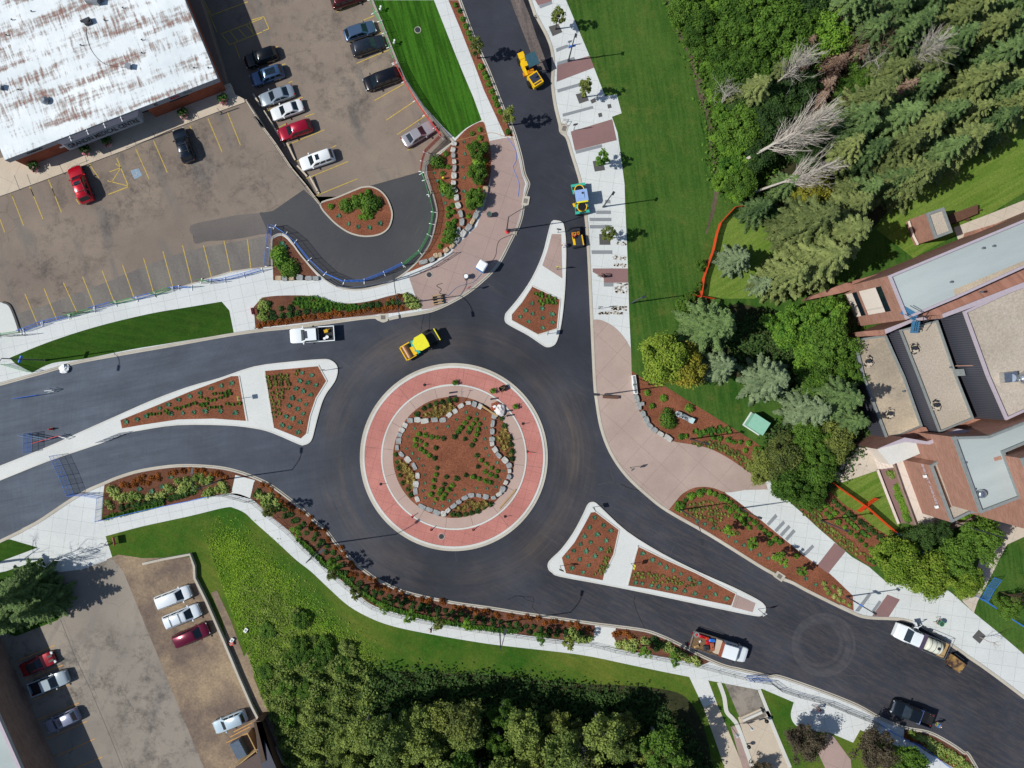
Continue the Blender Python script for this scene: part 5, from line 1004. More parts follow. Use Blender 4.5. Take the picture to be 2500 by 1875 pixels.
b = B(); b.box((-2.18, -.3, 1.42), (.2, 1.1, .06), .18); b.build('rear_vent', M['wood_dark'], r1); B().cyl((-1.35, -.35, 1.4), (-1.35, -.35, 1.75), .14).build('exhaust_pipe', M['navy'], r1)
plain('canopy_teal', '#32525e', .4); b = B(); b.loft([[Vector((x, y, z)) for x, y in ((1.35*f+.05, .55*f-.3), (1.35*f+.05, -.95*f-.3), (-.35, -.95*f-.3), (-.35, .55*f-.3))] for z, f in ((2.75, 1), (2.85, .97))]); b.build('canopy', M['canopy_teal'], r1)
for x, y in ((1.2, .1), (1.2, -1.1), (-.25, .1), (-.25, -1.1)): B().cyl((x, y, 1.2), (x, y, 2.75), .04).build('canopy_post', M['black'], r1)
B().box((-.35, .25, 1.05), (.5, 1.5, .5)).build('step_panel', M['amber'], r1); tyrew(r1, 1.7, .1, .5, 1.6); tyrew(r1, -1.6, 0, .5, 1.7); B().box((.3, -.35, 1.1), (.5, .5, .7)).build('seat', M['black'], r1)
plain('teal', '#3aa894', .4, var=.05); plain('roof_lilac', '#8ba6d0', .4, var=.05)
r2 = thing('tandem_roller', 'teal and yellow tandem roller with a pale blue cab roof at the promenade kerb', 'roller', P(1416, 486, .8), R(-81)); r2.location.z = 0
for s in (1, -1):
    b = B(); b.loft([[Vector((s*(1.25+u), y, z)) for u, y in ((.75, .95), (.75, -.95), (-.55, -.85), (-.55, .85))] for z in (.85, 1.2)]); b.build('drum_hood', M['teal'], r2, fix=True); tyrew(r2, s*1.45, 0, .62, 1.75, 'steel_dark')
    b = B(); b.ring((s*1.15, .05, 1.24), .62, .07, n=20, k=5); b.build('hood_trim', M['bright_yellow'], r2); b = B(); b.cyl((s*1.15, .05, 1.0), (s*1.15, .05, 1.25), .6, .58, 20); b.build('engine_hood', M['black'], r2)
B().box((0, 0, 1.3), (1.2, 1.4, 1.4)).build('cab', M['glass'], r2); b = B(); b.box((-.1, 0, 2.55), (1.5, 1.65, .14)); b.build('cab_roof', M['roof_lilac'], r2); B().box((.75, 0, 2.5), (.2, 1.5, .1)).build('roof_edge', M['canopy_yellow'], r2); B().box((-.1, -.1, 2.66), (.9, .9, .08)).build('roof_panel', M['roof_lilac'], r2); B().cyl((-.35, .15, 2.7), (-.35, .15, 2.78), .13, .13, 14).build('roof_vent', M['steel_dark'], r2)
for x, y in ((.6, .75), (.6, -.75), (-.8, .75), (-.8, -.75)): B().cyl((x, y, 1.2), (x, y, 2.5), .05).build('cab_post', M['bright_yellow'], r2)
B().box((.75, -.95, 1.1), (.5, .25, .3), .3).build('step', M['bright_yellow'], r2)
r4 = thing('soil_compactor', 'yellow canopy roller with a brown drum circling the roundabout', 'roller', P(1027, 840, .9), R(210)); r4.location.z = 0
b = B(); 
for s in (1, -1): b.box((1.95, s*.98, .8), (1.5, .14, .35))
b.box((2.68, 0, .8), (.14, 2.1, .35)); b.box((1.25, .3, .95), (.55, 1.2, .3)); b.build('drum_frame', M['bright_yellow'], r4); plain('drum_brown', '#7a5a40', .35, .5); tyrew(r4, 2.0, 0, .65, 1.75, 'drum_brown')
b = B(); b.add([(.95, 1.05, .9), (1.2, .5, 1.1), (.9, .1, 1.3), (1.2, -.4, 1.1), (.95, -1.05, .9), (.45, -.7, 1.2), (.45, .7, 1.2)], [(0, 1, 2, 3, 4, 5, 6)]); b.box((.8, 0, .8), (.5, 1.9, .5)); b.build('platform', M['teal'], r4)
hexp = [(.85, .55), (.25, 1.0), (-.95, 1.0), (-1.05, .5), (-1.05, -.55), (-.9, -1.0), (.3, -1.0), (.85, -.5)]
b = B(); b.loft([[Vector((x*f-.05, y*f, z)) for x, y in hexp] for z, f in ((2.75, 1), (2.86, .98))]); b.build('canopy', M['canopy_yellow'], r4, fix=True)
for x, y in ((.5, .75), (.5, -.75), (-.8, .8), (-.8, -.8)): B().cyl((x, y, 1.1), (x, y, 2.75), .045).build('canopy_post', M['black'], r4)
B().box((-1.75, 0, 1.15), (1.5, 1.55, .9)).build('engine_hood', M['black'], r4); B().box((-2.55, 0, 1.2), (.14, 1.75, .8)).build('rear_guard', M['canopy_yellow'], r4)
for s in (1, -1): tyrew(r4, -1.3, s*.95, .72, .45, 'tyre', 'wheel')
B().box((-.1, 0, 1.0), (.6, .6, .8)).build('seat', M['black'], r4)
r3 = thing('small_roller', 'small yellow ride-on roller with black frame beside the splitter island', 'roller', P(1404, 581, .5), R(100)); r3.location.z = 0; r3.scale = (1.2, 1.2, 1.15)
B().box((-.45, -.25, .75), (1.15, .9, .45)).build('engine_cover', M['steel_dark'], r3); B().box((-.45, -.72, .95), (1.15, .12, .1)).build('side_trim', M['bright_yellow'], r3); B().box((-.4, .25, .95), (.9, .25, .12)).build('side_trim', M['bright_yellow'], r3); tyrew(r3, -.75, -.1, .38, 1.15, 'steel_dark'); tyrew(r3, .85, -.1, .38, 1.15, 'steel_dark')
B().box((.3, -.1, .75), (.6, .9, .12)).build('floor', M['amber'], r3); B().box((.05, .1, .95), (.4, .4, .35)).build('seat', M['black'], r3); B().tube([(.7, 0, .8), (.6, 0, 1.15)], .03).ring((.58, 0, 1.17), .17, .018).build('steering_wheel', M['black'], r3)
B().tube([(.95, -.5, .6), (1.05, -.5, 1.1), (1.05, .4, 1.1), (.95, .4, .6)], .04).build('roll_frame', M['black'], r3)
# ================================================================ PEOPLE
def person(label, loc, rz, joints, cols, name='person', scale=1.0):
    """joints: dict of local joint positions; one skinned continuous body, clothing by region"""
    J = joints; V = []; E = []; RR = []
    def v(p, r): V.append(Vector(p)); RR.append(r); return len(V)-1
    def ch(i, pts):
        for p, r in pts: k = v(p, r); E.append((i, k)); i = k
        return i
    pel = v(J['pelvis'], .145)
    sp = ch(pel, [(J['waist'], .125), (J['chest'], .155)]); nk = ch(sp, [(J['neck'], .06)]); hd = ch(nk, [(J['head'], .095), (Vector(J['head'])+Vector(J.get('up', (0, 0, .12))), .07)])
    up = Vector(J.get('up', (0, 0, .12)))
    for s in ('l', 'r'):
        sh = ch(sp, [(J['sh'+s], .07), (J['el'+s], .045), (J['wr'+s], .03)])
        d = (Vector(J['wr'+s])-Vector(J['el'+s])).normalized(); sd = d.cross(Vector((0, 0, 1))); sd = sd.normalized() if sd.length > .1 else Vector((0, 1, 0)); dn = Vector((0, 0, -.02))
        pm_ = ch(sh, [(Vector(J['wr'+s])+d*.08, .032)])
        for k, ln in ((-1.5, .065), (-.5, .08), (.5, .075), (1.5, .055)): ch(pm_, [(Vector(J['wr'+s])+d*(.08+ln*.55)+sd*k*.02, .009), (Vector(J['wr'+s])+d*(.08+ln)+sd*k*.021+dn, .008)])
        ch(sh, [(Vector(J['wr'+s])+d*.05+sd*.05, .011), (Vector(J['wr'+s])+d*.09+sd*.06+dn, .009)])
        ch(pel, [(J['hip'+s], .095), (J['kn'+s], .065), (J['an'+s], .042), (Vector(J['an'+s])+Vector(J.get('toe', (.16, 0, -.05))), .035)])
    me = bpy.data.meshes.new('person'); me.from_pydata([p*scale for p in V], E, []); o = bpy.data.objects.new('person', me); COL.objects.link(o)
    o.modifiers.new('s', 'SKIN'); o.modifiers.new('u', 'SUBSURF').levels = 1
    for i, r in enumerate(RR): me.skin_vertices[0].data[i].radius = (r*scale, r*scale)
    me.skin_vertices[0].data[0].use_root = True
    dg = bpy.context.evaluated_depsgraph_get(); dg.update(); m2 = bpy.data.meshes.new_from_object(o.evaluated_get(dg)); bpy.data.objects.remove(o); m2.materials.clear()
    for c_ in cols: m2.materials.append(M[c_])     # skin, shirt, trousers, shoes, hair
    segs = [(E_, RR) for E_ in E]
    def region(p):
        best = None; bd = 9
        for a, c_ in E:
            A, C_ = V[a]*scale, V[c_]*scale; ab = C_-A; t = max(0, min(1, (p-A).dot(ab)/max(ab.length_squared, 1e-6))); dd_ = (p-(A+ab*t)).length
            if dd_ < bd: bd = dd_; best = (a, c_, t)
        return best
    first = {}
    armset = set(); hand = set(); legset = set(); foot_ = set()
    for i, p in enumerate(V):
        for s in ('l', 'r'):
            if (p-Vector(J['wr'+s])).length < 1e-5 or (p-Vector(J['wr'+s])).length < .2 and RR[i] < .034: hand.add(i)
            if (p-Vector(J['an'+s])).length < .22 and RR[i] <= .042: foot_.add(i)
            if (p-Vector(J['hip'+s])).length < 1e-5 or (p-Vector(J['kn'+s])).length < 1e-5: legset.add(i)
    hi = {nk, hd}
    headc = Vector(J['head'])*scale
    for pl in m2.polygons:
        c_ = pl.center; a, bb_, t = region(c_); pl.use_smooth = True
        if bb_ in foot_: k = 3
        elif bb_ in legset or (a in legset): k = 2
        elif a == pel and bb_ == pel+1 and t < .25: k = 2
        elif bb_ in hand and (a in hand or t > .75): k = 0
        elif (c_-headc).length < .2*scale or a == nk: k = 4 if (c_-headc).dot(up.normalized()) > .03 else 0
        else: k = 1
        pl.material_index = k
    o = bpy.data.objects.new(name, m2); COL.objects.link(o); o.location = loc; o.rotation_euler = (0, 0, rz); return tag(o, label, 'person')
STAND = dict(pelvis=(0, 0, .95), waist=(.01, 0, 1.12), chest=(.02, 0, 1.33), neck=(.02, 0, 1.5), head=(.04, 0, 1.62), shl=(.02, .19, 1.42), ell=(.05, .27, 1.15), wrl=(.22, .25, 1.0), shr=(.02, -.19, 1.42), elr=(.05, -.27, 1.15), wrr=(.22, -.25, 1.0),
             hipl=(0, .1, .88), knl=(.08, .11, .5), anl=(-.02, .11, .08), hipr=(0, -.1, .88), knr=(.02, -.11, .5), anr=(-.1, -.11, .08))
BEND = dict(STAND, waist=(.12, 0, 1.08), chest=(.36, 0, 1.16), neck=(.52, 0, 1.16), head=(.64, 0, 1.14), up=(.1, 0, -.02), shl=(.42, .18, 1.12), ell=(.5, .25, .86), wrl=(.62, .2, .62), shr=(.42, -.18, 1.12), elr=(.5, -.25, .86), wrr=(.62, -.2, .62))
SIT = dict(pelvis=(0, 0, .12), waist=(.0, 0, .28), chest=(.05, 0, .5), neck=(.08, 0, .66), head=(.12, 0, .78), shl=(.05, .19, .58), ell=(.15, .28, .36), wrl=(.38, .15, .36), shr=(.05, -.19, .58), elr=(.15, -.28, .36), wrr=(.38, -.15, .36), hipl=(.05, .1, .1), knl=(.42, .14, .1), anl=(.5, .14, -.3), hipr=(.05, -.1, .1), knr=(.42, -.14, .1), anr=(.5, -.14, -.3))
RIDE = dict(pelvis=(-.18, 0, .98), waist=(-.08, 0, 1.13), chest=(.12, 0, 1.3), neck=(.24, 0, 1.42), head=(.32, 0, 1.53), shl=(.14, .18, 1.36), ell=(.32, .24, 1.18), wrl=(.5, .26, 1.02), shr=(.14, -.18, 1.36), elr=(.32, -.24, 1.18), wrr=(.5, -.26, 1.02), hipl=(-.12, .09, .94), knl=(.2, .11, .72), anl=(.05, .1, .34), hipr=(-.12, -.09, .94), knr=(.18, -.11, .86), anr=(.1, -.1, .52))
plain('hair', '#1c1512', .7); plain('cloth_dark', '#1a1a20', .9); plain('hi_vis', '#d83a3a', .7); plain('hi_yellow', '#c8d030', .7); plain('cloth_white', '#cfcac8', .8); plain('cloth_blue', '#4a78b0', .8); plain('jeans', '#4a5870', .9); plain('maroon', '#4a2430', .8); plain('cloth_brown', '#4a3030', .8); plain('helmet', '#8a8d92', .3)
person('worker in red vest sitting on the small yellow roller', on(r3, .1, .1, .95)+Vector((0, 0, .1)), R(100), SIT, ['skin', 'hi_vis', 'amber', 'black', 'canopy_yellow'])
person('worker in white shirt and jeans bending over the splitter island kerb', P(1381, 600, 0), R(190), BEND, ['skin', 'cloth_white', 'jeans', 'black', 'hair'])
person('worker in blue shirt standing at the black pickup tailgate', P(2284, 1768, 0)+Vector((-.15, .3, 0)), R(150), STAND, ['skin', 'cloth_blue', 'hi_yellow', 'black', 'white'])
person('dark clothed walker on the curved southern pavement', P(*T('13: 1500,475')[0], .12), R(200), STAND, ['skin', 'cloth_dark', 'cloth_dark', 'black', 'hair'])
def bike(label, loc, rz, mat):
    t = thing('bicycle', label, 'bicycle', loc, rz)
    for x in (.52, -.52):
        w_ = B().ring((x, 0, .34), .32, .022, axis='Y', n=22, k=5).build('wheel', M['tyre'], t); s_ = B()
        for k in range(8): a = k*math.pi/4; s_.cyl((x, 0, .34), (x+.31*math.cos(a), 0, .34+.31*math.sin(a)), .004, n=3)
        s_.build('spokes', M['steel'], w_)
    B().tube([(-.52, 0, .34), (-.08, 0, .3), (.4, 0, .75), (-.2, 0, .78), (-.08, 0, .3)], .018).tube([(-.52, 0, .34), (-.2, 0, .78)], .012).tube([(.52, 0, .34), (.4, 0, .95)], .016).build('frame', M[mat], t)
    B().tube([(.5, .27, .98), (.4, .1, .98), (.4, -.1, .98), (.5, -.27, .98)], .014).build('handlebar', M['black'], t); B().box((-.22, 0, .9), (.26, .13, .05)).build('saddle', M['black'], t)
    B().cyl((-.08, -.1, .3), (-.08, .1, .3), .02).box((-.0, .12, .22), (.1, .09, .02)).box((-.16, -.12, .38), (.1, .09, .02)).build('pedals', M['steel_dark'], t)
    return t
lc = P(*T('21: 805,745')[0], .14); bike('black bicycle ridden on the promenade beside the reddish brick band', lc, R(175), 'black'); person('cyclist in brown top with dark helmet riding on the promenade', lc, R(175), RIDE, ['skin', 'cloth_brown', 'cloth_dark', 'black', 'black'])
lc = P(*T('33: 462,1140')[0], .12); bike('dark red bicycle ridden on the southern pavement', lc, R(160), 'maroon'); person('cyclist in maroon top riding on the southern pavement', lc, R(160), RIDE, ['skin', 'maroon', 'cloth_dark', 'black', 'hair'])
# ================================================================ LAMPS, SIGNS, FENCES
plain('pole', '#4c525a', .45, .6)
def lamp(label, base, h, head, arms=(), grp='tall street lamps', mid=False):
    p = P(*T(base)[0], .12); t = thing('street_lamp', label, 'street lamp', p, 0, None)
    B().cyl((0, 0, 0), (0, 0, .5), .16, .13, 10).build('base', M['pole'], t); B().cyl((0, 0, .4), (0, 0, h), .10, .06, 10).build('pole', M['pole'], t)
    for a, L in arms:
        d = Vector((math.cos(R(a)), math.sin(R(a)), 0)); pts = [Vector((0, 0, h-.1))] + [d*L*k/6 + Vector((0, 0, h-.1+1.1*math.sin(k/6*math.pi*.55))) for k in range(1, 7)]
        ar = B().tube(pts, .045, 7).build('arm', M['pole'], t); q = pts[-1]; B().box(q+d*.3, (.75, .3, .12), R(a)).build('lamp_head', M['steel_dark'], ar)
    if not arms:
        B().box((.1, 0, h+.02), (.5, .3, .1), R(head)).build('lamp_head', M['steel_dark'], t)
    if mid: B().box((0, 0, h*.6), (.9, .12, .45), R(mid)).build('sign_plate', M['blue'], t)
lamp('straight dark lamp pole on the promenade beside the uppermost brick band', '20: 510,515', 7.8, 80, mid=15)
lamp('straight lamp pole beside the teal roller', '21: 805,155', 7.6, 60)
lamp('straight lamp pole standing at the lawn edge north of the plaza', '21: 1045,965', 7.6, 30)
lamp('curved arm street lamp in the planting bed below the pink plaza', '22: 1460,1120', 8.2, 0, [(-82, 2.2)])
lamp('straight lamp pole in the planted bed east of the concrete walk', '32: 500,1210', 7.2, -20)
lamp('lamp pole at the corner of the planting bed near the tank truck', '33: 715,212', 7.4, -35, mid=-30)
lamp('curved arm street lamp in the shrub bed south of the western road', '02: 1870,868', 10.2, 0, [(84, 2.2)])
lamp('curved arm street lamp between the curved walk and roundabout', '12: 590,1415', 10.4, 0, [(38, 2.4)])
lamp('curved arm street lamp at the bottom of the roundabout bed', '13: 2070,432', 10.4, 0, [(78, 2.2)])
lamp('double arm street lamp in the shrub bed north of the roundabout', '11: 1262,972', 8.4, 0, [(95, 2.0), (-78, 2.4)])
lamp('curved arm street lamp on the brick pavement near the splitter island', '11: 2133,352', 8.6, 0, [(25, 2.2)])
lamp('street lamp on the pink plaza with an arm over the road', '22: 822,148', 8.4, 0, [(176, 2.2)])
lamp('straight lamp pole in the bed below the green electrical box', '22: 1542,525', 7.4, -20)
lamp('lamp pole in the bed edge beside the long concrete walk', '22: 1962,1108', 7.2, -20)
lamp('curved arm street lamp at the left edge above the western road', '01: 392,1450', 9.8, 0, [(-100, 2.2)], mid=70)
lamp('thin lamp pole beside the south corner of the courthouse', '32: 1600,1222', 10.8, -20)
def signpost(label, base, h, kind, rz=0, col='steel', txt=None, tilt=0, z=.14):
    p = P(*T(base)[0], z); t = thing('sign_post', label, 'sign', p, R(rz)); B().cyl((0, 0, 0), (0, 0, h), .035).build('post', M['steel_dark'], t)
    if kind == 'oct': b = B(); b.cyl((.03, 0, h-.35), (.07, 0, h-.35), .38, .38, 8); o = b.build('plate', M['sign_red'], t); o.rotation_euler = (0, 0, 0)
    elif kind == 'round': B().cyl((.03, 0, h-.35), (.07, 0, h-.35), .32, .32, 20).build('plate', M['white'], t); B().cyl((.071, 0, h-.35), (.08, 0, h-.35), .27, .27, 20).build('disc', M['sign_red'], t); B().box((.085, 0, h-.35), (.01, .4, .1)).build('bar', M['white'], t)
    else: B().box((.05, 0, h-.4), (.04, .6, .75)).build('plate', M[col], t)
    if txt:
        o = text(txt, 'lettering', M['white' if kind == 'oct' else 'black'], t, Matrix(((0, 0, 1, .09), (1, 0, 0, 0), (0, 1, 0, h-.37), (0, 0, 0, 1))), None, .26 if len(txt) > 2 else .36, .004)
    return t
plain('sign_red', '#c42040', .5)
signpost('red stop sign on the brick pavement kerb beside the portable toilet', '11: 1815,850', 2.6, 'oct', -60, txt='STOP')
signpost('white speed limit sign reading 40 on the brick strip at the bottom', '23: 1876,1296', 3.4, 'rect', -60, 'white', '40')
signpost('white and red no entry sign beside the driveway barrier', '23: 2010,1262', 2.6, 'round', -55)
signpost('thin sign post with a dark plate at the tip of the northern splitter island', '21: 420,372', 2.4, 'rect', 80, 'steel_dark')
signpost('sign post with a yellow plate on the pink pad of the northern splitter island', '21: 412,685', 2.4, 'rect', 80, 'canopy_yellow')
signpost('thin sign post at the blunt end of the northern splitter island', '21: 332,1228', 2.2, 'rect', 170, 'steel')
signpost('thin sign post on the concrete strip of the promenade near the lawn lamp', '21: 762,1015', 2.6, 'rect', 90, 'steel')
signpost('yellow warning sign on the western splitter bed beside its crosswalk', '02: 2050,180', 2.2, 'rect', 190, 'canopy_yellow')
signpost('dark backed sign beside the eastern bed of the western splitter island', '11: 600,1535', 2.2, 'rect', 100, 'steel_dark')
signpost('yellow warning sign on the bed beside the southern splitter crosswalk', '22: 1040,1575', 2.4, 'rect', -20, 'canopy_yellow')
signpost('dark backed sign at the rounded west end of the southern splitter island', '22: 440,1595', 2.6, 'rect', 250, 'black')
signpost('dark backed sign at the north tip of the southern splitter island', '22: 715,1100', 2.2, 'rect', 20, 'black')
signpost('sign post with white plate at the pink tip of the southern splitter island', '23: 2112,318', 2.6, 'rect', -60, 'white')
signpost('triangular yield sign post standing alone on the pink plaza', '22: 1030,765', 2.4, 'rect', -50, 'steel')
signpost('leaning sign post on the promenade beside the second reddish band', '20: 555,1098', 2.6, 'rect', 100, 'steel')
signpost('slim white marker post on the promenade above the uppermost lamp', '20: 515,385', 1.6, 'rect', 100, 'white')
# red and green notice boards on frames
def board(label, base, col, rz, w_=1.1, h=.9, z=.12):
    t = thing('notice_board', label, 'sign', P(*T(base)[0], z), R(rz)); B().box((0, 0, .75), (.04, w_, h), ry=.25).build('panel', M[col], t)
    for s in (-.45, .45): B().tube([(.25, s, 0), (-.05, s, 1.1), (-.35, s, 0)], .025).build('frame', M['steel'], t)
    b = B()
    for k in range(3): b.box((.03+.05*k-.07, 0, .95-.2*k), (.012, w_*.75, .05), ry=.25)
    b.build('lettering', M['white'], t)
board('red notice board facing the lawn at the southern plaza corner', '02: 985,1375', 'sign_red', 10)
board('red notice board beside the wide western shrub bed', '11: 5,1040', 'sign_red', 190, .9)
# sawhorses / A frames
def aframe(label, base, col, rz, z=0.02, w_=1.0):
    t = thing('sawhorse', label, 'barricade', P(*T(base)[0], z), R(rz))
    for s in (-.45*w_, .45*w_): B().tube([(-.3, s, 0), (0, s, 1.0), (.3, s, 0)], .035).build('leg', M[col], t)
    B().tube([(0, -.5*w_, 1.0), (0, .5*w_, 1.0)], .04).build('top_bar', M[col], t); B().tube([(-.18, -.45*w_, .4), (-.18, .45*w_, .4)], .03).build('cross_bar', M[col], t)
for s_, lb in (('02: 440,115', 'white sawhorse at the end of the blue panel on the western road'), ('02: 560,505', 'white sawhorse beside the red barrier on the western median'), ('02: 690,1465', 'first white sawhorse from the left in the barricade row'), ('02: 760,1462', 'second white sawhorse in the barricade row'), ('02: 880,1415', 'white sawhorse nearest the red notice board'), ('02: 525,1535', 'white sawhorse in the middle of the barricade row under branch shadows'), ('02: 590,1515', 'white sawhorse touching the middle one in the barricade row'), ('02: 390,1580', 'white sawhorse nearest the lower left lawn')):
    aframe(lb, s_, 'white', random.uniform(60, 110), .12 if '1' in s_[4:] else .02)
def railb(label, spec, col, z=.02, zt=.95):
    p = W2(T(spec), z); t = thing('barrier_board', label, 'barricade', p[0]); d = p[-1]-p[0]
    B().box(d/2+Vector((0, 0, zt)), (d.length, .05, .22), math.atan2(d.y, d.x)).build('board', M[col], t)
    for k in (.15, .85): B().cyl(d*k, d*k+Vector((0, 0, zt)), .03).build('leg', M['steel'], t)
railb('red barrier board across the tip of the western median', '02: 300,558 540,490', 'hi_vis'); railb('blue barrier board, upper of the pair left of the median', '02: 255,485 460,525', 'mesh_blue' if 0 else 'blue_steel'); railb('blue barrier board, lower of the pair left of the median', '02: 185,490 390,528', 'blue_steel')
railb('long white barricade rail between the sawhorses of the plaza row', '02: 500,1540 930,1400', 'steel', .12, .7)
rp_ = thing('traffic_cone', 'red traffic cone standing on the western road', 'cone', P(*T('02: 440,440')[0], .02)); B().box((0, 0, .03), (.45, .45, .05)).build('base', M['black'], rp_); B().cyl((0, 0, .05), (0, 0, .95), .17, .05, 14).build('cone', M['hi_vis'], rp_)
# temporary fences
ZF = lambda h: (.15, h)
fence('temporary_fence', 'green temporary mesh fence at the top along the lower car park', 'fence', '10: 980,0 1010,110 1060,180 1100,280 1140,400 1185,530', .2, 1.7, (.15, .9, 1.65), 2.6, 'green', 'mesh_green', feet='white')
fence('temporary_fence', 'red temporary mesh fence curving round the corner of the lower car park', 'fence', '10: 1187,540 1265,690 1360,850 1440,970 1520,1080 1580,1160 1450,1290 1425,1360 1412,1450', .2, 1.7, (.15, .9, 1.65), 2.6, 'red', 'mesh_red', feet='white')
fence('temporary_fence', 'green temporary mesh fence around the outer side of the loop road', 'fence', '10: 1415,1465 1440,1520 1475,1640 11: 1480,50 1515,200 1500,300 1480,395 1400,540 1265,650', .05, 1.7, (.15, .9, 1.65), 2.6, 'green', 'mesh_green', feet='white')
fence('temporary_fence', 'blue temporary mesh fence along the southern side of the loop road', 'fence', '11: 1255,645 1100,720 930,785 760,790 600,720 470,600 350,450 270,385 175,325', .05, 1.8, (.15, .9, 1.75), 2.6, 'blue', 'mesh_blue', feet='white')
fence('temporary_fence', 'blue mesh fence short run on the west side of the small triangular bed', 'fence', '11: 150,330 130,500 115,660', .05, 1.8, (.15, 1.75), 2.6, 'blue', 'mesh_blue', feet='white')
for i_, (sp, c_) in enumerate((('01: 2212,690 2060,735 1900,775 1780,785', 'blue'), ('01: 1770,790 1700,780', 'green'), ('01: 1620,840 1510,840 1460,850', 'blue'), ('01: 1450,850 1310,900', 'green'), ('01: 1310,895 1160,935', 'blue'), ('01: 1150,935 980,975', 'green'), ('01: 975,970 800,1015', 'blue'), ('01: 795,1025 590,1080', 'green'), ('01: 580,1085 360,1140', 'blue'), ('01: 350,1150 200,1205', 'blue'), ('01: 180,1215 0,1240', 'green'))):
    fence('temporary_fence', '%s mesh fence panel, %s from the left along the western pavement' % (c_, ('eleventh', 'tenth', 'ninth', 'eighth', 'seventh', 'sixth', 'fifth', 'fourth', 'third', 'second', 'first')[i_]), 'fence', sp, .15, 1.8, (.12, 1.75), 2.8, c_, 'mesh_'+c_, feet='white', thick=.03, post_r=.03)
fence('temporary_fence', 'green mesh fence panel standing beside the lamp at the left edge', 'fence', '01: 60,1485 280,1548', .15, 1.6, (.15, 1.55), 2.6, 'green', 'mesh_green')
fence('temporary_fence', 'blue mesh fence panel on the western road near the upper kerb', 'fence', '02: 225,-20 430,-60' if 0 else '02: 165,182 365,150', .02, 1.7, (.1, .9, 1.65), 1.1, 'blue', 'mesh_blue')
fence('temporary_fence', 'blue mesh fence panel left of the median tip', 'fence', '02: 265,475 265,630', .02, 1.9, (.1, 1, 1.85), 1.2, 'blue', 'mesh_blue')
fence('temporary_fence', 'long blue grey mesh fence crossing the road below the median', 'fence', '02: 480,660 560,830 620,985', .02, 1.9, (.1, 1, 1.85), 1.3, 'blue', 'mesh_grey')
fence('temporary_fence', 'blue mesh fence run from the road to the western shrub bed', 'fence', '02: 620,990 760,990 870,1010', .12, 1.8, (.1, 1, 1.75), 1.6, 'blue', 'mesh_blue')
fence('temporary_fence', 'blue mesh fence panel along the short end of the western shrub bed', 'fence', '02: 870,1010 855,1205', .12, 1.8, (.1, 1.75), 1.8, 'blue', 'mesh_grey')
fence('temporary_fence', 'blue fence along the lower edge of the western shrub bed', 'fence', '02: 855,1210 1100,1150 1400,1085 1600,1045 1770,1005', .12, .9, (.1, .5, .85), 2.4, 'blue', 'mesh_blue')
fence('temporary_fence', 'silver mesh panel lying over the narrow end of the median', 'fence', '02: 845,550 1040,470', .14, 1.5, (.05, .5, 1.0, 1.45), 1.0, 'steel', 'mesh_blue')
fence('handrail', 'pedestrian handrail along the long curved southern pavement', 'railing', [p for p in smooth(T('02: 1770,1005 1900,1000 2080,1050 12: 0,1060 150,1195 300,1320 420,1445 600,1608 13: 700,60 870,200 1000,300 1250,378 1500,430 1800,480 2212,538 23: 400,585 700,612 900,665 1100,700 1400,750 1640,800 1900,870 2060,910'), n=2)], .12, 1.1, (.1, .6, 1.08), 2.0, 'steel_dark', thick=.02, post_r=.022)
fence('handrail', 'mesh lined handrail beside the southern road from the driveway to the last bed', 'railing', '23: 2060,905 2212,930 33: 150,990 300,1040 420,1070 560,1110 700,1170 850,1230 980,1275', .12, 1.2, (.1, .6, 1.15), 1.8, 'steel_dark', 'mesh_grey', thick=.025)
fence('temporary_fence', 'blue mesh fence beside the last shrub bed at the bottom right', 'fence', '33: 980,1275 1080,1340 1190,1400 1350,1470 1500,1590 1650,1700', .12, 1.2, (.1, 1.15), 2.0, 'blue', 'mesh_blue')
fence('temporary_fence', 'square blue mesh panel by the southern kerb behind the flatbed truck', 'fence', '23: 2010,880 2180,880', .05, 1.9, (.1, 1.0, 1.85), 1.2, 'blue', 'mesh_blue')
fence('handrail', 'steel handrail along the edge of the concrete walk below the loop', 'railing', '11: 1690,545 1500,665 1300,745 1100,800 950,830 800,845 700,830 600,770', .16, 1.0, (.5, .98), 1.6, 'steel', thick=.04)
fence('temporary_fence', 'orange construction fence at the right edge of the large lawn', 'fence', '21: 2070,150 1900,170 1780,300 1750,390 1720,530 1680,640 1640,760 1620,900 1600,960', .14, 1.3, (.1, .65, 1.25), 2.4, 'orange', 'mesh_orange')
fence('temporary_fence', 'short orange construction fence crossing the end of the longer one', 'fence', '21: 1545,905 1640,920 1725,935', .14, 1.2, (.1, .6, 1.15), 1.6, 'orange', 'mesh_orange')
fence('temporary_fence', 'orange construction fence across the courthouse front lawn', 'fence', '32: 570,885 720,990 870,1095 1000,1210 1110,1305', .14, 1.3, (.1, .65, 1.25), 2.2, 'orange', 'mesh_orange')
fence('temporary_fence', 'orange fence piece crossing the longer one on the courthouse lawn', 'fence', '32: 800,1130 870,1070 945,1020', .14, 1.3, (.1, .65, 1.25), 1.4, 'orange', 'mesh_orange')
fence('temporary_fence', 'blue mesh fence continuing under the trees below the courthouse', 'fence', '32: 1115,1305 1200,1370 1300,1450 1420,1520', .14, 1.3, (.1, 1.25), 2.4, 'blue', 'mesh_blue')
fence('temporary_fence', 'blue mesh fence along the lawn at the right edge', 'fence', '33: 1710,165 1850,230 2000,330 2100,400 2212,470 2500,650', .14, 1.0, (.1, .5, .95), 2.4, 'blue', 'mesh_blue')
fence('temporary_fence', 'blue mesh panel beside the bare bush at the right edge', 'fence', '33: 1845,235 1900,130 1960,50', .14, 1.6, (.1, 1.55), 1.6, 'blue', 'mesh_blue')
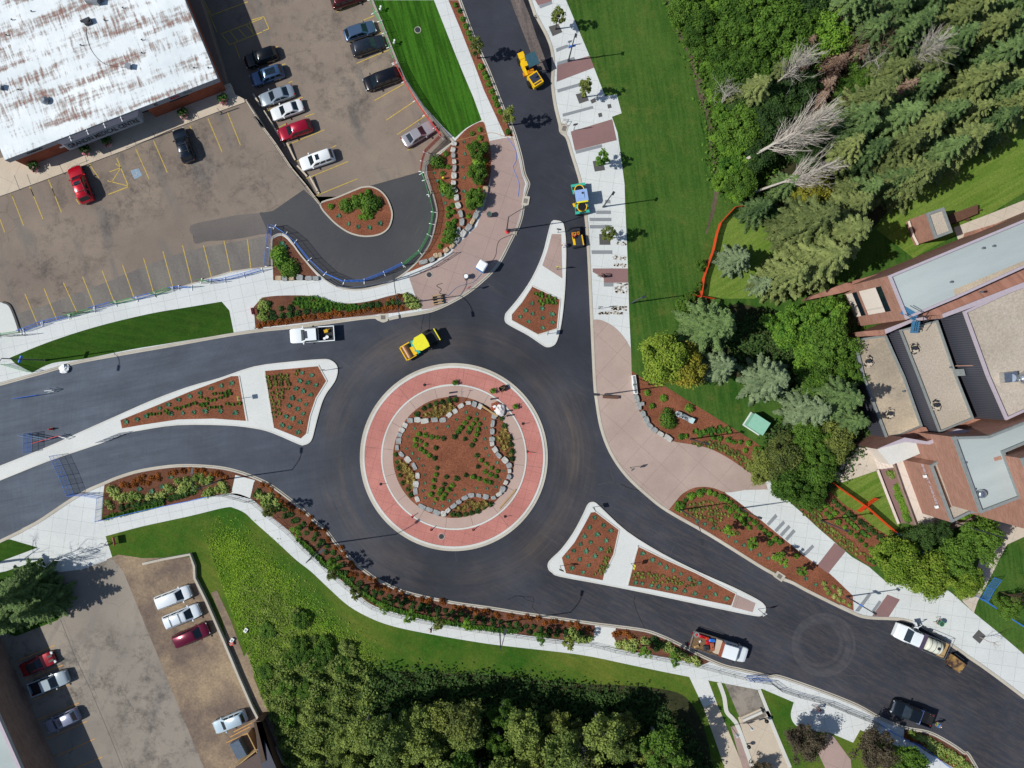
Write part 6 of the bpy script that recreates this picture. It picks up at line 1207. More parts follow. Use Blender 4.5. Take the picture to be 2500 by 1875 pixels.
for s_, lb in (('01: 600,1060 740,1050', 'empty metal gate frame leaning over the western pavement near the stall lines'), ('01: 1700,800 1830,800', 'empty metal gate frame leaning over the pavement by the lawn end'), ('01: 60,1250 240,1240', 'metal gate frame at the west end of the pavement')):
    p = W2(T(s_), .15); t_ = thing('gate_frame', lb, 'gate', p[0]); d = p[1]-p[0]; up_ = Vector((.5, -1.3, 1.6)) if 0 else Vector((0, 0, 2.2)); B().tube([(0, 0, 0), tuple(up_), tuple(d+up_), tuple(d), (0, 0, 0)], .025).build('frame', M['steel_dark'], t_)
    for k in (.33, .66): B().tube([tuple(d*k), tuple(d*k+up_)], .02).build('bar', M['steel_dark'], t_)
B_ = thing('driveway_barrier', 'low concrete traffic barrier lying across the driveway', 'barrier', P(*T('23: 2050,1205')[0], .12), R(24)); B().box((0, 0, .2), (2.9, .75, .4)).build('base', M['concrete_tan'], B_); B().box((0, 0, .55), (2.8, .3, .35)).build('top', M['kerb_white'], B_)
# portable toilet, bins, boxes
pt = thing('portable_toilet', 'blue portable toilet with a white roof at the roundabout kerb', 'toilet', P(*T('11: 1925,670')[0], .13), R(-32))
plain('toilet_blue', '#2a86c8', .5); b = B(); b.box((0, 0, 1.08), (1.15, 1.15, 2.1)); b.build('cabin', M['toilet_blue'], pt); b = B(); b.loft([[Vector((x*f, y*f, z)) for x, y in ((.6, .5), (.5, .62), (-.5, .62), (-.6, .5), (-.6, -.5), (-.5, -.62), (.5, -.62), (.6, -.5))] for z, f in ((2.13, 1.03), (2.25, 1), (2.36, .8))]); b.build('roof', M['white'], pt, fix=True); B().box((0, -.585, 1.05), (.75, .03, 1.85)).build('door', M['toilet_blue'], pt)
def barrel(label, base, mats, z=.14, r=.33, h=.95):
    t = thing('waste_barrel', label, 'bin', P(*T(base)[0], z)); B().cyl((0, 0, 0), (0, 0, h), r*.85, r, 16).build('body', M[mats[0]], t); B().ring((0, 0, h), r, .035, n=16).build('rim', M[mats[1]], t); B().cyl((0, 0, h-.05), (0, 0, h-.02), r*.9, r*.9, 16).build('opening', M['black'], t)
plain('bin_green', '#3a5048', .5); barrel('dark green waste barrel on the brick pavement below the boulder bed', '11: 1985,228', ('bin_green', 'steel')); barrel('white waste barrel next to the portable toilet', '11: 1790,748', ('white', 'steel_dark')); barrel('green bin on the concrete walk beside the tank truck', '33: 1485,425', ('bin_green', 'green'))
eb = thing('electrical_box', 'large pale green electrical box on the lawn by the trees', 'electrical box', P(*T('22: 2080,395')[0], .13), R(-33)); plain('box_green', '#86b8a2', .5, var=.05)
B().box((0, 0, .1), (2.6, 2.1, .2)).build('pad', M['concrete_plain'], eb); B().box((0, 0, .95), (2.35, 1.85, 1.5)).build('cabinet', M['box_green'], eb); B().box((0, 0, 1.72), (2.45, 1.95, .08)).build('lid', M['box_green'], eb)
sc2 = thing('carved_boulder', 'long carved grey boulder with a pale blue end in the mulch bed', 'sculpture', P(*T('22: 1480,335')[0], .13), R(-27)); two('marbled', '#2b2f33', '#b9c2c6', 2.2, 5, .42, .56, fine=.1); b = B(); b.loft([[Vector((x, .36*f*math.cos(a)*(1+.1*math.sin(3*a+x)), .35+.33*f*math.sin(a))) for a in [k*math.pi/5 for k in range(10)]] for x, f in ((-1.25, .6), (-1.1, .95), (-.5, 1.05), (.3, .95), (.9, 1.0))]); b.build('body', M['marbled'], sc2, fix=True); plain('ice', '#b4cfd0', .4); B().box((1.15, 0, .38), (.5, .72, .68)).build('end_block', M['ice'], sc2)
bench = thing('bench', 'long dark backless bench on the pink plaza beside the lamp', 'bench', P(*T('22: 862,170')[0], .14), R(-3)); B().box((0, 0, .45), (2.1, .42, .08)).build('seat', M['wood_dark'], bench)
for s in (-.8, .8): B().box((s, 0, .22), (.08, .4, .42)).build('leg', M['steel_dark'], bench)
for i_, (s_, lb) in enumerate((('22: 1070,100', 'white bench block at the top of the boulder row by the plaza'), ('22: 1062,30', 'pale bench block under the yellow green tree'))):
    t_ = thing('stone_block', lb, 'block', P(*T(s_)[0], .14), R(-82)); B().box((0, 0, .25), (1.4, .5, .5)).build('block', M['white'], t_); B().box((0, .0, .52), (1.2, .3, .04)).build('top', M['trim_grey'], t_)
# bollards, stakes and odds inside the roundabout
for s_, lb in (('12: 1655,135', 'black bollard, upper of two at the north of the roundabout'), ('12: 1650,168', 'black bollard, lower of two at the north of the roundabout'), ('12: 2000,188', 'black bollard beside the rubble heap in the roundabout'), ('12: 2120,290', 'black bollard east of the rubble heap, upper one'), ('12: 2135,328', 'black bollard east of the rubble heap, lower one')):
    t_ = thing('bollard', lb, 'bollard', P(*T(s_)[0], .185)); B().cyl((0, 0, 0), (0, 0, 1.0), .11, .11, 12).build('post', M['black'], t_); B().ball((0, 0, 1.0), .115, 12, 6, .6).build('cap', M['steel_dark'], t_)
for s_, lb in (('12: 1440,68', 'thin post with round base at the upper left of the red ring'), ('12: 1070,905', 'thin post with round base at the left of the red ring'), ('12: 2120,1178', 'thin post with round base at the lower right of the red ring'), ('22: 128,395', 'thin post with round base at the right of the red ring')):
    t_ = thing('delineator_post', lb, 'post', P(*T(s_)[0], .146)); B().cyl((0, 0, 0), (0, 0, .06), .2, .18, 14).build('base', M['black'], t_); B().cyl((0, 0, .05), (0, 0, 1.0), .035, .035, 8).build('post', M['steel_dark'], t_)
for s_, lb, rz_ in (('12: 1338,1180', 'red stake lying near the inner ring at the lower left', 75), ('12: 1497,1290', 'red delineator at the bottom of the red ring', 85), ('12: 1852,1290', 'red delineator near the bottom right of the ring', 80), ('22: 165,632', 'red delineator at the right side of the ring', -25)):
    t_ = thing('red_delineator', lb, 'post', P(*T(s_)[0], .15), R(rz_)); B().cyl((0, 0, 0), (0, 0, .05), .19, .16, 12).build('base', M['black'], t_); B().cyl((0, 0, .05), (.45, 0, .75), .05, .04, 8).build('post', M['hi_vis'], t_)
pk = thing('timber_plank', 'long yellow timber plank lying on the inner ring', 'plank', P(*T('12: 2140,1030')[0], .22), R(49)); B().box((0, 0, .04), (3.4, .18, .07)).build('board', M['wood'], pk)
wb = thing('wheelbarrow', 'black wheelbarrow standing on the red roundabout ring', 'wheelbarrow', P(1227, 948, .15), R(28)); b = B(); b.loft([[Vector((x*f, y*f, z)) for x, y in ((.5, .22), (.3, .36), (-.35, .36), (-.45, .25), (-.45, -.25), (-.35, -.36), (.3, -.36), (.5, -.22))] for z, f in ((.3, .6), (.62, 1))], caps=False); b.prism([Vector((x*.6, y*.6, 0)) for x, y in ((.5, .22), (.3, .36), (-.35, .36), (-.45, .25), (-.45, -.25), (-.35, -.36), (.3, -.36), (.5, -.22))], .3, .31); b.build('tray', M['black'], wb); B().tube([(.5, 0, .3), (-.4, .28, .45), (-1.0, .3, .6)], .02).tube([(.5, 0, .3), (-.4, -.28, .45), (-1.0, -.3, .6)], .02).build('handles', M['wood'], wb); B().ring((.6, 0, .2), .15, .05, axis='Y').build('wheel', M['tyre'], wb)
db = thing('rubble_heap', 'heap of plastic sheets and brick pieces on the roundabout paving', 'debris', P(1216, 996, .19)); b = B(); 
for k in range(26): b.box((random.uniform(-1.0, .2), random.uniform(-.4, .7), .1+random.uniform(0, .2)), (random.uniform(.15, .5), random.uniform(.1, .25), .1), random.uniform(0, 3))
b.build('bricks', M['brick_red'], db); b = B(); b.ball((.25, -.35, .2), .75, 14, 7, .55, jit=.22); b.build('plastic_sheet', M['cloth_white'], db); b = B(); b.box((-.5, .2, .35), (.4, .3, .1), .4); b.build('paper', M['white'], db)
B_t = thing('timber_beam', 'tan timber beam laid along the boulder ring', 'beam', P(*T('12: 1990,290')[0], .45), R(-33)); B().box((0, 0, .12), (2.5, .25, .22)).build('beam', M['wood'], B_t)
rk = thing('garden_rake', 'long handled rake leaning on the boulder ring', 'rake', P(*T('12: 1757,225')[0], .45), R(88)); B().cyl((0, 0, .05), (1.6, 0, .9), .02).build('handle', M['steel'], rk); B().box((1.6, 0, .9), (.05, .5, .05)).build('head', M['steel'], rk)
sw_ = thing('sawhorse_bench', 'low timber trestle with planks at the brick pavement kerb', 'trestle', P(*T('11: 1550,940')[0], .14), R(10))
for k in range(4): B().box((0, -.55+k*.36, .55), (1.5, .12, .06)).build('plank', M['wood'], sw_)
for x in (-.55, .55): B().box((x, 0, .27), (.08, 1.3, .5)).build('trestle', M['steel_dark'], sw_)
hy = thing('fire_hydrant', 'small yellow hydrant in the bed next to the boulder wall', 'hydrant', P(*T('10: 1600,1508')[0], .14)); B().cyl((0, 0, 0), (0, 0, .7), .13, .12, 12).build('barrel', M['canopy_yellow'], hy); B().ball((0, 0, .72), .13).build('cap', M['canopy_yellow'], hy); B().cyl((-.22, 0, .45), (.22, 0, .45), .06).build('nozzle', M['canopy_yellow'], hy)
tl = thing('temporary_post', 'red based temporary light post by the brick pavement lamp', 'post', P(*T('11: 2135,365')[0], .14)); B().ball((0, 0, .12), .3, sz=.5).build('base', M['hi_vis'], tl); B().cyl((0, 0, .1), (0, 0, 1.6), .1).build('post', M['pole'], tl)
for s_, lb, col in (('11: 1590,800 1540,820 1580,850 1565,880 1600,895 1640,905', 'dark looping hose on the brick pavement', 'black'), ('11: 1640,905 1720,830 1850,790 1920,720', 'blue grey hose across the brick pavement towards the toilet', 'blue_steel'), ('11: 2190,385 2080,430 2050,490 2040,560 2010,610 1960,640', 'blue and dark hose along the curved kerb', 'steel_dark'), ('20: -5,1160 60,1260 70,1350 45,1410 70,1480 95,1560 85,1659', 'blue extension hose on the upper brick pavement', 'blue'), ('10: 1700,1190 1900,1140 2010,1120 2110,1150 2212,1180', 'tan rope across the top of the brick pavement', 'wood')):
    p = [P(*q, .165) for q in smooth(T(s_))]; t_ = B().tube([q-p[0] for q in p], .03, 5).build('hose', M[col]); t_.location = p[0]; tag(t_, lb, 'hose')
for s_, lb, col in (('03: 2078,492', 'white and black crate thrown in the grass by the gravel lot', 'white'), ('03: 1962,577', 'small white box lying by the gravel lot wall', 'white'), ('03: 1957,607', 'small orange and white box by the gravel lot wall', 'orange')):
    t_ = thing('crate', lb, 'crate', P(*T(s_)[0], .13), random.uniform(0, 1)); B().box((0, 0, .15), (.6, .42, .3)).build('box', M[col], t_); B().box((0, 0, .31), (.3, .25, .02)).build('label_panel', M['trim_grey'], t_)
t_ = thing('manhole_cylinder', 'crushed white material bag in the road by the western drain', 'bag', P(*T('01: 545,1520')[0], .02), .3); b = B(); b.ball((0, 0, .25), .62, 12, 7, .5, jit=.25); b.build('bag', M['white'], t_); B().box((.55, .1, .1), (.35, .5, .2), .3).build('flap', M['white'], t_); t_.name = 'material_bag'
for s_, lb in (('20: 485,1048', 'cream metal bike rack on the kerb by the second reddish band'), ('33: 1480,420', 'tall rack frame behind the tank truck')):
    t_ = thing('cycle_rack', lb, 'rack', P(*T(s_)[0], .14), R(60)); 
    for k in range(2): B().tube([(-.35, k*.45, 0), (-.35, k*.45, .75), (.35, k*.45, .75), (.35, k*.45, 0)], .03).build('hoop', M['concrete_tan'], t_)
for i_, s_ in enumerate(('10: 1075,88', '10: 1190,370')):
    t_ = thing('garden_lamp', 'white %s flood lamp on the lawn wall by the green fence' % ('upper', 'lower')[i_], 'lamp', P(*T(s_)[0], .13)); B().cyl((0, 0, 0), (0, 0, .8), .06).build('post', M['white'], t_); B().ball((.05, .12, .85), .16).build('lamp_head', M['white'], t_); B().ball((-.05, -.18, .8), .16).build('lamp_head', M['white'], t_)
t_ = thing('sign_bases', 'three dark bollard lamps', 'x') if 0 else None
for s_, lb in (('23: 2015,1455', 'black ball topped bollard lamp beside the speed sign'), ('23: 2165,1240', 'black ball topped bollard by the concrete barrier'), ('33: 20,1240', 'black bollard right of the driveway')):
    t_ = thing('bollard_lamp', lb, 'bollard', P(*T(s_)[0], .13)); B().cyl((0, 0, 0), (0, 0, .8), .07).build('post', M['black'], t_); B().ball((0, 0, .9), .27, 12, 8).build('globe', M['black'], t_)
# ================================================================ VEGETATION
def quadmesh(name, C_, U, Vv, mat, trunk=None):
    """leaf quads: centres C_, half-axes U and Vv (N,3)"""
    n = len(C_); co = np.stack([C_-U-Vv, C_+U-Vv, C_+U+Vv, C_-U+Vv], 1).reshape(-1, 3)
    me = bpy.data.meshes.new(name); me.vertices.add(4*n); me.loops.add(4*n); me.polygons.add(n)
    me.vertices.foreach_set('co', co.astype(np.float32).ravel()); me.loops.foreach_set('vertex_index', np.arange(4*n, dtype=np.int32))
    me.polygons.foreach_set('loop_start', np.arange(0, 4*n, 4, dtype=np.int32)); me.polygons.foreach_set('loop_total', np.full(n, 4, dtype=np.int32))
    me.update(); me.materials.append(M[mat]); return me
def unit(v): return v/np.maximum(np.linalg.norm(v, axis=-1, keepdims=True), 1e-6)
def leaves(C_, nrm, size, mat, name='crown', asp=.65, jit=.7):
    n = len(C_); N = unit(nrm + rng.normal(0, jit, (n, 3))); A = unit(np.cross(N, rng.normal(0, 1, (n, 3)))); Bq = np.cross(N, A)
    s = size*rng.uniform(.6, 1.3, (n, 1)); return quadmesh(name, C_, A*s*.5, Bq*s*.5*asp, mat)
def mk(name, me, parent, mat=None):
    o = bpy.data.objects.new(name, me); COL.objects.link(o); o.parent = parent; KIDS.setdefault(parent.name, []).append(o); return o
PROT = {}
def broad(key, h, r, mat, clumps=46, per=150, leafs=.34, trunkmat='bark', base=.3, flat=.8, seed=0):
    """deciduous crown: leaf clumps through an ellipsoid, with gaps"""
    C_ = []; N = []; cc = []
    clumps = int(clumps*1.6); per = int(per*1.15); leafs *= .66
    for k in range(clumps):
        d = unit(rng.normal(0, 1, 3)); q = rng.uniform(.35, 1)**.5
        rr = r*(1+.18*math.sin(3*math.atan2(d[1], d[0])+seed)+.12*math.sin(5*math.atan2(d[1], d[0])+2*seed))
        c_ = np.array([d[0]*rr*q*.9, d[1]*rr*q*.9, h*(base+1)/2 + d[2]*h*(1-base)/2*q*flat]); cr = r*rng.uniform(.08, .27)+.05; cc.append((c_, cr))
        e = unit(rng.normal(0, 1, (per, 3))); e[:, 2] = np.abs(e[:, 2])*1.0 - .25; e = unit(e)
        C_.append(c_ + e*cr*rng.uniform(.25, 1.35, (per, 1))*np.array([1, 1, .8])); N.append(e + np.array([0, 0, .5]))
    crown = leaves(np.concatenate(C_), np.concatenate(N), leafs, mat)
    b = B(); b.cyl((0, 0, 0), (0, 0, h*base*1.2), r*.07+.05, r*.045+.03, 8); tb_ = Vector((0, 0, h*base*1.1))
    for c_, cr in cc[::3]: m_ = tb_.lerp(Vector(c_), .5)+Vector((0, 0, -.05*h)); b.cyl(tb_, m_, r*.03+.02, r*.02+.01, 5, cap=False); b.cyl(m_, Vector(c_), r*.02+.01, .01, 4, cap=False)
    return crown, b, trunkmat
def spruce(key, h, r, mat, whorls=13, leafs=.4, dens=1.0):
    C_ = []; U = []; Vv = []
    for wv in range(whorls):
        t = (wv+.1)/whorls; z0 = h*(.06+.9*t); rl = r*(1-t)**.9*rng.uniform(.92, 1.08)+.15; nb = int(7+5*(1-t)); off = rng.uniform(0, 6.28)
        for k in range(nb):
            a = off + 2*math.pi*k/nb + rng.uniform(-.13, .13); L = rl*rng.uniform(.72, 1.18); d = np.array([math.cos(a), math.sin(a), 0]); sd = np.array([-d[1], d[0], 0])
            n = max(8, int(L*26*dens)); s_ = rng.uniform(.08, 1, n)**.85; wdt = (.24*L)*(1-s_)**.7*np.minimum(1, s_*5)+.05
            lat = rng.uniform(-1, 1, n)*wdt; droop = -.10*L*s_ - .22*L*s_**2 + .16*L*np.maximum(0, s_-.7)
            z = z0 + droop - np.abs(lat)*.45 + rng.normal(0, .03, n)
            c_ = d*(L*s_)[:, None] + sd*lat[:, None]; c_[:, 2] = z
            dirv = unit(d*.9 + sd*(np.sign(lat)*.8)[:, None] + np.array([0, 0, -.3]) + rng.normal(0, .12, (n, 3)))
            up = unit(np.array([0, 0, 1.0]) + sd*(np.sign(lat)*.35)[:, None] + rng.normal(0, .25, (n, 3))); sv = unit(np.cross(up, dirv)); s = leafs*rng.uniform(.6, 1.2, (n, 1))*(.55+.3*min(1, L/3))
            C_.append(c_); U.append(dirv*s*.6); Vv.append(sv*s*.2)
    crown = quadmesh('crown', np.concatenate(C_), np.concatenate(U), np.concatenate(Vv), mat)
    b = B(); b.cyl((0, 0, 0), (0, 0, h*.97), .05+h*.013, .02, 8)
    return crown, b, 'bark'
def bare(key, h, r, mat, n=7, depth=4, lean=(0, 0), tw=True, th=None):
    b = B(); th = th or h*.012
    def br(p, d, L, rad, dep):
        q = p
        for k in range(3):
            e = q + d*L/3; b.cyl(q, e, rad*(1-.2*k), rad*(1-.2*(k+1)), 4 if dep < depth else 6, cap=False); q = e
            d = (d + Vector(rng.normal(0, .10, 3))).normalized()
        if dep <= 0: return
        for k in range(n if dep == depth else 3):
            a = Vector(rng.normal(0, 1, 3)); a = (a - a.dot(d)*d).normalized(); nd = (d*rng.uniform(.6, 1.1) + a*rng.uniform(.5, .9) + Vector((0, 0, .15))).normalized()
            t = rng.uniform(.35, 1); br(p.lerp(q, t), nd, L*rng.uniform(.45, .65) if dep < depth else r*rng.uniform(.6, 1), rad*.42, dep-1)
    br(Vector((0, 0, 0)), Vector((lean[0], lean[1], 1)).normalized(), h*.75, th, depth)
    return None, b, mat
def proto(key, kind, *a, **k):
    crown, b, tm = {'broad': broad, 'spruce': spruce, 'bare': bare}[kind](key, *a, **k)
    bo = b.build('trunk', M[tm]); bm_ = bo.data; bpy.data.objects.remove(bo); PROT[key] = (crown, bm_, a[0])
TREES = []
def tree(key, name, label, px, py, s=1.0, group=None, rz=None, zfrac=.6, cat='tree', base=False, tilt=None, sz=1.0):
    if key in ('sG', 'sO') and group:
        key = random.choice([key, key+'2']); s *= random.uniform(.8, 1.12); px += random.uniform(-14, 14); py += random.uniform(-12, 12); tilt = (random.uniform(-.07, .07), random.uniform(-.07, .07))
    crown, tr_, h = PROT[key]; z = h*s*zfrac*sz; loc = P(px, py, 0 if base else z); loc.z = .1
    t = thing(name, label, cat, loc, random.uniform(0, 6.28) if rz is None else rz, group); t.scale = (s, s, s*sz)
    if tilt: t.rotation_euler = (tilt[0], tilt[1], t.rotation_euler.z)
    if crown: mk('crown', crown, t)
    mk('trunk', tr_, t); return t
D = 1.1302
proto('dA', 'broad', 8, 4.2, 'leaf_green', 60, 170, .40, seed=1); proto('dB', 'broad', 7, 3.6, 'leaf_bright', 54, 160, .38, seed=2); proto('dC', 'broad', 8, 4.0, 'leaf_dark', 56, 160, .4, seed=3)
proto('oA', 'broad', 9, 4.6, 'leaf_olive', 60, 170, .42, seed=4); proto('yA', 'broad', 7.5, 3.9, 'leaf_yellow', 58, 170, .36, seed=5); proto('ochre', 'broad', 6, 3.2, 'leaf_ochre', 46, 150, .34, seed=6)
proto('sG', 'spruce', 14, 4.6, 'spruce_green', dens=1.5); proto('sO', 'spruce', 15, 4.9, 'spruce_olive', 14, .42, dens=1.5); proto('sB', 'spruce', 11, 3.9, 'spruce_blue', 12, .4, dens=1.6); proto('sD', 'spruce', 12, 3.4, 'needle_dead', 12, .3, dens=.8)
proto('sG2', 'spruce', 13, 3.9, 'spruce_green', 15, .36, dens=1.4); proto('sO2', 'spruce', 14, 4.2, 'spruce_olive', 16, .38, dens=1.3)
proto('grey', 'bare', 10, 3.2, 'dead_wood', 9, 4); proto('brown', 'bare', 9, 3.0, 'dead_brown', 9, 4); proto('bigbare', 'bare', 16, 4.4, 'bark', 12, 5, th=.2)
proto('pA', 'broad', 6, 3.0, 'leaf_purple', 40, 130, .3, seed=7)
proto('sA', 'broad', 10, 2.9, 'leaf_south', 40, 100, .34, 'bark_pale', .38, seed=8); proto('sB2', 'broad', 11, 3.1, 'leaf_green', 40, 100, .36, 'bark_pale', .4, seed=9); proto('sC', 'broad', 9, 2.7, 'leaf_olive', 36, 100, .34, 'bark_pale', .35, seed=10)
proto('st', 'broad', 6.0, .95, 'leaf_olive', 18, 46, .26, 'bark', .34, 1.0, seed=11); proto('st2', 'broad', 5.0, .95, 'leaf_bright', 16, 40, .26, 'bark', .36, 1.0, seed=12)
# --- the wood in the north-east
ND = lambda l: [(float(a)*D, float(b_)*D, c_, float(s)) for a, b_, c_, s in (q.split(',') for q in l.split())]
kinds = {'b': ('dB', 'broadleaf_tree', 'yellow-green leafy tree in the north-eastern wood', 'bright leafy trees of the north-eastern wood'), 'g': ('dA', 'broadleaf_tree', 'mid green leafy tree in the north-eastern wood', 'green leafy trees of the north-eastern wood'),
         'k': ('dC', 'broadleaf_tree', 'dark green leafy tree low in the north-eastern wood', 'dark leafy trees of the north-eastern wood'), 's': ('sG', 'spruce_tree', 'green spruce in the dense north-eastern wood', 'green spruces of the north-eastern wood'),
         'o': ('sO', 'spruce_tree', 'olive green spruce in the dense north-eastern wood', 'olive spruces of the north-eastern wood'), 'd': ('sD', 'dead_spruce', 'brown dead needled spruce in the north-eastern wood', 'dead brown spruces of the north-eastern wood'),
         'x': ('brown', 'dead_tree', 'bare brown dead tree in the north-eastern wood', 'bare dead trees of the north-eastern wood'), 'y': ('grey', 'dead_tree', 'bare grey dead tree in the north-eastern wood', 'bare grey trees of the north-eastern wood')}
for x, y, k, s in ND('1482,18,g,.6 1515,62,g,.6 1548,20,b,.55 1575,70,b,.5 1545,105,g,.6 1600,35,g,.8 1655,20,g,.9 1625,85,g,.8 1680,65,g,.9 1585,150,g,.75 1625,140,g,.75 1560,175,g,.5 1545,205,b,.35 1685,115,g,.7 1565,250,b,.45 1600,280,g,.7 1572,305,b,.5 1605,330,b,.55 1580,365,b,.5 1600,395,g,.5 1640,330,k,.6 1790,62,b,.9 1760,90,b,.7 1725,50,g,.8 1720,110,b,.6 1740,10,k,.8 1650,210,k,.7 1700,225,k,.6 1660,260,k,.7 1720,190,k,.7 1740,330,k,.6 1620,240,k,.6 1690,30,g,.8 1470,45,b,.35 1500,90,g,.4 1535,140,b,.35 1590,415,b,.4 1560,395,b,.4 1830,205,g,.5 1990,110,g,.55 2080,175,k,.5 1900,160,b,.45 1860,175,g,.5 2140,95,g,.5 1970,320,k,.5'):
    kk = kinds[k]; tree(kk[0], kk[1], kk[2], x, y, s*1.0, kk[3])
for x, y, k, s in ND('1640,175,o,.75 1600,195,o,.6 1680,160,o,.65 1905,205,o,.95 1870,250,s,.95 1945,245,s,1.0 1985,185,s,.95 2040,140,o,1.0 2085,95,s,.95 2150,45,o,1.0 2200,5,s,.9 1990,275,o,.95 2050,225,s,1.0 2110,180,o,1.0 2175,130,s,1.0 2235,90,s,.9 1855,290,s,.9 1895,335,s,1.0 1840,330,o,.8 1940,310,o,.85 2100,245,o,.85 2165,200,s,.9 2225,160,o,.9 1940,85,s,.9 2000,60,s,.9 2060,40,o,.9 1960,20,s,.9 2120,10,o,.9 1890,60,s,.85 1930,150,o,.8 2220,50,s,.9 2030,-10,s,.9 1870,15,s,.8 2270,20,s,.9 2270,110,s,.9 1700,385,s,.55 1655,445,s,.6 1845,-10,s,.8 1935,385,s,.8 1985,358,o,.85 2035,325,s,.8 2090,298,o,.85 2150,262,s,.85 2205,232,o,.85 2245,200,s,.8 1885,405,s,.7 1830,395,o,.6'):
    kk = kinds[k]; tree(kk[0], kk[1], kk[2], x, y, s, kk[3])
for x, y, k, s in ND('1745,95,d,.6 1815,130,d,.55 1775,140,x,.8 1815,15,x,.9 1850,100,x,.9 1905,95,x,.9 1880,130,y,.8 1955,190,d,.75 2005,160,d,.7 1700,165,y,.7 1775,210,d,.5 1830,225,x,.7 1570,210,y,.8 1560,190,y,.6 1500,70,y,.4 2180,240,y,.6 1920,275,d,.5 2070,85,d,.55 2130,150,d,.55 1800,270,d,.5 1745,265,x,.7 2000,30,d,.5 1730,150,d,.6 1790,180,d,.55 1985,150,d,.6 1860,110,d,.5 2050,95,x,.7 1900,45,x,.6 1780,245,y,.6'):
    kk = kinds[k]; tree(kk[0], kk[1], kk[2], x, y, s, kk[3])
# leaning dead trunks
def deadlean(label, base, top, h, s=1.0, seed=0):
    a = P(*T(base)[0], .2); tp = P(*T(top)[0], h); d = tp-a; t = thing('dead_tree', label, 'tree', a); b = B(); L = d.length; dn = d.normalized()
    b.cyl((0, 0, 0), d*.5, .2*s, .14*s, 7); b.cyl(d*.5, d, .12*s, .03, 6); b.build('trunk', M['dead_wood'], t)
    bb = B()
    for k in range(int(70*s)):
        u = rng.uniform(.42, .97); a_ = Vector(rng.normal(0, 1, 3)); a_ = (a_-a_.dot(dn)*dn).normalized(); q = d*u; ln = L*(.34 if u < .75 else .2)*rng.uniform(.6, 1.1)
        v1 = (dn*1.0+a_*rng.uniform(.35, .85)).normalized(); m_ = q+v1*ln*.5; v2 = (v1+dn*.3+Vector(rng.normal(0, .15, 3))).normalized(); e_ = m_+v2*ln*.5
        bb.cyl(q, m_, .05*s, .032*s, 4, cap=False); bb.cyl(m_, e_, .032*s, .012, 3, cap=False)
        for j in range(9): w2_ = (v2+Vector(rng.normal(0, .4, 3))).normalized(); p0_ = (q.lerp(m_, rng.uniform(.4, 1)) if j < 4 else m_.lerp(e_, rng.uniform(0, .9))); bb.cyl(p0_, p0_+w2_*ln*rng.uniform(.2, .4), .017, .007, 3, cap=False)
    bb.build('branches', M['dead_wood'], t)
deadlean('large pale dead tree leaning out over the wood edge', '20: 1830,1445', '30: 560,960', 11.5, 1.3)
deadlean('second pale dead tree leaning behind the largest one', '20: 2015,1430', '30: 400,1060', 9.5, 1.0)
deadlean('pale dead tree leaning just above the olive trees', '21: 2005,55', '30: 590,1395', 9, .9)
deadlean('dead tree with a long bare trunk in the dark gap of the wood', '30: 0,810', '30: 420,440', 12, .8)
deadlean('dead tree with a bare trunk among the spruces', '30: 1175,620', '30: 1500,330', 13, .8)
proto('apple', 'broad', 4, 2.2, 'leaf_green', 34, 110, .3, seed=13)
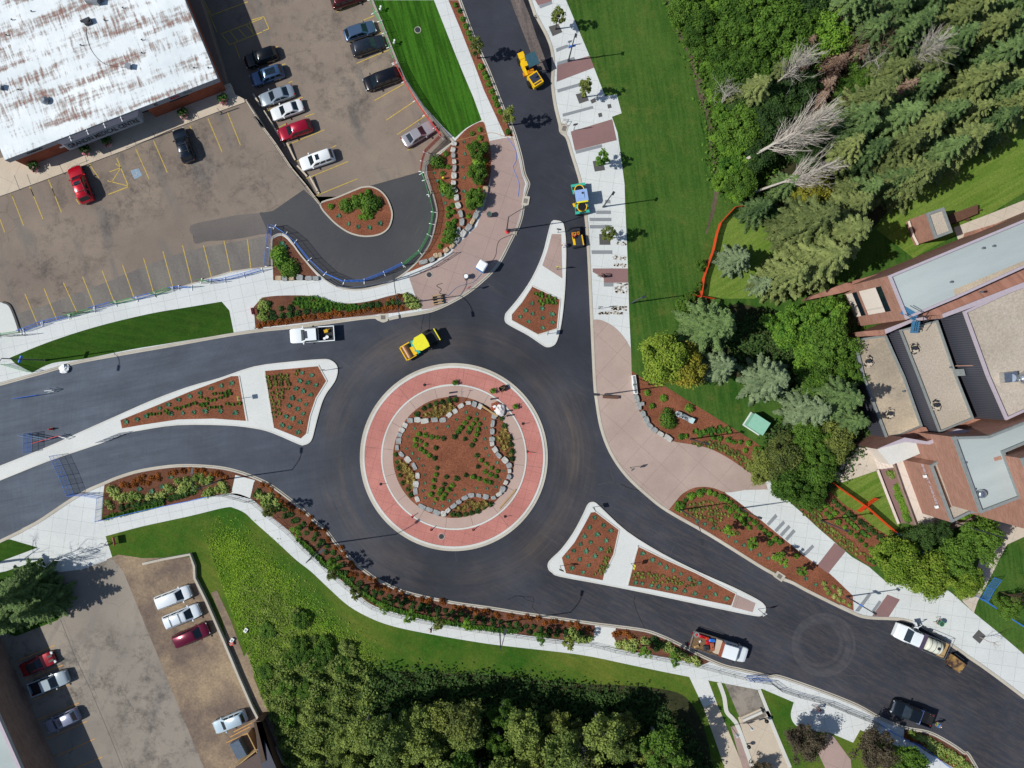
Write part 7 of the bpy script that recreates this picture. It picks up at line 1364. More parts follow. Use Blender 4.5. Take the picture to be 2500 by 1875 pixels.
# --- olive willow, blue spruces and the trees by the courthouse
for x, y, k, s, nm, lb in ((1770, 470, 'sO', 1.0, 'spruce_tree', 'large olive spruce nearest the orange fence'), (1835, 500, 'sO', 1.05, 'spruce_tree', 'large olive spruce west of the brick shed'), (1790, 555, 'sO', 1.05, 'spruce_tree', 'large olive spruce above the courthouse windows'), (1715, 590, 'sO', .8, 'spruce_tree', 'smaller olive spruce at the southern side of the clump'), (1850, 440, 'sO', .8, 'spruce_tree', 'smaller olive spruce at the northern side of the clump'), (1750, 415, 'ochre', .8, 'broadleaf_tree', 'yellow ochre tree under the leaning dead trunks'), (1665, 455, 'dC', .33, 'broadleaf_tree', 'small dark tree at the end of the orange fence'),
                        (1600, 556, 'sB', .68, 'blue_spruce', 'small blue spruce alone on the olive lawn'), (1655, 610, 'sB', .5, 'blue_spruce', 'small blue spruce beneath the olive spruce clump'), (1553, 700, 'sG', .98, 'spruce_tree', 'big green spruce below the orange fence corner'), (1565, 790, 'sB', .75, 'blue_spruce', 'grey-green spruce beside the ochre maple'), (1675, 818, 'sB', .98, 'blue_spruce', 'pale blue spruce above the electrical box'), (1435, 775, 'yA', .85, 'maple_tree', 'yellow-green maple at the plaza edge'), (1480, 800, 'ochre', .9, 'maple_tree', 'ochre tinted maple crown beside the plaza edge'),
                        (1705, 705, 'dB', .8, 'broadleaf_tree', 'bright green tree west of the courthouse, left crown'), (1780, 690, 'dB', .8, 'broadleaf_tree', 'bright green tree west of the courthouse, crown at the brick windows'), (1750, 755, 'dB', .75, 'broadleaf_tree', 'bright green tree west of the courthouse, lowest crown'), (1790, 745, 'dA', .8, 'broadleaf_tree', 'mid green tree touching the lower gravel roof'),
                        (1770, 825, 'dA', .65, 'broadleaf_tree', 'green tree right of the pale blue spruce'), (1825, 860, 'sG', .95, 'spruce_tree', 'dark green spruce against the lowest courthouse roof'), (1765, 885, 'sB', .95, 'blue_spruce', 'blue-green spruce in the middle of the courthouse clump'), (1850, 910, 'sG', .7, 'spruce_tree', 'dark spruce near the courthouse corner'), (1830, 800, 'dA', .6, 'broadleaf_tree', 'leafy crown beside the dark wall of the lowest roof'), (1748, 950, 'dA', .6, 'broadleaf_tree', 'green tree south of the electrical box'), (1805, 950, 'oA', .55, 'broadleaf_tree', 'olive tree by the courthouse steps'), (1690, 985, 'oA', .6, 'broadleaf_tree', 'olive crown above the far end of the pink plaza'), (1760, 1005, 'dA', .65, 'broadleaf_tree', 'green crown left of the courthouse path'),
                        (1700, 1040, 'dA', .62, 'broadleaf_tree', 'green crown overhanging the concrete walk'), (1650, 1010, 'oA', .5, 'broadleaf_tree', 'small olive crown at the plaza tip'), (1745, 1065, 'dA', .55, 'broadleaf_tree', 'small green crown at the orange fence start'),                         (1935, 1205, 'yA', .78, 'broadleaf_tree', 'yellow-green tree over the long walk, left crown'), (2000, 1245, 'yA', .78, 'broadleaf_tree', 'yellow-green tree over the long walk, lower crown'), (2060, 1210, 'dA', .68, 'broadleaf_tree', 'green tree beside the tan courthouse path'), (2115, 1165, 'dA', .7, 'broadleaf_tree', 'green tree south of the courthouse corner'), (2085, 1255, 'yA', .6, 'broadleaf_tree', 'small yellow-green crown by the blue fence'), (1985, 1160, 'dC', .5, 'broadleaf_tree', 'dark shrub tree at the courthouse deck corner'), (2030, 1150, 'dC', .4, 'broadleaf_tree', 'dark shrub below the cream courthouse deck'),
                        (2190, 1290, 'brown', .5, 'bare_shrub', 'bare brown shrub by the blue panel at the right edge'), (2175, 1310, 'dA', .4, 'shrub', 'green shrub below the bare brown one at the right edge'),
                        (1738, 1600, 'pA', .85, 'plum_tree', 'purple leaved tree beside the southern plaza'), (1890, 1615, 'pA', .9, 'plum_tree', 'purple leaved tree at the bottom right lawn'), (1640, 1665, 'pA', .5, 'plum_tree', 'purple leaved tree cut by the bottom edge'), (1960, 1650, 'dA', .6, 'broadleaf_tree', 'green tree behind the purple one at the bottom right'),
                        (1478, 662, 'apple', .5, 'shrub', 'leafy shrub at the lower end of the orange fence'), (1508, 618, 'apple', .3, 'shrub', 'leafy shrub on the orange fence line'), (1512, 572, 'apple', .38, 'shrub', 'leafy shrub at the upper orange fence line'), (1492, 640, 'apple', .35, 'shrub', 'leafy shrub next to the fence crossing'),
                        (15, 1290, 'sG', .85, 'spruce_tree', 'dark green spruce at the left edge, upper one'), (60, 1320, 'sG', .75, 'spruce_tree', 'dark green spruce at the left edge, right one'), (-5, 1350, 'sG', .6, 'spruce_tree', 'dark green spruce at the left edge, lower one'), (60, 1270, 'dC', .45, 'broadleaf_tree', 'dark leafy tree behind the left edge spruces')):
    tree(k, nm, lb, x*D, y*D, s)
for s_, sc__, lb in (('30: 0,0', 1, ''),):
    pass
t_ = tree('bigbare', 'bare_tree', 'tall leafless tree outside the left edge whose branch shadows cross the plaza', -18, 1375, 1.0, base=True)
# --- the wood in the south
def inpoly(x, y, p):
    c_ = False; n = len(p)
    for i in range(n):
        a, b_ = p[i], p[(i+1) % n]
        if (a[1] > y) != (b_[1] > y) and x < (b_[0]-a[0])*(y-a[1])/(b_[1]-a[1])+a[0]: c_ = not c_
    return c_
SW_ = [(860, 1735), (1000, 1712), (1220, 1705), (1450, 1730), (1620, 1750), (1730, 2050), (760, 2050), (800, 1830)]
sheet('shaded_wood_ground', smooth([(700, 1700), (780, 1660), (860, 1640), (1000, 1640), (1220, 1650), (1400, 1668), (1600, 1680), (1690, 1720), (1740, 1875), (1780, 2300), (700, 2300), (680, 1850)], True), .114, 'wood_floor')  # dark floor colour stands in for shade along the wood's edge
pts = []
random.seed(11)
while len(pts) < 96:
    x, y = random.uniform(640, 1750), random.uniform(1690, 2050)
    if not inpoly(x, y, SW_): continue
    if all((x-a)**2+(y-b_)**2 > 44**2 for a, b_ in pts): pts.append((x, y))
    elif random.random() < .002: pts.append((x, y))
for i, (x, y) in enumerate(pts):
    k = random.choice(['sA', 'sA', 'sB2', 'sC', 'sA', 'sC']); s = random.uniform(.62, 1.12)*(.62 if x < 900 else .92)
    tree(k, 'aspen_tree', {'sA': 'slender green aspen in the wood below the curved lawn', 'sB2': 'mid green aspen in the wood below the curved lawn', 'sC': 'olive tinted aspen in the wood below the curved lawn'}[k], x, y, s, {'sA': 'green aspens of the southern wood', 'sB2': 'mid green aspens of the southern wood', 'sC': 'olive aspens of the southern wood'}[k], base=True)
for x, y, s in ((1395, 1790, .8), (1480, 1770, .7), (1370, 1860, .7)): tree('grey', 'dead_tree', 'bare grey dead tree in the southern wood', x, y, s, 'bare trees of the southern wood', base=True)
proto('bu1', 'broad', 2.2, 1.5, 'leaf_green', 22, 70, .26, base=.1, seed=14); proto('bu2', 'broad', 2.0, 1.4, 'leaf_south', 20, 70, .26, base=.1, seed=15); proto('bu3', 'broad', 1.9, 1.3, 'leaf_ochre', 18, 60, .24, base=.1, seed=16)
BU = {'bu1': ('leafy green bush on the gravel lot slope', 'green bushes on the western slope'), 'bu2': ('olive green bush on the gravel lot slope', 'olive bushes on the western slope'), 'bu3': ('yellow brown bush on the gravel lot slope', 'yellow brown bushes on the western slope')}
SB = [(660, 1520), (720, 1490), (760, 1530), (880, 1600), (880, 1680), (760, 1780), (700, 1760), (690, 1640)]
pts = []
while len(pts) < 26:
    x, y = random.uniform(590, 890), random.uniform(1400, 1890)
    if inpoly(x, y, SB) and all((x-a)**2+(y-b_)**2 > 17**2 for a, b_ in pts): pts.append((x, y))
for x, y in pts:
    k = random.choice(['bu1', 'bu1', 'bu2', 'bu2', 'bu1']); tree(k, 'bush', BU[k][0], x, y, random.uniform(.45, .95), BU[k][1], cat='bush', sz=.7)
# rough green patches behind the gravel wall
for i, (x, y) in enumerate([(650, 1640), (680, 1700), (650, 1540)]): tree('bu1', 'bush', BU['bu1'][0], x, y, random.uniform(.6, .9), BU['bu1'][1], cat='bush', sz=.4)
# north-eastern wood edge: low growth as one mass
def under(name, poly, n, mat, hgt, size, label, rag=14):
    C_ = []; N = []
    xs_ = [p[0] for p in poly]; ys_ = [p[1] for p in poly]
    while len(C_) < n:
        x, y = random.uniform(min(xs_)-2*rag, max(xs_)+2*rag), random.uniform(min(ys_)-2*rag, max(ys_)+2*rag)
        if x < 1000 and x < 505+(y-1330)*.37: continue
        if inpoly(x+random.gauss(0, rag), y+random.gauss(0, rag), poly):
            f = .5+.5*math.sin(x*.09+math.sin(y*.07)*2)*math.cos(y*.08)
            c_ = P(x, y, .12); C_.append((c_.x, c_.y, .12+hgt*f*random.random())); N.append((0, 0, 1))
    me = leaves(np.array(C_), np.array(N), size, mat, name, jit=.8); o = bpy.data.objects.new(name, me); COL.objects.link(o); tag(o, kind='stuff'); o['label'] = label
under('undergrowth', [(1632, -20), (1665, 60), (1700, 150), (1735, 280), (1742, 400), (1760, 470), (1850, 480), (1900, 380), (2000, 330), (2000, -20)], 26000, 'leaf_green', 1.6, .32, 'green undergrowth at the edge of the north-eastern wood')
under('undergrowth', [(800, 1640), (860, 1628), (1000, 1640), (1220, 1650), (1400, 1672), (1600, 1700), (1740, 1875), (1760, 2000), (800, 2000)], 44000, 'leaf_dark', 1.3, .3, 'undergrowth coloured dark for the shade below the southern trees')  # shade of the thicket is put into the dark leaf colour
under('undergrowth', [(700, 1600), (860, 1610), (900, 1660), (900, 2000), (620, 2000), (600, 1850), (650, 1700)], 40000, 'leaf_south', 1.6, .24, 'olive thicket at the western end of the southern wood')
under('wild_grass', [(520, 1310), (560, 1300), (600, 1340), (690, 1420), (760, 1500), (880, 1600), (900, 1660), (760, 1760), (700, 1870), (640, 1800), (590, 1640), (545, 1480)], 64000, 'weeds', .16, .13, 'tall wild grass on the gravel lot slope', 22)
under('wild_grass', [(600, 1400), (700, 1470), (760, 1540), (860, 1600), (900, 1680), (760, 1790), (700, 1870), (650, 1700)], 22000, 'leaf_south', .35, .16, 'olive weeds on the lower slope beside the gravel lot', 30)
under('undergrowth', [(1740, 800), (1850, 770), (2080, 790), (2110, 1000), (2100, 1080), (2060, 1160), (1960, 1230), (1890, 1130), (1870, 1060), (1950, 1000), (1830, 920)], 14000, 'leaf_dark', 1.2, .3, 'shade undergrowth beneath the courthouse trees')
# --- street trees
for s_, lb in (('20: 400,250', 'young street tree in the uppermost promenade tree pit'), ('20: 625,825', 'young street tree in the second promenade tree pit'), ('21: 810,430', 'young street tree in the promenade pit near the small roller')): tree('st', 'street_tree', lb, *T(s_)[0], base=True)
tree('st2', 'street_tree', 'young bright green street tree in the third promenade pit', *T('20: 765,1395')[0], base=True, s=1.05)
for s_, lb in (('10: 1885,495', 'young street tree in the narrow mulch strip, upper one'), ('10: 2140,1060', 'young street tree in the narrow mulch strip, lower one')): tree('st', 'street_tree', lb, *T(s_)[0], base=True, s=1.0)
for i_, (s_, ord_) in enumerate(zip(('12: 185,1095', '12: 400,1270', '12: 700,1545', '13: 905,115', '13: 1120,245', '13: 1335,330', '13: 1575,370', '13: 1805,400', '23: 262,500', '23: 490,530', '23: 1125,625', '23: 1370,680', '13: 700,-30'), ('first', 'second', 'third', 'fifth', 'sixth', 'seventh', 'eighth', 'ninth', 'tenth', 'eleventh', 'twelfth', 'thirteenth', 'fourth'))):
    tree('st2' if i_ % 3 else 'st', 'street_tree', '%s young tree from the west along the curved southern handrail' % ord_, *T(s_)[0], s=random.uniform(.78, .9), base=True)
for s_, s2, lb in (('22: 1815,1265', 1.0, 'small round tree in the long bed, westernmost of four'), ('22: 2015,1375', 1.0, 'small round tree in the long bed, second of four'), ('32: 85,1490', 1.25, 'small round tree in the long bed, third and largest of four'), ('32: 285,1610', .9, 'small round tree in the long bed, fourth of four')): tree('st2', 'small_tree', lb, *T(s_)[0], s=s2*.75, base=True)
tree('grey', 'bare_sapling', 'leafless sapling in the grey tree pit beside the concrete walk', *T('33: 1835,552')[0], s=.42, base=True)
# --- shrubs and plants
def ball_shrub(r, h, mat, n=150, ls=.16):
    e = unit(rng.normal(0, 1, (n, 3))); e[:, 2] = np.abs(e[:, 2])*.9; C_ = e*np.array([r, r, h])*rng.uniform(.35, 1.2, (n, 1)); return leaves(C_, e+np.array([0, 0, .4]), ls, mat, 'foliage', jit=.5)
def tuft(r, h, mat, n=26, w_=.05):
    a = rng.uniform(0, 6.28, n); d = np.stack([np.cos(a), np.sin(a), np.zeros(n)], 1); tl = rng.uniform(.5, 1, (n, 1)); C_ = d*r*.5*tl+np.array([0, 0, h*.45]); U = d*r*.5*tl+np.array([0, 0, h*.42]); Vv = np.stack([-np.sin(a), np.cos(a), np.zeros(n)], 1)*w_; return quadmesh('foliage', C_, U, Vv, mat)
SH = {'green': ball_shrub(.36, .5, 'shrub_green'), 'dark': ball_shrub(.42, .5, 'shrub_dark'), 'var': ball_shrub(.5, .65, 'shrub_var', 190, .16), 'orange': ball_shrub(.36, .42, 'shrub_orange', 130, .14), 'big': ball_shrub(.95, 1.2, 'leaf_green', 520, .2), 'bigb': ball_shrub(.8, 1.0, 'leaf_bright', 420, .19),
      'blue': tuft(.36, .2, 'tuft_blue', 26, .04), 'blues': tuft(.24, .14, 'tuft_blue', 22, .035), 'tan': tuft(.42, .4, 'grass_tan', 46, .03), 'grass': tuft(.42, .4, 'grass_green', 46, .035), 'sedge': tuft(.3, .25, 'leaf_olive', 30, .03)}
NM = {'green': 'shrub', 'dark': 'dwarf_conifer', 'var': 'leafy_shrub', 'orange': 'spirea_shrub', 'big': 'bush', 'bigb': 'bush', 'blue': 'yucca_plant', 'blues': 'small_perennial', 'tan': 'ornamental_grass', 'grass': 'ornamental_grass', 'sedge': 'sedge_plant'}
DESC = {'green': 'round green shrub', 'dark': 'dark green round shrub', 'var': 'yellow-green leafy shrub', 'orange': 'orange tinted spirea shrub', 'big': 'big green bush', 'bigb': 'bright green bush', 'blue': 'blue-green spiky plant', 'blues': 'tiny blue-green perennial', 'tan': 'dry tan ornamental grass', 'grass': 'green ornamental grass', 'sedge': 'low olive sedge'}
CNT = {}
def plant(kind, pt, where, z=.14, s=1.0, jit=0):
    c_ = P(*pt, z); o = bpy.data.objects.new(NM[kind], SH[kind]); COL.objects.link(o); sc_ = s*random.uniform(.85, 1.15); o.scale = (sc_, sc_, sc_*random.uniform(.85, 1.1)); o.location = c_ + Vector((random.uniform(-jit, jit), random.uniform(-jit, jit), 0)); o.rotation_euler = (0, 0, random.uniform(0, 6.28))
    tag(o, DESC[kind]+' '+where, {'green': 'shrub', 'dark': 'dwarf conifer', 'var': 'leafy shrub', 'orange': 'spirea', 'big': 'bush', 'bigb': 'bush', 'blue': 'yucca', 'blues': 'perennial', 'tan': 'grass', 'grass': 'grass', 'sedge': 'sedge'}[kind], DESC[kind]+'s '+where); CNT[kind] = CNT.get(kind, 0)+1; return o
def plants(kind, spec, where, z=.14, s=1.0): 
    for p in T(spec): plant(kind, p, where, z, s)
def row(kind, spec, step, where, z=.14, s=1.0, jit=.12, off=0.0, sm=True):
    p = [P(*q) for q in (smooth(T(spec)) if sm else T(spec))]; acc = 0
    for a, b_ in zip(p[:-1], p[1:]):
        d = b_-a; L = d.length; nr = Vector((-d.y, d.x, 0)).normalized()
        while acc < L:
            q = a+d*(acc/L)+nr*off; plant(kind, (q.x/S+NX, NY-q.y/S), where, z, s, jit); acc += step
        acc -= L
def fillp(kind, spec, step, where, z=.14, s=1.0, jit=.25):
    pl = T(spec); xs_ = [p[0] for p in pl]; ys_ = [p[1] for p in pl]; st_ = step/S; y = min(ys_); r_ = 0
    while y < max(ys_):
        x = min(xs_) + (st_/2 if r_ % 2 else 0)
        while x < max(xs_):
            if inpoly(x, y, pl): plant(kind, (x, y), where, z, s, jit)
            x += st_
        y += st_*.87; r_ += 1
W_ = 'in the narrow strip beside the northern road'
plants('green', '10: 1700,45 1735,95 1760,165 1785,225 1810,280 1830,330 1915,565 1945,620 1960,655 1980,710 2005,775 2030,830 2050,885 2075,945 2140,1115', W_)
W_ = 'in the boulder edged bed west of the brick pavement'
plants('big', '10: 1545,1370 11: 1655,30 1660,400', W_)
for s_, lb in (('10: 1880,1300', 'small leafy tree at the top of the boulder edged bed'), ('10: 1880,1490', 'small leafy tree in the middle of the boulder edged bed'), ('11: 1860,110', 'small leafy tree at the lower side of the boulder edged bed')): tree('apple', 'small_tree', lb, *T(s_)[0], s=.62, base=True)
plants('big', '10: 1850,1420', W_, s=.7); plants('bigb', '10: 1900,1390 1610,1590 11: 1850,60 1835,120', W_)
plants('green', '10: 1620,1300 1590,1400 1840,1130 1905,1095 1905,1165 1940,1220 1640,1410 1590,1465 1940,1280 1950,1350 1930,1440 1900,1600 11: 1660,60 1640,175 1675,145 1680,200 1640,230 1690,280 1640,305 1680,320 1620,370 1600,440 1570,490 1860,30 1810,235 1890,50', W_)
plants('blue', '10: 1770,1200 1775,1300 1760,1410 1520,1460 1545,1525 1770,1500 1770,1615 11: 1590,55 1610,125 1770,25', W_, s=.7); row('orange', '10: 1960,1330 1965,1400 1955,1480 1925,1560', .9, W_)
row('grass', '10: 1570,1540 1600,1620 11: 1620,10 1650,60', .7, W_)
W_ = 'on the loop island'
plants('big', '11: 780,150 870,120 950,105 960,185 1010,135', W_); plants('green', '11: 650,155 905,60 965,35 850,80 900,245 940,245 985,240 1000,70', W_); plants('blue', '11: 715,235 795,300 880,325 975,330 1065,295 1070,120 1015,75', W_)
W_ = 'in the small triangular bed by the loop road'
plants('bigb', '11: 220,540 235,600 195,560', W_); plants('big', '11: 310,660 290,700 330,700', W_); plants('green', '11: 200,640 240,510 195,520 220,670', W_); plants('blue', '11: 235,465 260,500', W_)
W_ = 'in the shrub bed below the western pavement'
plants('var', '11: 70,960 105,975 55,1010 80,1040 110,1010 60,1080 95,1090 1290,915 1330,930 1300,960 1360,955 1385,985 1340,990', W_)
row('grass', '11: 370,940 450,930 550,935 650,970 760,995 880,1000', .45, W_); row('grass', '11: 340,975 450,965 550,975 650,1000 760,1020 860,1020', .5, W_); row('grass', '11: 400,1000 520,1005 640,1030', .55, W_)
plants('dark', '11: 150,1045 230,1015 310,1010 440,1035 510,1030 165,1085 240,1075 310,1065 370,1055 130,975 575,1025 930,995 990,990 1050,980 1130,975 1180,960 1215,960', W_)
row('orange', '11: 50,1155 200,1130 300,1115 420,1098 620,1072 700,1055 830,1048 900,1030 1000,1018 1130,1008 1250,1000', .62, W_, jit=.2); row('orange', '11: 1140,940 1200,935 1240,900', .8, W_)
W_ = 'in the northern splitter island'
plants('blue', '21: 200,970 145,1030 205,1060 285,1015 100,1085 172,1125 290,1095 370,1060 375,1130 292,1175', W_); fillp('grass', '21: 215,840 260,850 420,940 410,1010 300,1000 230,930', .62, W_, s=.8)
W_ = 'in the long western splitter bed'
plants('blue', '02: 1063,380 1155,360 1235,330 1345,265 1420,235 1505,195 1600,165 1690,135 1780,100 1865,75 1955,55 1440,315 1540,305 1637,300 1730,290 1862,290 1985,305', W_); row('grass', '02: 1270,325 1400,305 1550,250 1700,220 1850,200 1960,150', .7, W_, s=.75, jit=.3); row('grass', '02: 1700,170 1800,160 1980,100', .8, W_, s=.7, jit=.3); row('grass', '02: 1700,260 1850,245 2000,240', .8, W_, s=.7, jit=.3)
W_ = 'in the eastern bed of the western splitter'
plants('blue', '12: 385,35 455,52 520,68 353,97 413,120 477,153 320,178 383,200 437,232 292,245 367,272 413,310 268,335 325,350 388,382 235,408 298,425 373,468 11: 405,1555 485,1575', W_)
for s_ in ('12: 125,0 150,180 175,370', '12: 175,0 200,180 215,330', '12: 230,0 240,200', '12: 285,0 290,130', '11: 120,1590 130,1659', '11: 220,1570 225,1659', '11: 170,1580 175,1659', '11: 270,1570 280,1659', '11: 365,1540 360,1600'): row('sedge', s_, .55, W_)
W_ = 'in the western bed of the southern splitter'
plants('blue', '22: 730,1185 683,1270 803,1252 862,1297 748,1327 640,1345 824,1380 693,1395 608,1410 775,1452 653,1468 552,1465 503,1518 728,1510 600,1538 678,1588 540,1612 23: 632,5', W_); fillp('sedge', '22: 860,1420 890,1440 840,1659 720,1659 800,1540', .6, W_)
W_ = 'in the eastern bed of the southern splitter'
plants('blue', '22: 1133,1487 1213,1545 1277,1577 1330,1607 1392,1632 23: 1455,20 1523,62 1607,98 1694,138 1745,190 1840,225 1667,215 1573,187 1483,163 1400,147 1335,142 1266,127 1205,117 1128,102 1072,92', W_)
fillp('sedge', '23: 1060,20 1300,20 1400,40 1620,100 1600,145 1300,110 1070,60', .62, W_)
W_ = 'in the star shaped roundabout bed'
plants('green', '12: 1812,347 1875,360 1778,390 1848,397 1903,397 1745,430 1822,432 1888,445 1720,465 1878,487 1862,535 1393,482 1447,492 1500,508 1545,512 1362,528 1405,545 1448,572 1360,580 1408,610 1440,632 1478,662 1918,703 1960,733 2005,767 2055,795 1950,800 1995,825 2042,840 1850,843 1900,860 1953,877 1995,890 1537,825 1518,872 1510,930 1580,950 1672,915 1645,948 1560,985 1612,992 1495,990 1595,1023 1535,1030', W_, .42, .85)
for p in T('12: 1695,505 1840,577 1780,525 1600,520 1535,600 1525,685 1545,770 1625,845 1710,855 1605,907 1790,827 1880,665 1890,755 1810,465'): o = plant('dark', p, W_, .42, .75); 
plants('blues', '12: 1352,437 1437,438 1537,432 1633,420 1707,357 1790,298 1880,315 1940,355 1952,430 1945,522 1953,605 1980,662 2048,722 2105,795 2073,865 2040,930 1967,940 1875,940 1768,955 1693,1000 1645,1045 1590,1087 1512,1070 1443,1022 1428,960 1440,895 1443,827 1425,750 1383,687 1333,648 1283,602 1295,508', W_, .42)
W_ = 'in the crescent beds around the roundabout star'
plants('dark', '12: 1375,315 1435,265 1480,245 1537,225 1590,213 1645,203 1700,195 1197,655 1210,720 1220,770 1235,832 1255,895 1300,950 1328,995 1680,1160 1730,1160 1785,1160 1835,1145 1885,1130 1940,1100 1995,1075 2115,415 2160,520 2170,570 2175,630 2180,690 2090,350', W_, .21, .85)
fillp('tan', '12: 1430,310 1500,270 1600,240 1710,215 1700,265 1630,310 1560,340 1420,340', .55, W_, .21); fillp('tan', '12: 1215,670 1290,720 1345,790 1350,870 1345,950 1300,910 1250,800', .6, W_, .21); fillp('tan', '12: 1700,1130 1780,1050 1850,1030 1950,1040 2010,1045 1900,1100', .55, W_, .21); fillp('tan', '12: 2055,420 2110,430 2150,540 2160,660 2110,640 2060,570 2045,500', .6, W_, .21)
for s_, lb in (('12: 1697,48', 'potted green plant on the ring north of the star bed'), ('22: 62,250', 'potted green plant on the red ring right of the rubble'), ('12: 2015,118', 'olive potted plant beside the wheelbarrow')):
    t_ = thing('potted_plant', lb, 'plant', P(*T(s_)[0], .15)); B().cyl((0, 0, 0), (0, 0, .3), .16, .22, 14).build('pot', M['black'], t_); o = mk('foliage', SH['green'], t_); o.location = (0, 0, .3)
W_ = 'in the wide shrub bed south of the western road'
plants('var', '02: 940,945 990,960 985,1010 1030,1030 1100,1035 1110,995 1180,1020 960,985 1050,1010 1150,1000 1260,1010 1330,1005 1380,990 1440,950 1420,930 1500,880 1540,920 1580,870 1620,905 1650,850 1700,835 1710,885 1780,850 1780,970 1840,950 1890,920 1900,960 1650,945 1740,990 940,1095 910,1060 1520,960 1570,950 1760,880 1870,890', W_, .12)
row('orange', '02: 1030,925 1120,890 1200,855 1300,835 1370,850', .55, W_, .12, jit=.3); row('orange', '02: 1440,815 1560,795 1700,800 1850,830 1950,860', .7, W_, .12, jit=.2); row('orange', '02: 1120,915 1230,885 1330,865', .6, W_, .12, jit=.3)
row('grass', '02: 890,1190 1000,1160 1130,1125 1250,1095 1380,1070', .5, W_, .12); row('dark', '02: 1040,1105 1170,1080 1300,1050 1400,1035', .75, W_, .12); row('dark', '02: 1430,1015 1560,985 1640,975', .8, W_, .12)
plants('blue', '02: 1440,845 1080,915 1178,945 1280,965 1370,925', W_, .12)
W_ = 'in the long curved bed south of the roundabout'
CUR = '12: 40,950 200,1050 350,1170 500,1290 640,1440 760,1570 13: 830,50 960,120 1200,210 1500,290 1900,375 2212,425 23: 200,450 450,490 690,510'
row('orange', CUR, .85, W_, .12, jit=.4, off=.7, s=.95); row('dark', CUR, 1.1, W_, .12, jit=.12, off=-.25, s=.9); row('dark', CUR, 1.25, W_, .12, jit=.12, off=-.9, s=.85)
row('grass', '12: 380,1370 500,1480 620,1600 13: 750,40 900,170 1100,290 1300,350 1600,420 1900,470 2212,505', .42, W_, .12, jit=.08, s=1.0)
plants('var', '12: 50,1000 90,1020 130,1010 120,1060 180,1050 90,1070 210,1080 23: 540,510 560,560 600,580 640,570 690,560 590,540', W_, .12)
W_ = 'in the short bed beside the flatbed truck'
plants('var', '23: 930,610 980,600 1020,620 1050,570 1080,610 1000,640 1060,650 1150,580 1180,600 1350,620 1380,650 1340,650 1480,710 1520,740 1570,740 1600,770 1450,690', W_, .12); row('orange', '23: 915,520 1000,525 1080,560', .5, W_, .12, jit=.3); plants('dark', '23: 1250,600 1290,620 1250,650 1420,660 1230,570', W_, .12)
W_ = 'in the last shrub bed at the bottom right'
row('var', '33: 1250,1370 1400,1430 1550,1510 1700,1620 1790,1700', .62, W_, .12, jit=.15); row('orange', '33: 1230,1400 1400,1480 1550,1560 1700,1680', .8, W_, .12, jit=.2); row('var', '33: 1400,1470 1550,1560 1700,1670', .8, W_, .12)
W_ = 'in the mulch bed east of the pink plaza'
plants('green', '22: 1175,135 1215,245 1460,505 1500,500 1620,500 1730,510 1785,520 1860,530 1905,550 1960,550 2030,560 2085,605 2130,610 2000,620 2080,640 2110,660 2185,640', W_); plants('bigb', '22: 1312,180 1530,265', W_, s=.7); plants('big', '22: 1345,320 1370,385 1340,370', W_)
for s_ in ('22: 1560,560 1750,600 1900,680 2050,800 2150,870', '22: 1640,550 1800,590 1950,680 2100,790 2180,860', '22: 1750,560 1900,620 2050,730 2180,820'): row('sedge', s_, .42, W_, jit=.15)
row('grass', '22: 1560,470 1700,450 1880,460', .6, W_, jit=.3); row('grass', '22: 1660,480 1800,430 1860,440', .7, W_, jit=.3)
W_ = 'in the long bed between road and concrete walk'
plants('green', '22: 1435,1070 1430,1110 1470,1085 1495,1040 1530,1000 1560,1000 1610,970 1645,960 1700,975 1745,990 1800,1010 1835,1035 1875,1060 1835,1100 1910,1095 1875,1130 1950,1125 1995,1165 1920,1175 1965,1200 2035,1200 1995,1235 2080,1230 2035,1270 2125,1270 2165,1300 2200,1330 32: 60,1330 65,1400 110,1370 290,1510 150,1390', W_); plants('bigb', '22: 1540,1010 1800,1020 1620,985', W_, s=.6)
for k, s_ in enumerate(('22: 1460,1150 1600,1120 1750,1130 1850,1190', '22: 1520,1080 1650,1050 1780,1090', '22: 1500,1170 1650,1180 1800,1230', '22: 1530,1110 1680,1080 1790,1120', '22: 1580,1150 1700,1150 1800,1180', '22: 1700,1210 1800,1290 1950,1330')): row('sedge', s_, .5, W_, jit=.2)
plants('blue', '22: 1590,1215 1655,1243 1725,1278 1855,1347 1920,1388 1985,1420 2045,1455 2115,1500 2190,1530 32: 185,1600 33: 370,60 450,110', W_, s=.8); plants('var', '33: 605,130 655,155 560,180 610,210 660,190 650,240 690,250 735,280 520,100 540,140', W_, s=.6)
W_ = 'in the bed between concrete walk and courthouse lawn'
plants('dark', '32: 550,1010 605,1050 640,1080 685,1115 730,1155 775,1185 830,1220 865,1250 905,1285 945,1315 995,1350 1030,1390', W_); plants('green', '32: 480,1045 530,1080 575,1115 610,1150 490,1120 540,1155 575,1180 640,1225 700,1270 740,1310 790,1340 830,1380 870,1420 915,1450 900,1540 940,1560', W_)
for s_ in ('32: 360,1160 500,1270 650,1390 800,1500', '32: 400,1150 550,1270 700,1390 850,1500 930,1560', '32: 440,1170 600,1300 750,1420', '32: 380,1120 450,1150 500,1200'): row('sedge', s_, .45, W_, jit=.2)
row('grass', '32: 680,1180 780,1270 900,1360', .6, W_)
row('var', '32: 1070,810 1110,800 1100,850', .35, 'in the courthouse hedge border', .14, s=.7); row('bigb', '32: 1130,940 1170,1040 1220,1180 1235,1220', .55, 'in the courthouse hedge border', .14, s=.6); row('bigb', '32: 1150,920 1190,1030 1235,1160', .6, 'in the courthouse hedge border', .14, s=.55)
row('bigb', '32: 1700,1195 1810,1165', .6, 'at the southern courthouse wall', .14, s=.5)
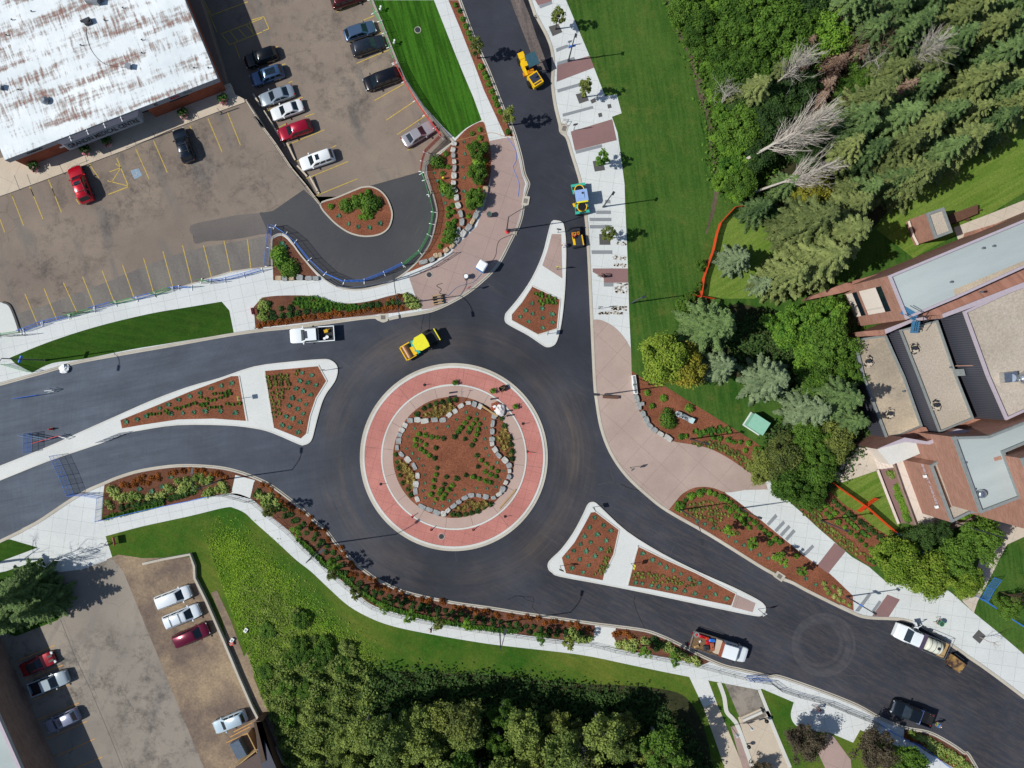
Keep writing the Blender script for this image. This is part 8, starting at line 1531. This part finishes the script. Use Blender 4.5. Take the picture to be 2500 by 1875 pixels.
# flower pots by the clinic
proto('pot', 'broad', 1.6, .7, 'shrub_dark', 14, 40, .2, base=.2)
for i_, s_ in enumerate(('00: 310,1430', '00: 740,1290', '00: 920,1215', '00: 1560,985', '00: 1895,865')):
    t_ = thing('flower_planter', '%s flower planter from the left on the clinic walk' % ('first', 'second', 'third', 'fourth', 'fifth')[i_], 'planter', P(*T(s_)[0], .17)); B().cyl((0, 0, 0), (0, 0, .6), .4, .5, 16).build('pot', M['concrete_tan'], t_)
    o = mk('foliage', SH['dark'], t_); o.location = (-.05, .3, .6); o.scale = (1.6, 1.6, 1.6); o = mk('flowers', ball_shrub(.5, .4, 'flower_pink', 150, .13), t_); o.location = (.1, -.15, .6)
# --- boulders
def boulder(kindseed, mat):
    b = B(); bm = bmesh.new(); bmesh.ops.create_cube(bm, size=1.0); bmesh.ops.subdivide_edges(bm, edges=bm.edges, cuts=2, use_grid_fill=True)
    rs_ = random.Random(kindseed)
    for v in bm.verts:
        d = v.co.normalized()*.62; v.co = v.co.lerp(d, .45); v.co += Vector((rs_.uniform(-.06, .06), rs_.uniform(-.06, .06), rs_.uniform(-.05, .05)))
        if v.co.z > .2: v.co.z = .3+rs_.uniform(-.03, .03)
    me = bpy.data.meshes.new('boulder'); bm.to_mesh(me); bm.free(); me.materials.append(M[mat]); return me
BO = [boulder(k, m_) for k, m_ in enumerate(('stone_grey', 'stone_white', 'stone_tan', 'stone_grey', 'stone_white', 'stone_grey'))]
ORD = 'first second third fourth fifth sixth seventh eighth ninth tenth eleventh twelfth thirteenth fourteenth fifteenth sixteenth seventeenth eighteenth nineteenth twentieth'.split()
def boulders(spec, where, grp, size=.95, z=.3, wd=.62, tans=(), hh=.75):
    p = T(spec); n = len(p)
    for i, q in enumerate(p):
        a, b_ = P(*p[max(0, i-1)]), P(*p[min(n-1, i+1)]); d = b_-a; k = 2 if i in tans else random.choice([0, 1, 3, 4, 5]); L = min(1.25, max(.6, d.length/(2 if 0 < i < n-1 else 1)*.97))
        o = bpy.data.objects.new('boulder', BO[k]); COL.objects.link(o); o.location = P(*q, z+.15); o.location.z = z; o.rotation_euler = (0, 0, math.atan2(d.y, d.x)+random.uniform(-.15, .15)); o.scale = (L*size*random.uniform(.72, 1.02), wd*random.uniform(.75, 1.2), hh*random.uniform(.8, 1.1))
        tag(o, '%s %s boulder %s' % (ORD[i], {0: 'grey', 1: 'pale', 2: 'tan', 3: 'grey', 4: 'pale', 5: 'grey'}[k], where), 'boulder', grp)
boulders('12: 1317,367 1378,362 1440,372 1523,362 1593,365 1648,320 1697,290 1745,245 1810,220 1860,230 1908,250', 'from the left in the northern star arc', 'boulders of the northern star arc', z=.35)
boulders('12: 2030,325 2015,395 2012,462 2008,525 2010,565 2035,615 2065,663 2118,703 2152,748 2157,795 2152,843 2125,893 2098,950', 'from the top in the eastern star arc', 'boulders of the eastern star arc', z=.35)
boulders('12: 2068,990 2020,1020 1957,1012 1897,1000 1833,1000 1778,1022 1728,1055 1683,1090 1637,1127 1600,1155 1540,1147 1480,1120 1417,1098', 'from the right in the southern star arc', 'boulders of the southern star arc', z=.35)
boulders('12: 1377,1032 1363,965 1365,907 1380,835 1352,755 1298,700 1245,655 1207,597 1222,540 1228,490 1248,450 1275,408', 'from the bottom in the western star arc', 'boulders of the western star arc', z=.35)
boulders('22: 1088,180 1108,245 1143,310 1170,365 1200,415 1240,450 1290,480 1355,518', 'from the top along the eastern side of the pink plaza', 'boulders along the plaza edge'); boulders('22: 1135,220 1136,235', 'behind the plaza boulder row', 'boulders behind the plaza row', .5)
boulders('10: 1690,1210 1680,1262 1682,1310 1690,1362 1692,1420 1688,1480 1684,1540 1690,1595 11: 1700,20 1708,75 1722,140 1745,215 1755,285 1725,355 1715,430 1672,485 1622,520', 'from the top in the middle bed wall', 'boulders of the middle bed wall', tans=(15, 16))
boulders('11: 1570,560 1535,565 1500,600 1430,620', 'from the right at the lower tip of the bed', 'boulders at the bed tip', 1.1, tans=(0, 1)); boulders('11: 1955,15 1925,110 1895,180 1870,230 1845,275 1810,330 1765,380', 'from the top along the brick pavement edge', 'boulders beside the brick pavement', 1.0, tans=(0, 4)); boulders('10: 1955,1595 1950,1650', 'at the upper end of the pavement side row', 'tan boulders at the upper pavement row', tans=(0, 1))
boulders('11: 205,755 258,760 315,760 385,748 460,757 520,757', 'from the left at the foot of the small triangular bed', 'boulders below the triangular bed', tans=(0, 2))

NUMW = ORD + ['twenty-'+q for q in ORD[:9]] + ['thirtieth'] + ['thirty-'+q for q in ORD[:9]] + ['fortieth'] + ['forty-'+q for q in ORD[:9]]
grp_ = {}
for o in bpy.data.objects:
    if o.get('category') in ('tree', 'bush') and o.get('group'): grp_.setdefault(o['group'], []).append(o)
for g_, os_ in grp_.items():
    os_.sort(key=lambda o: o.location.x)
    if len(os_) < 50:
        for i, o in enumerate(os_): o['label'] = NUMW[i] + ' from left, ' + o['label'].replace(' in the dense ', ' in the ')
print('PLANTS', CNT, len(bpy.data.objects))
